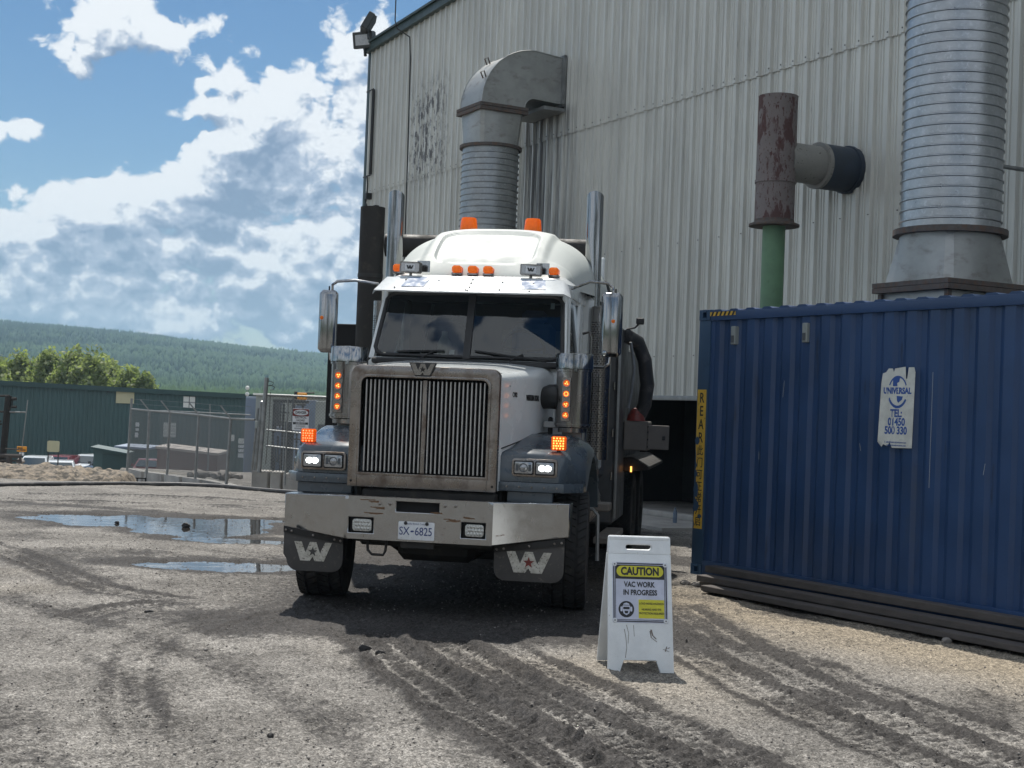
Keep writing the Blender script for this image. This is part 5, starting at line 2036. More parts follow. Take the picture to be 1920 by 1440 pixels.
    tr('light_panel', MB().box(lx - .042, lx + .042, ay - .180, ay - .150, 1.725, 2.13, .004), 'chrome_dirty', parent=acl)
    for k in range(4):
        z = 2.075 - k * .0975
        ln = tr('marker_light', MB().lathe([(0, ay - .1835), (.024, ay - .1835), (.031, ay - .188), (.034, ay - .186), (.034, ay - .1805)], (lx, 0, z), 'Y', 24), 'amber_dark', parent=acl)
        tr('light_bezel', MB().lathe([(.030, ay - .1815), (.030, ay - .190), (.039, ay - .190), (.040, ay - .1815)], (lx, 0, z), 'Y', 24, closed=True), 'chrome', parent=acl)
        mb = MB()
        if sgn > 0 and k == 1:
            for j in range(8):
                mb.cyl((lx + .017 * math.cos(j * pi / 4), ay - .1895, z + .017 * math.sin(j * pi / 4)), (lx + .017 * math.cos(j * pi / 4), ay - .184, z + .017 * math.sin(j * pi / 4)), .0045, n=6)
        else:
            for j in range(3):
                a = j * 2 * pi / 3 + .5 + k * .7 + (sgn > 0) * .9
                mb.cyl((lx + .011 * math.cos(a), ay - .1895, z + .011 * math.sin(a)), (lx + .011 * math.cos(a), ay - .184, z + .011 * math.sin(a)), .0062, n=6)
        tr('marker_leds', mb, 'amber_lit', parent=acl)
    # elbow towards the hood and its strut
    tr('intake_elbow', MB().tube([(ax_ - sgn * .12, ay + .05, 1.95), (ax_ - sgn * .22, ay + .06, 1.95), (ax_ - sgn * .30, ay + .10, 1.93)], [.12, .115, .10], 20), 'black')
    tr('intake_bracket', MB().box(ax_ - .10, ax_ + .09, ay + .02, ay + .06, 1.42, 1.63, .008), 'steel_post')
    tr('intake_bracket', MB().box(ax_ - sgn * .25 - .02, ax_ - sgn * .15 + .02, ay - .02, ay + .02, 1.66, 1.72, .006), 'steel_post')
tr('bracket_bolt', MB().box(1.06, 1.10, ay - .01, ay + .018, 1.49, 1.54), 'flat_black')

# cab: lower body, pillars, roof
mb = MB()
mb.loft([[(-.955, 1.60, 1.15), (.985, 1.60, 1.15), (.985, 1.60, 2.24), (.94, 1.60, 2.285), (-.91, 1.60, 2.285), (-.955, 1.60, 2.24)],
         [(-1.0, 3.05, 1.15), (1.0, 3.05, 1.15), (1.0, 3.05, 2.24), (.97, 3.05, 2.285), (-.97, 3.05, 2.285), (-1.0, 3.05, 2.24)]])
tr('cab_body', mb, 'white_paint', .01)
for sgn in (-1, 1):
    b0, t0 = (-.955, -.868) if sgn < 0 else (.985, .945)
    mb = MB()
    s_ = sgn
    mb.loft([[(b0, 1.60, 2.27), (b0 - s_ * .055, 1.585, 2.27), (b0 - s_ * .055, 1.68, 2.27), (b0, 1.72, 2.27)],
             [(t0, 1.82, 2.97), (t0 - s_ * .045, 1.805, 2.97), (t0 - s_ * .045, 1.88, 2.97), (t0, 1.92, 2.97)]])
    tr('windshield_pillar', mb, 'white_paint', .006)
    # door: skin below window is the cab body; frame round the side window
    mb = MB()
    xo = b0 + s_ * .012
    xt = t0 + s_ * .012
    mb.loft([[(xo, 1.74, 2.27), (xo - s_ * .03, 1.74, 2.27), (xo - s_ * .03, 1.80, 2.27), (xo, 1.80, 2.27)], [(xt, 1.96, 2.93), (xt - s_ * .03, 1.96, 2.93), (xt - s_ * .03, 2.02, 2.93), (xt, 2.02, 2.93)]])
    mb.box(min(xt, xt - s_ * .03), max(xt, xt - s_ * .03), 1.96, 2.72, 2.90, 2.96)
    mb.box(min(xo - s_ * .02, xo - s_ * .05), max(xo - s_ * .02, xo - s_ * .05), 2.66, 2.74, 2.27, 2.95)
    dr = tr('door_frame', mb, 'white_paint', .004)
    tr('side_window', MB().add([(xo - s_ * .018, 1.79, 2.285), (xo - s_ * .018, 2.68, 2.285), (xt - s_ * .018, 2.68, 2.92), (xt - s_ * .018, 2.0, 2.92)], [(0, 1, 2, 3)]), 'side_glass', parent=dr)
    tr('cab_rear_pillar', MB().box(min(b0 * .985, b0 * .93), max(b0 * .985, b0 * .93), 2.74, 3.05, 2.27, 2.97, .01), 'white_paint')
    tr('grab_rail', MB().tube([(b0 + s_ * .03, 2.62, 2.62), (b0 + s_ * .10, 2.62, 2.64), (b0 + s_ * .12, 2.62, 2.58), (b0 + s_ * .13, 2.60, 1.80), (b0 + s_ * .05, 2.6, 1.76)], .014, 8), 'chrome')
tr('cab_back_wall', MB().box(-.93, .95, 3.02, 3.05, 2.27, 2.97), 'interior')
mb = MB()
mb.loft([[(-.84, 1.76, 2.93), (.91, 1.76, 2.93), (.93, 1.80, 3.05), (.80, 1.84, 3.10), (-.74, 1.84, 3.10), (-.86, 1.80, 3.05)],
         [(-.93, 2.10, 2.93), (.97, 2.10, 2.93), (.98, 2.15, 3.06), (.86, 2.18, 3.16), (-.82, 2.18, 3.16), (-.94, 2.15, 3.06)],
         [(-.97, 3.05, 2.93), (.99, 3.05, 2.93), (1.0, 3.05, 3.08), (.88, 3.05, 3.2), (-.86, 3.05, 3.2), (-.98, 3.05, 3.08)]])
tr('cab_roof', mb, 'white_paint', .012)
# windshield: two panes, gasket, divider
wl, wr_ = (-.905, 1.605, 2.305), (.945, 1.605, 2.305)
tl_, tr_ = (-.825, 1.80, 2.92), (.905, 1.80, 2.92)
V = Vector


def lerp3(a, b, t):
    return V(a).lerp(V(b), t)


cb, ct_ = V((.022, 1.575, 2.30)), V((.025, 1.775, 2.925))
cab_glass = {}
for sgn in (-1, 1):
    bo, to = (V(wl), V(tl_)) if sgn < 0 else (V(wr_), V(tr_))
    # rounded outer corners
    pts = [cb, bo.lerp(cb, .10), bo.lerp(cb, .03) + V((0, .012, .03)), bo.lerp(to, .12), bo.lerp(to, .90), to.lerp(ct_, .03) + V((0, 0, -.022)), to.lerp(ct_, .09), ct_]
    gl_ = MB().add(pts, [tuple(range(8))])
    w_ = tr('windshield_pane', gl_, 'windshield', 0, 0)
    tr('gasket', MB().tube(pts, .021, 8, closed=True), 'black', parent=w_)
mb = MB()
mb.add([(-.012, 1.545, 2.285), (.056, 1.545, 2.285), (.058, 1.755, 2.93), (-.010, 1.755, 2.93), (-.012, 1.60, 2.285), (.056, 1.60, 2.285), (.058, 1.80, 2.93), (-.010, 1.80, 2.93)],
       [(0, 1, 2, 3), (4, 5, 6, 7), (0, 1, 5, 4), (1, 2, 6, 5), (2, 3, 7, 6), (3, 0, 4, 7)])
tr('windshield_divider', mb, 'black')
tr('cowl', MB().box(-.90, .94, 1.50, 1.62, 2.215, 2.275, .015), 'black')
for (x0, x1) in ((-.45, -.08), (.42, .82)):
    mb = MB()
    mb.tube([(x0 + .02, 1.56, 2.275), (x0 + .1, 1.575, 2.325), ((x0 + x1) / 2 - .05, 1.58, 2.345)], .009, 6)
    mb.tube([(x0 - .22, 1.582, 2.338), (x1 - .12, 1.582, 2.358)] if x0 < 0 else [(x0 - .32, 1.582, 2.365), (x1 - .02, 1.562, 2.285)], .010, 6)
    tr('wiper', mb, 'black')
# inside of the cab
mb = MB()
mb.box(-.88, .90, 1.66, 1.95, 2.20, 2.31, .03)
mb.box(.25, .82, 1.72, 1.98, 2.25, 2.37, .04)
tr('dashboard', mb, 'interior')
for x in (-.48, .48):
    mb = MB()
    mb.box(x - .24, x + .24, 2.45, 2.95, 2.0, 2.15, .05)
    mb.box(x - .23, x + .23, 2.78, 2.92, 2.10, 2.72, .06)
    mb.box(x - .13, x + .13, 2.80, 2.90, 2.72, 2.86, .04)
    tr('cab_seat', mb, 'interior' if x < 0 else 'interior_blue')
mb = MB()
mb.tube([(.50 + .21 * math.cos(a), 2.04 - .10 * math.sin(a), 2.42 + .17 * math.sin(a)) for a in np.linspace(0, 2 * pi, 29)[:-1]], .015, 8, closed=True)
mb.tube([(.30, 2.04, 2.42), (.50, 2.06, 2.40), (.70, 2.04, 2.42)], .014, 6)
mb.tube([(.50, 2.06, 2.40), (.50, 1.93, 2.28)], .03, 8)
tr('steering_wheel', mb, 'black')
tr('grab_pole', MB().tube([(-.52, 2.0, 2.33), (-.42, 2.02, 2.84)], .014, 8), 'chrome_clean')
mb = MB()
mb.box(.12, .46, 2.99, 3.01, 2.42, 2.66)
mb.box(.56, .80, 2.99, 3.01, 2.42, 2.66)
tr('rear_panel_card', mb, 'interior_light')
tr('paper_note', MB().add([(-.155, 1.60, 2.325), (-.105, 1.60, 2.325), (-.105, 1.612, 2.37), (-.155, 1.612, 2.37)], [(0, 1, 2, 3)]), 'plate_white')
tr('paper_note', MB().add([(.79, 1.775, 2.80), (.83, 1.775, 2.80), (.83, 1.795, 2.86), (.79, 1.795, 2.86)], [(0, 1, 2, 3)]), 'plate_white')
tr('plastic_jug', MB().lathe([(.0, 2.31), (.07, 2.31), (.07, 2.44), (.03, 2.52), (.03, 2.56), (0, 2.56)], (-.26, 1.86, 0), n=16), 'interior_light')
tr('sun_shade', MB().box(-.80, .88, 1.86, 1.88, 2.86, 2.93), 'interior')

# visor
fr = [(-.945, 1.62, 2.90), (-.905, 1.515, 2.925), (-.45, 1.475, 2.922), (.025, 1.455, 2.918), (.50, 1.475, 2.922), (.945, 1.515, 2.928), (1.005, 1.62, 2.90)]
bk = [(-.900, 1.80, 3.035), (-.835, 1.745, 3.075), (-.40, 1.735, 3.078), (.025, 1.725, 3.08), (.46, 1.735, 3.078), (.905, 1.745, 3.072), (.955, 1.80, 3.03)]
mb = MB()
mb.add([V(p) for p in fr] + [V(p) for p in bk] + [V(p) + V((0, .006, -.010)) for p in fr] + [V(p) + V((0, .006, -.010)) for p in bk],
       [(i, i + 1, 7 + i + 1, 7 + i) for i in range(6)] + [(14 + i, 14 + i + 1, 21 + i + 1, 21 + i) for i in range(6)] + [(i, i + 1, 14 + i + 1, 14 + i) for i in range(6)] + [(7 + i, 8 + i, 22 + i, 21 + i) for i in range(6)])
vz = tr('visor', mb, 'visor', 0, 50)


def visor_pt(x, k, off=.004):
    """point on the visor skin, k = 0 at the front edge, 1 at the back"""
    for i in range(6):
        if fr[i][0] <= x <= fr[i + 1][0] or i == 5:
            t = (x - fr[i][0]) / (fr[i + 1][0] - fr[i][0])
            p = V(fr[i]).lerp(V(fr[i + 1]), t).lerp(V(bk[i]).lerp(V(bk[i + 1]), t), k)
            return p + V((0, -.4, .9)) * off
    return None


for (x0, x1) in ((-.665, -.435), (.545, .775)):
    tr('blue_patch', MB().add([visor_pt(x0, .28), visor_pt(x1, .28), visor_pt(x1, .97), visor_pt(x0, .97)], [(0, 1, 2, 3)]), 'visor_patch', 0, 0, parent=vz)  # plain blue-grey rectangles laid on the visor skin
mb = MB()
for (x, k) in ((-.72, .2), (-.68, .8), (-.36, .2), (-.33, .8), (.02, .12), (.03, .35), (.03, .62), (.035, .88), (.33, .2), (.35, .75), (.62, .15), (.66, .7), (.0, .15)):
    p = visor_pt(x, k, .002)
    mb.cyl(p, p + V((0, -.004, .005)), .008, n=8)
tr('visor_screws', mb, 'black', parent=vz, kind='stuff')
tr('visor_joint', MB().tube([visor_pt(.0255, .02, .001), visor_pt(.0255, .98, .001)], .0028, 5), 'dark_grey', parent=vz)

# roof marker lamps, roof lamps
for x in (-.79, -.19, -.03, .125, .78):
    cl = tr('cab_light', MB().box(x - .047, x + .047, 1.95, 2.09, 3.150, 3.225, .018), 'amber')
    tr('light_base', MB().box(x - .052, x + .052, 1.97, 2.12, 3.13, 3.155, .006), 'chrome', parent=cl)
for (x, rz_) in ((-.625, R(-4)), (.575, R(4))):
    mb = MB()
    mb.box(-.108, .108, -.035, .035, -.056, .056, .014)
    rl = tr('roof_lamp', mb, 'black')
    rl.location = (x, 1.86, 3.182)
    rl.rotation_euler = (0, R(2), rz_)
    mb = MB()
    mb.frame(rrect(-.106, .106, -.054, .054, .014), rrect(-.094, .094, -.043, .043, .010), -.042, -.0355)
    tr('lamp_bezel', mb, 'chrome', parent=rl)
    tr('lamp_cover', MB().box(-.093, .093, -.0385, -.0355, -.042, .042), 'lamp_glass', parent=rl)
    tr('cover_patch', MB().box(-.050, .050, -.0405, -.039, -.030, .030), 'plate_white', parent=rl)
    wp, star = badge_polys(0, -.017, .036, .036)
    tr('cover_badge', MB().prism(wp, -.0430, -.0410), 'ink', parent=rl)
    tr('lamp_foot', MB().cyl((0, 0, -.11), (0, 0, -.055), .015, n=8), 'chrome', parent=rl)
    sg_ = 1
    tr('lamp_bracket', MB().box(x + .03, x + .16, 1.985, 2.0, 3.15, 3.265, .004), 'chrome_clean')


# roof fairing with its recessed panel
def fairing():
    nv, nu = 110, 130
    rings = []
    for i in range(nv + 1):
        v = i / nv
        y = 1.98 + 2.6 * v
        f = min(1, (y - 1.98) / 1.25)
        e = math.sin(f * pi / 2) ** .85
        zt = 3.10 + .60 * e
        hw = .86 + .20 * min(1, (y - 1.98) / 1.0)
        zb = 3.04 if y > 2.3 else 3.08
        cx = .02
        ring = []
        for j in range(nu + 1):
            a = pi * j / nu
            c_, s_ = math.cos(a), math.sin(a)
            px = (abs(c_) ** .62) * (1 if c_ >= 0 else -1)
            pz = abs(s_) ** .50
            x = cx + hw * px * (1 - .17 * pz * pz)
            z = zb + (zt - zb) * pz
            # raised centre deck
            m_ = max(0, min(1, (.66 - abs(x - cx)) / .07))
            m_ = m_ * m_ * (3 - 2 * m_)
            z += .045 * m_ * e
            # recess in the sloping front
            ax2 = abs(x - cx) / .52
            vy = (y - 2.52) / .36
            d_ = (ax2 ** 6 + abs(vy) ** 6) ** (1 / 6)
            rs = max(0, min(1, (1.0 - d_) / .05))
            rs = rs * rs * (3 - 2 * rs)
            z -= .038 * rs
            ring.append((x, y, z))
        rings.append(ring)
    mb = MB()
    mb.loft(rings, closed=False, caps=False)
    return mb


tr('roof_fairing', fairing(), 'fibreglass', 0, 60)
tr('sleeper_body', MB().box(-1.02, 1.07, 3.06, 4.56, 1.15, 3.05, .05), 'white_paint')
tr('fairing_back', MB().box(-.98, 1.02, 4.54, 4.57, 3.0, 3.62, .03), 'white_paint')
for x in (-.375, .335):
    bc = tr('beacon', MB().lathe([(.0, 3.905), (.075, 3.90), (.085, 3.885), (.098, 3.765), (.098, 3.755), (0, 3.755)], (x, 3.45, 0), n=28), 'amber', label='orange rotating beacon on the sleeper roof')
    tr('beacon_foot', MB().lathe([(.13, 3.715), (.13, 3.728), (.105, 3.735), (.105, 3.756), (0, 3.756)], (x, 3.45, 0), n=28), 'chrome', parent=bc)
    tr('beacon_cage', MB().lathe([(0, 3.88), (.05, 3.87), (.062, 3.77), (0, 3.77)], (x, 3.45, 0), n=18), 'amber_dark', parent=bc)

# mirrors
for sgn, x0, x1, z0, z1 in ((-1, -1.485, -1.30, 2.305, 2.925), (1, 1.295, 1.500, 2.35, 2.965)):
    ym = 1.66
    mr = tr('mirror', MB().box(x0, x1, ym - .055, ym + .055, z0, z1, .035), 'chrome_clean', .018)
    xa = (x0 + x1) / 2 + (.03 if sgn < 0 else 0)
    att = (-.92, 1.75, 3.0) if sgn < 0 else (.99, 1.75, 3.0)
    tr('mirror_arm', MB().tube([(xa - sgn * .0, ym, z1 - .02), (xa, ym, z1 + .05), (xa - sgn * .05, ym, z1 + .085), (xa - sgn * .22, ym + .02, z1 + .10), att], .015, 8), 'chrome_clean', parent=mr)
    tr('mirror_arm', MB().tube([(xa, ym, z0 + .03), (xa - sgn * .01, ym, z0 - .06), (xa - sgn * .06, ym, z0 - .10), (xa - sgn * .36, ym + .04, z0 - .10)], .015, 8), 'chrome_clean', parent=mr)
    ml = tr('mirror_marker', MB().lathe([(.0, ym - .068), (.015, ym - .064), (.018, ym - .056)], ((x0 + x1) / 2 + (.02 if sgn > 0 else -.05), 0, z0 + (z1 - z0) * .55), 'Y', 16), 'amber', parent=mr)
    ml.scale = (1, 1, 1)
    tr('mirror_bolt', MB().cyl((xa + sgn * .03, ym, z1 - .01), (xa + sgn * .03, ym, z1 + .035), .008, n=8), 'black', parent=mr)
tr('mirror_knob', MB().lathe([(0, 1.59), (.02, 1.592), (.028, 1.606)], (1.345, 0, 2.385), 'Y', 14), 'chrome_clean')


# exhausts
def stack(x, y, z0, z1, r, mt, name, cut=.10):
    n = 28
    b = []
    t = []
    m2 = []
    for i in range(n):
        a = 2 * pi * i / n
        b.append((x + r * math.cos(a), y + r * math.sin(a), z0))
        t.append((x + r * math.cos(a), y + r * math.sin(a), z1 - cut * (.5 + .5 * math.sin(a))))
        m2.append((x + (r - .006) * math.cos(a), y + (r - .006) * math.sin(a), z1 - cut * (.5 + .5 * math.sin(a))))
    i2 = [(p[0], p[1], z0 + .5) for p in m2]
    mb = MB().loft([b, t, m2, i2])
    return tr(name, mb, mt, 0, 40)


stack(-1.135, 3.2, 1.3, 4.145, .087, 'chrome_clean', 'exhaust_stack')
stack(1.035, 3.2, 1.3, 4.165, .087, 'chrome_clean', 'exhaust_stack')
for sgn, x in ((1, 1.165), (-1, -1.19)):
    hsd = tr('heat_shield', MB().lathe([(.105, 1.33), (.112, 1.33), (.112, 2.93), (.105, 2.93)], (x, 3.05, 0), n=36), 'chrome')
    mb = MB()
    for k in range(58):
        z = 1.42 + k * .024
        if z > 2.78:
            break
        for j in range(7):
            a = R(210 + j * 17 + (k % 2) * 8)
            p = V((x + .1125 * math.cos(a), 3.05 + .1125 * math.sin(a), z))
            tv = V((-math.sin(a), math.cos(a), 0)) * .009
            nv = V((math.cos(a), math.sin(a), 0)) * .002
            mb.add([p - tv + nv + V((0, 0, -.004)), p + tv + nv + V((0, 0, -.004)), p + tv + nv + V((0, 0, .004)), p - tv + nv + V((0, 0, .004))], [(0, 1, 2, 3)])
    tr('shield_slots', mb, 'flat_black', 0, 0, parent=hsd, kind='stuff')
    tr('shield_edge', MB().tube([(x - sgn * .125, 2.95, 1.33), (x - sgn * .125, 2.95, 2.30)], .012, 6), 'chrome_clean', parent=hsd)
stack(-1.745, 4.5, .9, 4.15, .145, 'frame_metal', 'vacuum_silencer', 0)
tr('silencer_band', MB().lathe([(.146, 3.32), (.151, 3.32), (.151, 3.36), (.146, 3.36)], (-1.745, 4.5, 0), n=28), 'black')
tr('vacuum_duct', MB().tube([(-1.6, 4.62, 3.72), (-1.0, 4.66, 3.72), (-.4, 4.68, 3.72), (.9, 4.68, 3.7)], .135, 20), 'frame_metal')
tr('vacuum_duct', MB().tube([(.5, 4.7, 3.36), (.85, 4.7, 3.36), (.98, 4.72, 3.30), (1.03, 4.74, 3.18), (1.03, 4.74, 2.8)], .085, 18), 'black')
# open black cabinet door at the left of the body
tr('cabinet_door', MB().box(-2.36, -1.28, 4.95, 5.0, 1.42, 2.79, .01), 'flat_black')
# vacuum body behind
tr('debris_body', MB().box(-1.15, 1.08, 4.8, 10.6, 1.05, 2.75, .06), 'body_dark')
tr('side_cabinet', MB().box(-1.25, 1.19, 4.85, 6.4, .52, 2.88, .03), 'body_dark')
mb = MB()
mb.box(1.195, 1.225, 4.84, 4.90, .60, 2.86)
tr('cabinet_edge', mb, 'steel_post', .006)
for z in (1.05, 1.55, 2.1):
    tr('cabinet_hinge', MB().cyl((1.16, 4.83, z), (1.16, 4.83, z + .09), .012, n=8), 'chrome')
tbx = tr('side_toolbox', MB().box(1.20, 1.50, 5.9, 6.6, 1.38, 1.745, .012), 'tool_tan')
tr('toolbox_door', MB().box(1.50, 1.765, 5.90, 5.925, 1.40, 1.70, .006), 'tool_tan', parent=tbx)
tr('toolbox_latch', MB().box(1.68, 1.72, 5.875, 5.90, 1.52, 1.57, .006), 'black', parent=tbx)
for z in (1.43, 1.52, 1.61, 1.68):
    tr('toolbox_hinge', MB().cyl((1.502, 5.885, z - .012), (1.502, 5.885, z + .012), .008, n=6), 'black', parent=tbx)
tr('suction_hose', MB().tube([(1.22, 5.6, 2.78), (1.34, 5.8, 2.72), (1.43, 5.9, 2.50), (1.47, 5.95, 2.2), (1.44, 6.0, 1.95), (1.36, 6.05, 1.78)], .088, 18), 'hose')
tr('hose_end', MB().lathe([(.07, 1.745), (.12, 1.745), (.10, 1.82), (.05, 1.90), (0, 1.91)], (1.34, 6.0, 0), n=18), 'red_star')
tr('thin_hose', MB().tube([(1.28, 5.5, 2.70), (1.33, 5.55, 2.4), (1.30, 5.6, 2.1), (1.27, 5.6, 1.9)], .02, 7), 'steel_post')
wl_ = tr('work_lamp', MB().box(1.335, 1.43, 5.5, 5.57, 2.92, 3.0, .01), 'black')
tr('work_lamp_stem', MB().tube([(1.22, 5.55, 2.86), (1.32, 5.55, 2.88), (1.37, 5.54, 2.93)], .012, 6), 'black', parent=wl_)
tr('rear_mudguard', MB().prism([(1.16, 1.10), (1.50, 1.13), (1.50, 1.17), (1.30, 1.28), (1.16, 1.28)], 6.2, 9.5), 'frame_metal')
tr('side_marker', MB().box(1.28, 1.30, 6.15, 6.18, 1.10, 1.17), 'amber_lit')
tr('step_bracket', MB().tube([(1.02, 2.35, .86), (1.22, 2.3, .86), (1.27, 2.3, .80), (1.28, 2.3, .35)], .02, 7), 'steel_post')
tr('step_bracket', MB().box(1.20, 1.38, 2.30, 2.60, .84, .92, .01), 'tool_tan')
tr('fuel_tank', MB().lathe([(.0, 2.35), (.27, 2.36), (.30, 2.40), (.30, 3.7), (.27, 3.74), (0, 3.75)], (.86, 0, .86), 'Y', 28), 'chrome_dirty')
tr('fuel_tank', MB().lathe([(.0, 2.35), (.27, 2.36), (.30, 2.40), (.30, 3.7), (.27, 3.74), (0, 3.75)], (-.86, 0, .86), 'Y', 28), 'chrome_dirty')
tr('running_board', MB().box(1.12, 1.32, 3.4, 4.9, .42, .49, .01), 'tool_tan')

# chassis
mb = MB()
for x in (-.46, .40):
    mb.box(x - .04, x + .04, .22, 10.4, .74, 1.0)
tr('frame_rail', mb, 'frame_metal', .006)
mb = MB()
mb.tube([(-.95, 1.32, .58), (-.6, 1.32, .56), (-.45, 1.32, .47), (.40, 1.32, .47), (.55, 1.32, .56), (.95, 1.32, .58)], .065, 10)
tr('front_axle', mb, 'frame_metal')
mb = MB()
mb.box(-.38, .33, .7, 1.9, .42, .90, .06)
mb.box(-.62, .58, .30, .42, .58, 1.08, .02)
tr('engine_sump', mb, 'frame_metal')
tr('cross_member', MB().box(-.72, .60, .5, .62, .88, 1.14, .01), 'frame_metal')
for x in (-.46, .40):
    tr('leaf_spring', MB().tube([(x, .45, .72), (x, .9, .62), (x, 1.32, .60), (x, 1.8, .64), (x, 2.1, .74)], .035, 6), 'frame_metal')
tr('inner_panel', MB().box(-.66, .56, .50, 1.55, 1.0, 1.12, .01), 'flat_black')
for sgn in (-1, 1):
    x = CXF + sgn * .62
    tr('engine_side_panel', MB().box(min(x, x + sgn * .03), max(x, x + sgn * .03), .46, 1.75, .72, 1.30, .005), 'frame_metal')
mb = MB()
mb.lathe([(0, -.2), (.2, -.18), (.26, 0), (.2, .18), (0, .2)], (-.03, 7.6, .56), 'Y', 16)
mb.tube([(-.9, 7.6, .55), (.85, 7.6, .55)], .09, 10)
mb.tube([(-.9, 9.0, .55), (.85, 9.0, .55)], .09, 10)
tr('rear_axle', mb, 'frame_metal')
tr('drive_shaft', MB().tube([(-.03, 2.0, .72), (-.03, 7.4, .58)], .06, 10), 'frame_metal')


def wheel(parent, x, y, r, w, steer, name='front_wheel'):
    """a wheel with its axis along x; the tread is made of separate blocks"""
    t = link(name, None, parent)
    t.location = (x, y, r)
    t.rotation_euler = (0, 0, steer)
    h = w / 2
    prof = [(r * .56, -h * .72), (r * .62, -h * .92), (r * .80, -h * 1.0), (r * .93, -h * .97), (r - .020, -h * .86), (r - .016, -h * .4), (r - .016, h * .4), (r - .020, h * .86), (r * .93, h * .97), (r * .80, h * 1.0), (r * .62, h * .92), (r * .56, h * .72)]
    link('tyre', MB().lathe(prof, (0, 0, 0), 'X', 64).mesh('tyre', 'rubber', 0, 40), t)
    mb = MB()
    nb = 46
    for (c, ww, ph, tw) in ((-.76, .36, 0, .35), (-.26, .40, .5, -.25), (.26, .40, 0, .25), (.76, .36, .5, -.35)):
        for k in range(nb):
            a0 = 2 * pi * (k + ph) / nb
            da = 2 * pi / nb * .39
            vs = []
            for rad in (r - .022, r):
                for (u_, s_) in ((-1, -1), (1, -1), (1, 1), (-1, 1)):
                    xx = h * (c + ww * .5 * u_)
                    rr = rad - (.010 if abs(xx) > h * .88 else 0)
                    a = a0 + da * s_ + tw * .12 * u_
                    vs.append((xx, rr * math.cos(a), rr * math.sin(a)))
            mb.add(vs, [(0, 1, 2, 3), (4, 5, 6, 7), (0, 1, 5, 4), (1, 2, 6, 5), (2, 3, 7, 6), (3, 0, 4, 7)])
    link('tread_blocks', mb.mesh('tread_blocks', 'rubber', 0, 20), t, kind='stuff')
    mb = MB()
    s_ = 1 if x > 0 else -1
    mb.lathe([(r * .56, -h * .70), (r * .56, h * .70), (r * .52, h * .72), (r * .50, h * .5), (r * .40, h * .35), (r * .22, h * .42), (r * .20, h * .66), (0, h * .68)] if x > 0 else
             [(r * .56, h * .70), (r * .56, -h * .70), (r * .52, -h * .72), (r * .50, -h * .5), (r * .40, -h * .35), (r * .22, -h * .42), (r * .20, -h * .66), (0, -h * .68)], (0, 0, 0), 'X', 32)
    link('rim', mb.mesh('rim', 'chrome_dirty', 0, 35), t)
    return t


wheel(tk, -1.175, 1.18, .56, .42, R(7))
wheel(tk, 1.085, 1.32, .545, .40, R(5))
for y in (7.6, 9.0):
    for x in (-1.16, -.84, .78, 1.10):
        wheel(tk, x, y, .52, .27, 0, 'rear_wheel')

# ------------------------------------------------------------------ hose across the yard
pts = []
for (px, py, Y) in ((-260, 921, 27.0), (-120, 918, 27.2), (0, 914.5, 27.6), (120, 911, 28.6), (230, 908.5, 29.6), (330, 909.5, 30.0), (420, 913, 29.9), (480, 919, 29.3), (540, 924, 28.8), (620, 930, 28.3), (700, 932, 28.2)):
    p = at(px, py, Y)
    pts.append((p.x, Y, max(.035, min(.10, p.z)) if Y < 29 else p.z + .01))
MB().tube(pts, .050, 10).obj('ground_hose', 'hose', None, label='long black hose lying across the yard in front of the fence and dirt bank', category='hose')

# dirt bank at the left
def bank():
    nx, ny = 150, 26
    X = np.linspace(-16.5, -8.35, nx)[None, :] + np.zeros((ny, 1))
    v = np.linspace(0, 1, ny)[:, None] + 0 * X
    Y = 30.8 + v * 3.6 + .15 * np.sin(X * 1.3)
    prof = np.sin(np.clip(v / .62, 0, 1) * pi / 2) * (1 - .75 * sstep(v, .75, 1))
    endf = 1 - sstep(X, -8.9, -8.35)
    Z = -.66 + prof * (.79 + .05 * np.sin(X * .9)) * (.15 + .85 * endf) + fbm(X, Y, 1.5, 4, .65, 301) * .055 * (prof > .02) + fbm(X, Y, 6, 4, .7, 302) * .05
    co = np.stack([X, Y, Z], -1).reshape(-1, 3)
    i = np.arange(ny - 1)[:, None] * nx + np.arange(nx - 1)[None, :]
    q = np.stack([i, i + 1, i + nx + 1, i + nx], -1).reshape(-1, 4)
    me = np_mesh('dirt_bank', co, q, None, mat('bank_soil', (.20, .165, .125), .95, 0, .5, 7, bump=.9, bs=14, layers=[((.05, .045, .038), 4.5, .44, .62, (1, 1, 2.5), .95)]))
    link('dirt_bank', me, kind='structure')


bank()

# concrete kerb wall with the chain link fence on it
BL = [(236, 878, 905, 41.5), (266, 884, 908, 40.3), (304, 889, 911, 38.8), (338, 894, 913, 37.4), (375, 899, 915, 36), (408, 905, 917, 34.8), (436, 913, 920, 33.8)]
KW = thing('kerb_wall', 'low pale concrete block wall running under the chain link fence', 'low wall', (at(236, 878, 41.5).x, 41.5, -.5))
for i in range(len(BL) - 1):
    a = at(BL[i][0] + 3, BL[i][1], BL[i][3])
    b = at(BL[i + 1][0] - 2, BL[i + 1][1], BL[i + 1][3])
    ax_ = Vector((b.x - a.x, b.y - a.y, 0)).normalized()
    nb = Vector((-ax_.y, ax_.x, 0)) * .30
    o0 = KW.location
    vs = []
    for p in (a, b):
        for q_ in (Vector((0, 0, 0)), nb if nb.y > 0 else -nb):
            for z in (-1.2, p.z):
                v = p + q_
                vs.append((v.x - o0.x, v.y - o0.y, z - o0.z))
    MB().add(vs, [(0, 1, 3, 2), (4, 6, 7, 5), (0, 4, 5, 1), (2, 3, 7, 6), (0, 2, 6, 4), (1, 5, 7, 3)]).obj('concrete_block', 'concrete', KW, .015)
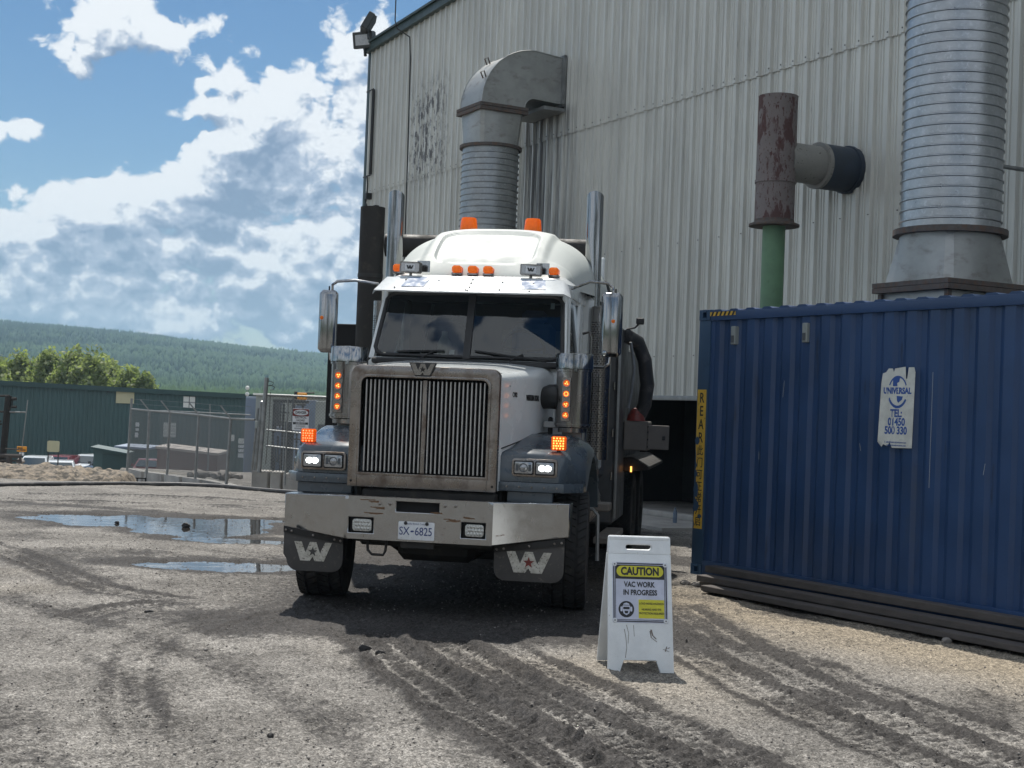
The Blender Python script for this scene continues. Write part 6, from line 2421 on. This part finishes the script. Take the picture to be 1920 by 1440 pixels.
for (x0, x1, y0, Y, lb) in ((472, 503, 882, 33.2, 'left one of the tall concrete blocks under the gate post'), (507, 527, 884, 33.0, 'narrow concrete block between the two others at the gate'), (531, 600, 888, 32.8, 'concrete block partly hidden by the truck fender')):
    a = at(x0, y0, Y)
    b = at(x1, y0 + 1, Y)
    o = MB().box(0, b.x - a.x, 0, .6, -1.5, a.z, .02).obj('concrete_block', 'concrete', None, label=lb, category='concrete block', group='concrete blocks at the gate')
    o.location = (a.x, Y, 0)
# small frame lying before the wall
fr_ = MB()
a = at(238, 904, 38.5)
for (dx, dz, lx, lz) in ((0, .0, .5, .03), (0, -.22, .03, .25), (.25, -.22, .03, .25), (.47, -.22, .03, .25)):
    fr_.box(dx, dx + lx, 0, .05, dz, dz + lz)
o = fr_.obj('metal_stand', 'frame_metal', None, label='small rusty metal stand at the left end of the kerb wall', category='stand')
o.location = (a.x, 38.5, a.z + .1)

# fence: post tops and feet as the photograph shows them, at their distances
FP = [(247, 747, 238, 878, 41.5), (280, 770, 275, 888, 40.0), (319, 773, 313, 892, 38.6), (373, 778, 366, 900, 36.4), (433, 785, 423, 915, 34.0)]
fe = thing('chain_link_fence', 'chain link fence with angled barbed wire arms on the kerb wall, left of the gate', 'fence', (at(247, 878, 41.5).x, 41.5, -.4))
o0 = fe.location
tops = []
feet = []
for (xt, yt, xb_, yb_, Y) in FP:
    t = at(xt, yt, Y)
    b = at(xb_, yb_, Y)
    tops.append(t)
    feet.append(b)
    MB().tube([b - o0 + Vector((0, 0, -.3)), t - o0], .036, 8).obj('post', 'steel_post', fe)
te = at(478, 787, 33.0)
fe2 = at(470, 917, 33.0)
rail = [tops[0] + Vector((0, 0, -.30))] + tops[1:] + [te]
MB().tube([p - o0 for p in rail], .026, 7).obj('top_rail', 'steel_post', fe)
for k in (1, 2, 3, 4):
    MB().tube([tops[k] - o0, tops[k] - o0 + Vector((-.26, 0, .30))], .02, 6).obj('wire_arm', 'steel_post', fe)
mb = MB()
for j in (0, .5, 1.0):
    mb.tube([tops[0] - o0 + Vector((0, 0, -.28 + .26 * j))] + [t - o0 + Vector((-.26 * j, 0, .03 + .27 * j)) for t in tops[1:]] + [te - o0 + Vector((-.1, 0, .03 + .27 * j))], .006, 4)
mb.obj('barbed_wire', 'wire', fe, kind='stuff')


def chain_mesh(A, B, C_, D_, step=.085, r=.0042):
    """diagonal wires filling the quad A(bottom left) B(bottom right) C(top right) D(top left)"""
    mb = MB()
    A, B, C_, D_ = map(Vector, (A, B, C_, D_))
    Lw = (B - A).length
    Hh = ((D_ - A).length + (C_ - B).length) / 2
    n = int((Lw + Hh) / step)

    def P(x, y):
        u, v = x / Lw, y / Hh
        return A.lerp(B, u).lerp(D_.lerp(C_, u), v)
    for sgn in (1, -1):
        for i in range(n):
            c = i * step
            if sgn > 0:
                p0 = (c, 0) if c <= Lw else (Lw, c - Lw)
                p1 = (0, c) if c <= Hh else (c - Hh, Hh)
            else:
                c2 = c - Hh
                p0 = (c2, 0) if c2 >= 0 else (0, -c2)
                p1 = (c2 + Hh, Hh) if c2 + Hh <= Lw else (Lw, Lw - c2)
            a = P(*p0)
            b = P(*p1)
            if (a - b).length < .05:
                continue
            k = max(1, int((a - b).length / .6))
            mb.cyl(a, b, r, n=3, caps=False)
    return mb


for i in range(len(rail) - 1):
    f0, f1 = feet[i], (feet[i + 1] if i + 1 < len(feet) else fe2)
    chain_mesh(f0 - o0, f1 - o0, rail[i + 1] - o0, rail[i] - o0).obj('wire_mesh', 'wire', fe, smooth=0, kind='stuff')
# second, farther run of the same fence
fb = thing('chain_link_fence', 'farther chain link run seen behind the first fence, one post with a straight arm', 'fence', (at(393, 880, 52).x, 52, -.8))
o0 = fb.location
a0, a1, a2 = at(300, 770, 54), at(394, 774, 52), at(470, 778, 50)
MB().tube([at(389, 887, 52) - o0, a1 - o0], .034, 7).obj('post', 'steel_post', fb)
MB().tube([a1 - o0, a1 - o0 + Vector((-.02, 0, .32))], .02, 6).obj('wire_arm', 'steel_post', fb)
MB().tube([a0 - o0, a1 - o0, a2 - o0], .024, 6).obj('top_rail', 'steel_post', fb)
chain_mesh(at(300, 880, 54) - o0, at(472, 888, 50) - o0, a2 - o0, a0 - o0, .12, .005).obj('wire_mesh', 'wire', fb, smooth=0, kind='stuff')

# gate to the right: tall post, end posts, bars and mesh
ga = thing('metal_gate', 'chain link gate section with tall round posts and a DANGER board, left of the truck', 'gate', (at(485, 890, 33).x, 33, .1))
o0 = ga.location
for (xt, yt, xb_, yb_, Y, r) in ((500, 708, 486, 886, 33.0, .050), (491, 756, 478, 884, 33.3, .045), (484, 764, 472, 884, 33.6, .030), (540, 750, 534, 910, 32.8, .020)):
    MB().tube([at(xb_, yb_, Y) - o0, at(xt, yt, Y) - o0], r, 10).obj('post', 'steel_post', ga)
MB().lathe([(.06, 0), (.05, .05), (0, .08)], at(491, 757, 33.3) - o0, n=12).obj('post_cap', 'steel_post', ga)
for (x0, y0, x1, y1) in ((500, 740, 640, 746), (500, 806, 640, 820), (500, 836, 640, 852)):
    MB().tube([at(x0, y0, 33.0) - o0, at(x1, y1, 32.6) - o0], .022, 7).obj('rail', 'steel_post', ga)
chain_mesh(at(492, 886, 33) - o0, at(640, 900, 32.6) - o0, at(640, 748, 32.6) - o0, at(500, 740, 33) - o0, .080, .0045).obj('wire_mesh', 'wire', ga, smooth=0, kind='stuff')
mb = MB()
for (x, y) in ((506, 716), (508, 724)):
    a = at(x, y, 33) - o0
    mb.tube([a + Vector((-.08, 0, 0)), a + Vector((.0, 0, .02)), a + Vector((.09, 0, -.02)), a + Vector((.05, 0, -.08)), a + Vector((-.02, 0, -.09))], .008, 5)
mb.obj('cable_loop', 'black', ga)
MB().tube([at(507, 735, 33) - o0, at(504, 800, 33) - o0, at(498, 870, 33) - o0], .008, 5).obj('cable', 'black', ga)
MB().box(0, .07, -.05, 0, 0, .17, .01).obj('lock_box', 'grey_shed', ga).location = at(478, 803, 32.9) - o0
# danger board
dp = at(548, 806, 32.55)
ds = thing('danger_board', 'small DANGER electrical hazard board hanging on the gate mesh', 'sign', (dp.x + .18, 32.55, dp.z + .24), R(2))
MB().box(-.185, .185, -.006, .006, -.245, .245, .004).obj('board', 'plate_white', ds)
mb = MB()
mb.frame(rrect(-.183, .183, .075, .240, .02), [(.0 + .165 * math.cos(t), .158 + .066 * math.sin(t)) for t in np.linspace(0, 2 * pi, 25)[:-1]], -.0085, -.0068)
mb.obj('red_panel', 'red_star', ds)
mb = MB()
mb.box(-.17, .17, -.0085, -.0065, -.112, -.062)
mb.obj('black_band', 'ink', ds)
put_text('DANGER', ds, 0, -.0082, .158, .085, 'ink', bold=.002, sx=.72)
put_text('ELECTRICAL', ds, 0, -.0082, .045, .062, 'ink', bold=.001, sx=.75)
put_text('HAZARD', ds, 0, -.0082, -.02, .062, 'ink', bold=.001, sx=.75)
put_text('25,000 VOLTS', ds, 0, -.0096, -.087, .048, 'plate_white', bold=.001, sx=.75)
put_text('AUTHORIZED', ds, 0, -.0082, -.150, .042, 'ink', sx=.8)
put_text('PERSONNEL ONLY', ds, 0, -.0082, -.205, .042, 'ink', sx=.75)

# ------------------------------------------------------------------ substation cabinets behind the gate
def cab_box(name, label, x0, y0, x1, y1, Y, dep, mt, cat='cabinet', extra=None, zbot=-1.6, grp=None):
    a = at(x0, y0, Y)
    b = at(x1, y1, Y)
    t = thing(name, label, cat, (a.x, Y, 0), 0, grp)
    w = b.x - a.x
    MB().box(0, w, 0, dep, zbot, a.z, .02).obj('housing', mt, t)
    return t, w, a.z


t, w, zt = cab_box('electrical_cabinet', 'tall blue grey cabinet standing left of the gate posts', 461, 743, 482, 870, 60, 1.2, 'blue_grey')
MB().box(.02, w - .02, -.03, 0, -1.2, zt - .05, .01).obj('door', 'blue_grey', t)
t, w, zt = cab_box('electrical_building', 'long grey green switch house behind the gate mesh', 480, 741, 700, 748, 58, 2.6, 'grey_shed', 'building')
for k, x in enumerate((1.5, 3.05)):
    MB().box(x, x + .95, -.03, 0, -1.1, zt - .35, .01).obj('door', 'blue_grey' if k == 0 else 'white_panel', t)
MB().box(2.55, 2.85, -.04, 0, .05, .45, .01).obj('window', 'dark_grey', t)
MB().box(-.1, w + .1, -.12, 2.7, zt, zt + .08, .01).obj('roof', 'white_panel', t)
eq = [(513, 752, 524, 800, 50, .5, 'dark_grey', 'dark transformer box left of the DANGER board'), (524, 760, 536, 790, 49, .5, 'grey_shed', 'small grey box mounted high beside the dark transformer box'),
      (513, 800, 527, 848, 48, .5, 'blue_grey', 'blue grey locker behind the lower gate mesh'), (534, 790, 546, 850, 49, .5, 'dark_grey', 'dark upright equipment rack behind the gate mesh'),
      (573, 750, 590, 815, 54, .6, 'blue_grey', 'narrow blue grey cabinet right of the DANGER board'), (592, 752, 640, 850, 53, .8, 'grey_shed', 'wide pale grey cabinet beside the truck, with a round window')]
for (x0, y0, x1, y1, Y, dp_, mt, lb) in eq:
    a = at(x0, y0, Y)
    b = at(x1, y1, Y)
    t = thing('electrical_cabinet', lb, 'cabinet', (a.x, Y, 0), 0, 'electrical boxes behind the gate')
    MB().box(0, b.x - a.x, 0, dp_, -1.4 if y1 > 830 else b.z, a.z, .015).obj('housing', mt, t)
    if x0 == 592:
        MB().box(.12, .40, -.02, 0, a.z - 1.25, a.z - .85, .04).obj('window', 'dark_grey', t)
mb = MB()
rg = np.random.default_rng(12)
for k in range(16):
    px = rg.uniform(508, 565)
    py = rg.uniform(760, 868)
    a = at(px, py, 47.5)
    if k % 2:
        mb.box(a.x, a.x + rg.uniform(.05, .5), 47.5, 47.6, a.z, a.z + .05)
    else:
        mb.box(a.x, a.x + .05, 47.6, 47.7, a.z - .4, a.z + rg.uniform(.1, .5))
for px in (512, 530, 549, 566):
    a = at(px, 757, 47.8)
    mb.box(a.x, a.x + .07, 47.8, 47.87, -1.4, a.z)
a = at(512, 752, 47.8)
b = at(568, 754, 47.8)
mb.box(a.x, b.x + .2, 47.75, 47.9, a.z - .04, a.z + .06)
mb.obj('switch_rack', 'dark_grey', None, label='dark frame of bus bars and insulators behind the gate mesh', category='switchgear')
a = at(563, 735, 57)
t = thing('orange_hoist', 'small orange motor unit on top of the switch house roof', 'motor', (a.x, 57.5, a.z - .18))
MB().box(-.18, .20, -.12, .12, -.12, .16, .03).obj('housing', 'orange', t)
MB().box(-.30, -.18, -.1, .1, -.12, .20, .02).obj('end_cap', 'black', t)
MB().tube([(-.1, 0, .14), (.5, 0, .17)], .03, 6).obj('arm', 'black', t)
a = at(464, 728, 62)
t = thing('white_lamp_globe', 'two small white globes on a thin mast above the green building roof', 'lamp', (a.x, 62, a.z - .5))
MB().tube([(0, 0, -.1), (0, 0, .5)], .015, 5).obj('mast', 'steel_post', t)
for z in (.25, .52):
    bm = bmesh.new()
    bmesh.ops.create_icosphere(bm, subdivisions=2, radius=.09)
    bmesh.ops.translate(bm, verts=bm.verts, vec=(0, 0, z))
    me = D.meshes.new('globe')
    bm.to_mesh(me)
    bm.free()
    me.shade_smooth()
    me.materials.append(M['white_panel'])
    link('globe', me, t)

# rubble inside the fence
p = at(398, 893, 37.5)
for k in range(7):
    rock('rubble_lump', ['leftmost', 'second', 'third', 'middle', 'fifth', 'sixth', 'rightmost'][k] + ' lump of the rubble heap inside the fence', p.x - .55 + .2 * k, 37.5 + .25 * (k % 3), .16 + .05 * math.sin(k * 2), 'pale_rock', 'rubble', 'rubble heap inside the fence', z=p.z + .02)

# ------------------------------------------------------------------ green building
GA = at(-140, 705.5, 112)
GB = at(700, 752, 122)
gdir = Vector((GB.x - GA.x, GB.y - GA.y, 0))
GL = gdir.length
grz = math.atan2(gdir.y, gdir.x)
gb = thing('green_building', 'long low building with dark green ribbed walls beyond the parked cars', 'building', (GA.x, GA.y, 0), grz)
z0 = HZ
zr0, zr1 = GA.z, GB.z


def gz(x):
    return zr0 + (zr1 - zr0) * x / GL


vs = []
fs = []
rp = .34
nr = int(GL / rp)
k = 0
for i in range(nr):
    b = i * rp
    for (x, y) in ((b, 0), (b + .22, 0), (b + .25, -.05), (b + .31, -.05)):
        vs += [(x, y, z0), (x, y, gz(x) - .1)]
for i in range(len(vs) // 2 - 1):
    fs.append((2 * i, 2 * i + 2, 2 * i + 3, 2 * i + 1))
MB().add(vs, fs).obj('cladding', 'green_clad', gb, smooth=20)
mb = MB()
mb.prism([(-.3, zr0 - .38), (GL + .3, zr1 - .38), (GL + .3, zr1), (-.3, zr0)], -.35, 0)
mb.obj('roof_trim', 'green_roof', gb)
mb = MB()
mb.add([(-.3, -.2, zr0), (GL, -.2, zr1), (GL, 20, zr1 - .8), (-.3, 20, zr0 - .8)], [(0, 1, 2, 3)])
mb.box(0, GL, 19.5, 20, z0, zr1 - 1.2)
mb.obj('roof', 'green_roof', gb)


def gpt(px, py):
    """a point of the photograph on the green wall, in the wall's own frame"""
    d = at(px, py, 100) - Vector((0, 0, CAM_H))
    n_ = Vector((-math.sin(grz), math.cos(grz), 0))
    t_ = (Vector((GA.x, GA.y, 0)) - Vector((0, 0, CAM_H))).dot(n_) / d.dot(n_)
    p = Vector((0, 0, CAM_H)) + d * t_
    q_ = p - Vector((GA.x, GA.y, 0))
    return q_.dot(gdir.normalized()), p.z


for (x0, y0, x1, y1, mt, nm, lb) in ((218, 734, 251, 757, 'beige', 'wall_panel', 'pale yellow sheet panel'), (344, 743, 365, 765, 'white_panel', 'window', 'white blanked window'), (307, 792, 329, 820, 'white_panel', 'vent', 'pale louvred vent'),
                                 (432, 815, 439, 827, 'white_panel', 'notice', None), (447, 822, 457, 832, 'white_panel', 'notice', None), (447, 834, 457, 840, 'plate_white', 'notice', None), (447, 842, 457, 848, 'plate_white', 'notice', None), (446, 850, 456, 858, 'plate_white', 'notice', None),
                                 (254, 792, 261, 800, 'plate_white', 'notice', None), (254, 803, 260, 808, 'plate_white', 'notice', None), (253, 811, 259, 820, 'plate_white', 'notice', None)):
    a = gpt(x0, y0)
    b = gpt(x1, y1)
    o = MB().box(a[0], b[0], -.14, -.06, b[1], a[1], .01).obj(nm, mt, gb)
    if lb:
        o['label'] = lb
    if nm == 'window':
        xm = (a[0] + b[0]) / 2
        m_ = MB().box(xm - .03, xm + .03, -.16, -.142, b[1], a[1])
        m_.box(a[0], b[0], -.16, -.142, (a[1] + b[1]) / 2 - .02, (a[1] + b[1]) / 2 + .02)
        m_.obj('mullion', 'dark_grey', o)
    if nm == 'vent':
        m_ = MB()
        for j in range(9):
            zz = b[1] + (a[1] - b[1]) * (j + .5) / 9
            m_.box(a[0] + .05, b[0] - .05, -.17, -.142, zz - .02, zz + .02)
        m_.obj('louvres', 'grey_shed', o)
for (px, py) in ((61, 722), (134, 727), (203, 731)):
    a = gpt(px, py)
    MB().box(a[0] - .1, a[0] + .1, -.3, -.06, a[1] - .2, a[1] + .05).obj('wall_lamp', 'black', gb)


# sheds and boxes in front of it
def box_thing(name, label, cat, x0, y0, x1, y1, Y, dep, mt, roofmt=None, over=.15, slope=0.):
    a = at(x0, y0, Y)
    b = at(x1, y1, Y)
    t = thing(name, label, cat, (a.x, Y, 0))
    w = b.x - a.x
    zt = a.z
    mb = MB()
    mb.add([(0, 0, HZ), (w, 0, HZ), (w, 0, zt - slope * w), (0, 0, zt), (0, dep, HZ), (w, dep, HZ), (w, dep, zt - slope * w), (0, dep, zt)],
           [(0, 1, 2, 3), (4, 5, 6, 7), (0, 1, 5, 4), (1, 2, 6, 5), (2, 3, 7, 6), (3, 0, 4, 7)])
    mb.obj('walls', mt, t)
    if roofmt:
        mb = MB()
        mb.add([(-over, -over * 2, zt + slope * over), (w + over, -over * 2, zt - slope * (w + over)), (w + over, dep + over, zt - slope * (w + over) + .1), (-over, dep + over, zt + .1 + slope * over),
                (-over, -over * 2, zt + slope * over + .14), (w + over, -over * 2, zt - slope * (w + over) + .14), (w + over, dep + over, zt - slope * (w + over) + .24), (-over, dep + over, zt + .24 + slope * over)],
               [(0, 1, 2, 3), (4, 5, 6, 7), (0, 1, 5, 4), (1, 2, 6, 5), (2, 3, 7, 6), (3, 0, 4, 7)])
        mb.obj('roof', roofmt, t)
    return t


t = box_thing('green_shed', 'small green shed with a sloping roof right of the black pickup', 'shed', 176, 842, 236, 873, 95, 1.3, 'green_clad', 'green_roof', .15, .14)
MB().box(.6, 2.3, -.03, 0, HZ, -1.9).obj('door', 'green_roof', t)
box_thing('pale_shed', 'low flat roofed shed behind the green shed, seen past the fence corner', 'shed', 222, 840, 275, 873, 99, 3, 'green_clad', 'blue_grey', .2, .02)
box_thing('brown_container', 'long brown container with a pale roof behind the fence', 'container', 295, 841, 407, 873, 88, 3.2, 'brown_box', 'brown_roof', .08, .075)

# vehicles: body, cabin, windows, wheels
def car(label, px, py_top, Y, paint, kind='suv', rot=0., wid=1.9, cat='car'):
    p = at(px, py_top, Y)
    t = thing('parked_car', label, cat, (p.x, Y, HZ + 1.25), rot, 'vehicles parked before the green building')
    zt = p.z - (HZ + 1.25)
    h = wid / 2
    zg = -1.25 + .0
    zt = max(zt, .6)
    base = zt - 1.75
    # front faces -y
    prof = {'suv': [(0, base + .35), (0, base + .95), (.15, base + 1.03), (1.0, base + 1.10), (1.65, zt - .04), (2.0, zt), (4.2, zt - .02), (4.7, zt - .6), (4.75, base + .35)],
            'pickup': [(0, base + .45), (0, base + 1.02), (.2, base + 1.10), (1.3, base + 1.15), (1.95, zt - .03), (2.2, zt), (3.3, zt - .02), (3.65, base + 1.2), (5.4, base + 1.15), (5.4, base + .5)]}[kind]
    rings = []
    for (xx, sc) in ((-h, 1), (-h * .97, 1), (h * .97, 1), (h, 1)):
        ring = []
        for (y, z) in prof:
            x2 = xx
            if z > base + 1.2:
                x2 = xx * .80
            ring.append((x2, y, z))
        rings.append(ring)
    MB().loft(rings).obj('body', paint, t, .05, 50)
    gi_ = 3
    y0, z0_, y1, z1 = prof[3][0], prof[3][1], prof[4][0], prof[4][1]
    MB().add([(-h * .86, y0 + .06, z0_ + .05), (h * .86, y0 + .06, z0_ + .05), (h * .74, y1 - .06, z1 - .10), (-h * .74, y1 - .06, z1 - .10), ] + [(-h * .86, y0 + .03, z0_ + .10), (h * .86, y0 + .03, z0_ + .10), (h * .72, y1 - .10, z1 - .07), (-h * .72, y1 - .10, z1 - .07)], [(4, 5, 6, 7)]).obj('windshield', 'car_glass', t, smooth=0)
    for s_ in (-1, 1):
        MB().add([(s_ * h * .93, y0 + .35, z0_ + .12), (s_ * h * .93, prof[6][0] - .2, z0_ + .12), (s_ * h * .825, prof[6][0] - .3, z1 - .12), (s_ * h * .825, y1 + .1, z1 - .12)], [(0, 1, 2, 3)]).obj('side_window', 'car_glass', t, smooth=0)
        for y in (.85, 3.7 if kind == 'suv' else 4.3):
            MB().cyl((s_ * (h - .22), y, base + .36), (s_ * (h + .0), y, base + .36), .36, n=18).obj('wheel', 'rubber', t)
        MB().box(s_ * h * .62 - .17, s_ * h * .62 + .17, -.03, .02, base + .72, base + .90, .02).obj('headlight', 'lamp_glass', t)
        MB().box(s_ * (h + .09) - .08, s_ * (h + .09) + .08, y0 + .25, y0 + .37, z0_ + .08, z0_ + .26, .02).obj('mirror', paint, t)
    MB().box(-h * .4, h * .4, -.03, .02, base + .62, base + .86, .02).obj('grille', 'black', t)
    return t


car('white van at the left edge of the row of parked vehicles', 57, 857, 98, 'car_white', 'suv', R(8))
car('dark red car parked left of the white ones, roof above the dirt bank', 93, 855, 101, 'car_red', 'suv', R(-4), 1.95)
car('white sport utility car behind the nearer white car', 142, 853, 103, 'car_white', 'suv', R(-14), 1.95)
car('nearest low white car in front of the other white one', 112, 866, 93, 'car_white', 'suv', R(16), 2.0)
car('black pickup at the right end of the parked vehicles', 182, 857.5, 96, 'car_black', 'pickup', R(-3), 1.95, 'pickup')
car('red pickup seen through the chain link fence by the brown container', 271, 862, 93, 'car_red', 'pickup', R(3), 2.0, 'pickup')

# beige board with its stand, orange sign
a = at(100, 837, 86)
t = thing('beige_board', 'blank beige board with rounded corners standing behind the dark red car', 'sign', (a.x, 86, a.z))
mb = MB()
mb.prism(rrect(-.36, .36, -.33, .33, .08), -.03, .03)
mb.obj('board', 'beige', t)
mb = MB()
for x in (-.30, .30):
    mb.box(x - .03, x + .03, .03, .08, HZ - a.z, .38)
mb.obj('post', 'black', t)
a = at(41, 842, 48)
t = thing('orange_sign', 'small orange sign on a thin leaning pole near the left edge', 'sign', (a.x, 48, a.z))
MB().box(-.165, .165, -.015, .015, -.09, .09, .01).obj('board', 'orange', t)
MB().box(-.08, .08, -.012, .012, -.22, -.11, .005).obj('small_board', 'plate_white', t)
mb = MB()
for (x, z, w_) in ((-.05, .03, .16), (.03, -.03, .2)):
    mb.box(x - w_ / 2, x + w_ / 2, -.018, -.0155, z - .018, z + .018)
mb.obj('faded_print', 'ink', t)
MB().tube([at(37, 876, 48) - t.location, at(52, 750, 48) - t.location], .018, 6).obj('pole', 'steel_post', t)

# steel loading frame at the left edge
a = at(10, 860, 42)
t = thing('steel_frame', 'rusty steel stand with brackets and cross bars at the left edge', 'steel frame', (a.x, 42, a.z))
o0 = t.location
MB().tube([at(4, 872, 42) - o0, at(16, 742, 42) - o0], .10, 8).obj('column', 'frame_metal', t)
mb = MB()
for (x0, y0, x1, y1, r) in ((-40, 743, 18, 742, .035), (-40, 770, 28, 773, .03), (20, 748, 31, 748, .05), (18, 763, 31, 763, .04), (24, 748, 22, 765, .02), (-30, 785, 2, 790, .03), (-20, 800, 3, 795, .03)):
    mb.tube([at(x0, y0, 42) - o0, at(x1, y1, 42) - o0], r, 6)
mb.obj('bracket', 'frame_metal', t)
MB().tube([at(18, 772, 41.9) - o0, at(48, 773, 41.9) - o0], .022, 6).obj('arm', 'steel_post', t)
mb = MB()
for (x0, y0, x1, y1, r) in ((-60, 853, 40, 855, .06), (10, 841, 36, 843, .02), (-60, 862, 40, 864, .03), (-60, 875, 38, 877, .04), (38, 855, 38, 878, .045), (17, 855, 18, 876, .09), (-8, 855, -8, 876, .09)):
    mb.tube([at(x0, y0, 41.6) - o0, at(x1, y1, 41.6) - o0], r, 6)
mb.obj('table_frame', 'wood_dark', t)
a = at(28, 866, 42)
rock('sack', 'pale pink bundle under the steel frame at the left edge', a.x, 42.5, .14, 'pale_rock', 'bundle', z=a.z)

# ------------------------------------------------------------------ air
hm = D.materials.new('haze')
hm.use_nodes = True
nt = hm.node_tree
nt.nodes.clear()
ho = nt.nodes.new('ShaderNodeOutputMaterial')
pv = nt.nodes.new('ShaderNodeVolumePrincipled')
pv.inputs['Density'].default_value = .00021
pv.inputs['Color'].default_value = (.50, .74, .92, 1)
pv.inputs['Anisotropy'].default_value = .2
nt.links.new(pv.outputs[0], ho.inputs['Volume'])
M['haze'] = hm
hz = MB().box(-40000, 40000, -200, 4600, HZ - 30, 260).obj('haze', 'haze', None, smooth=0, kind='stuff', label='thin summer haze between the yard and the hill')
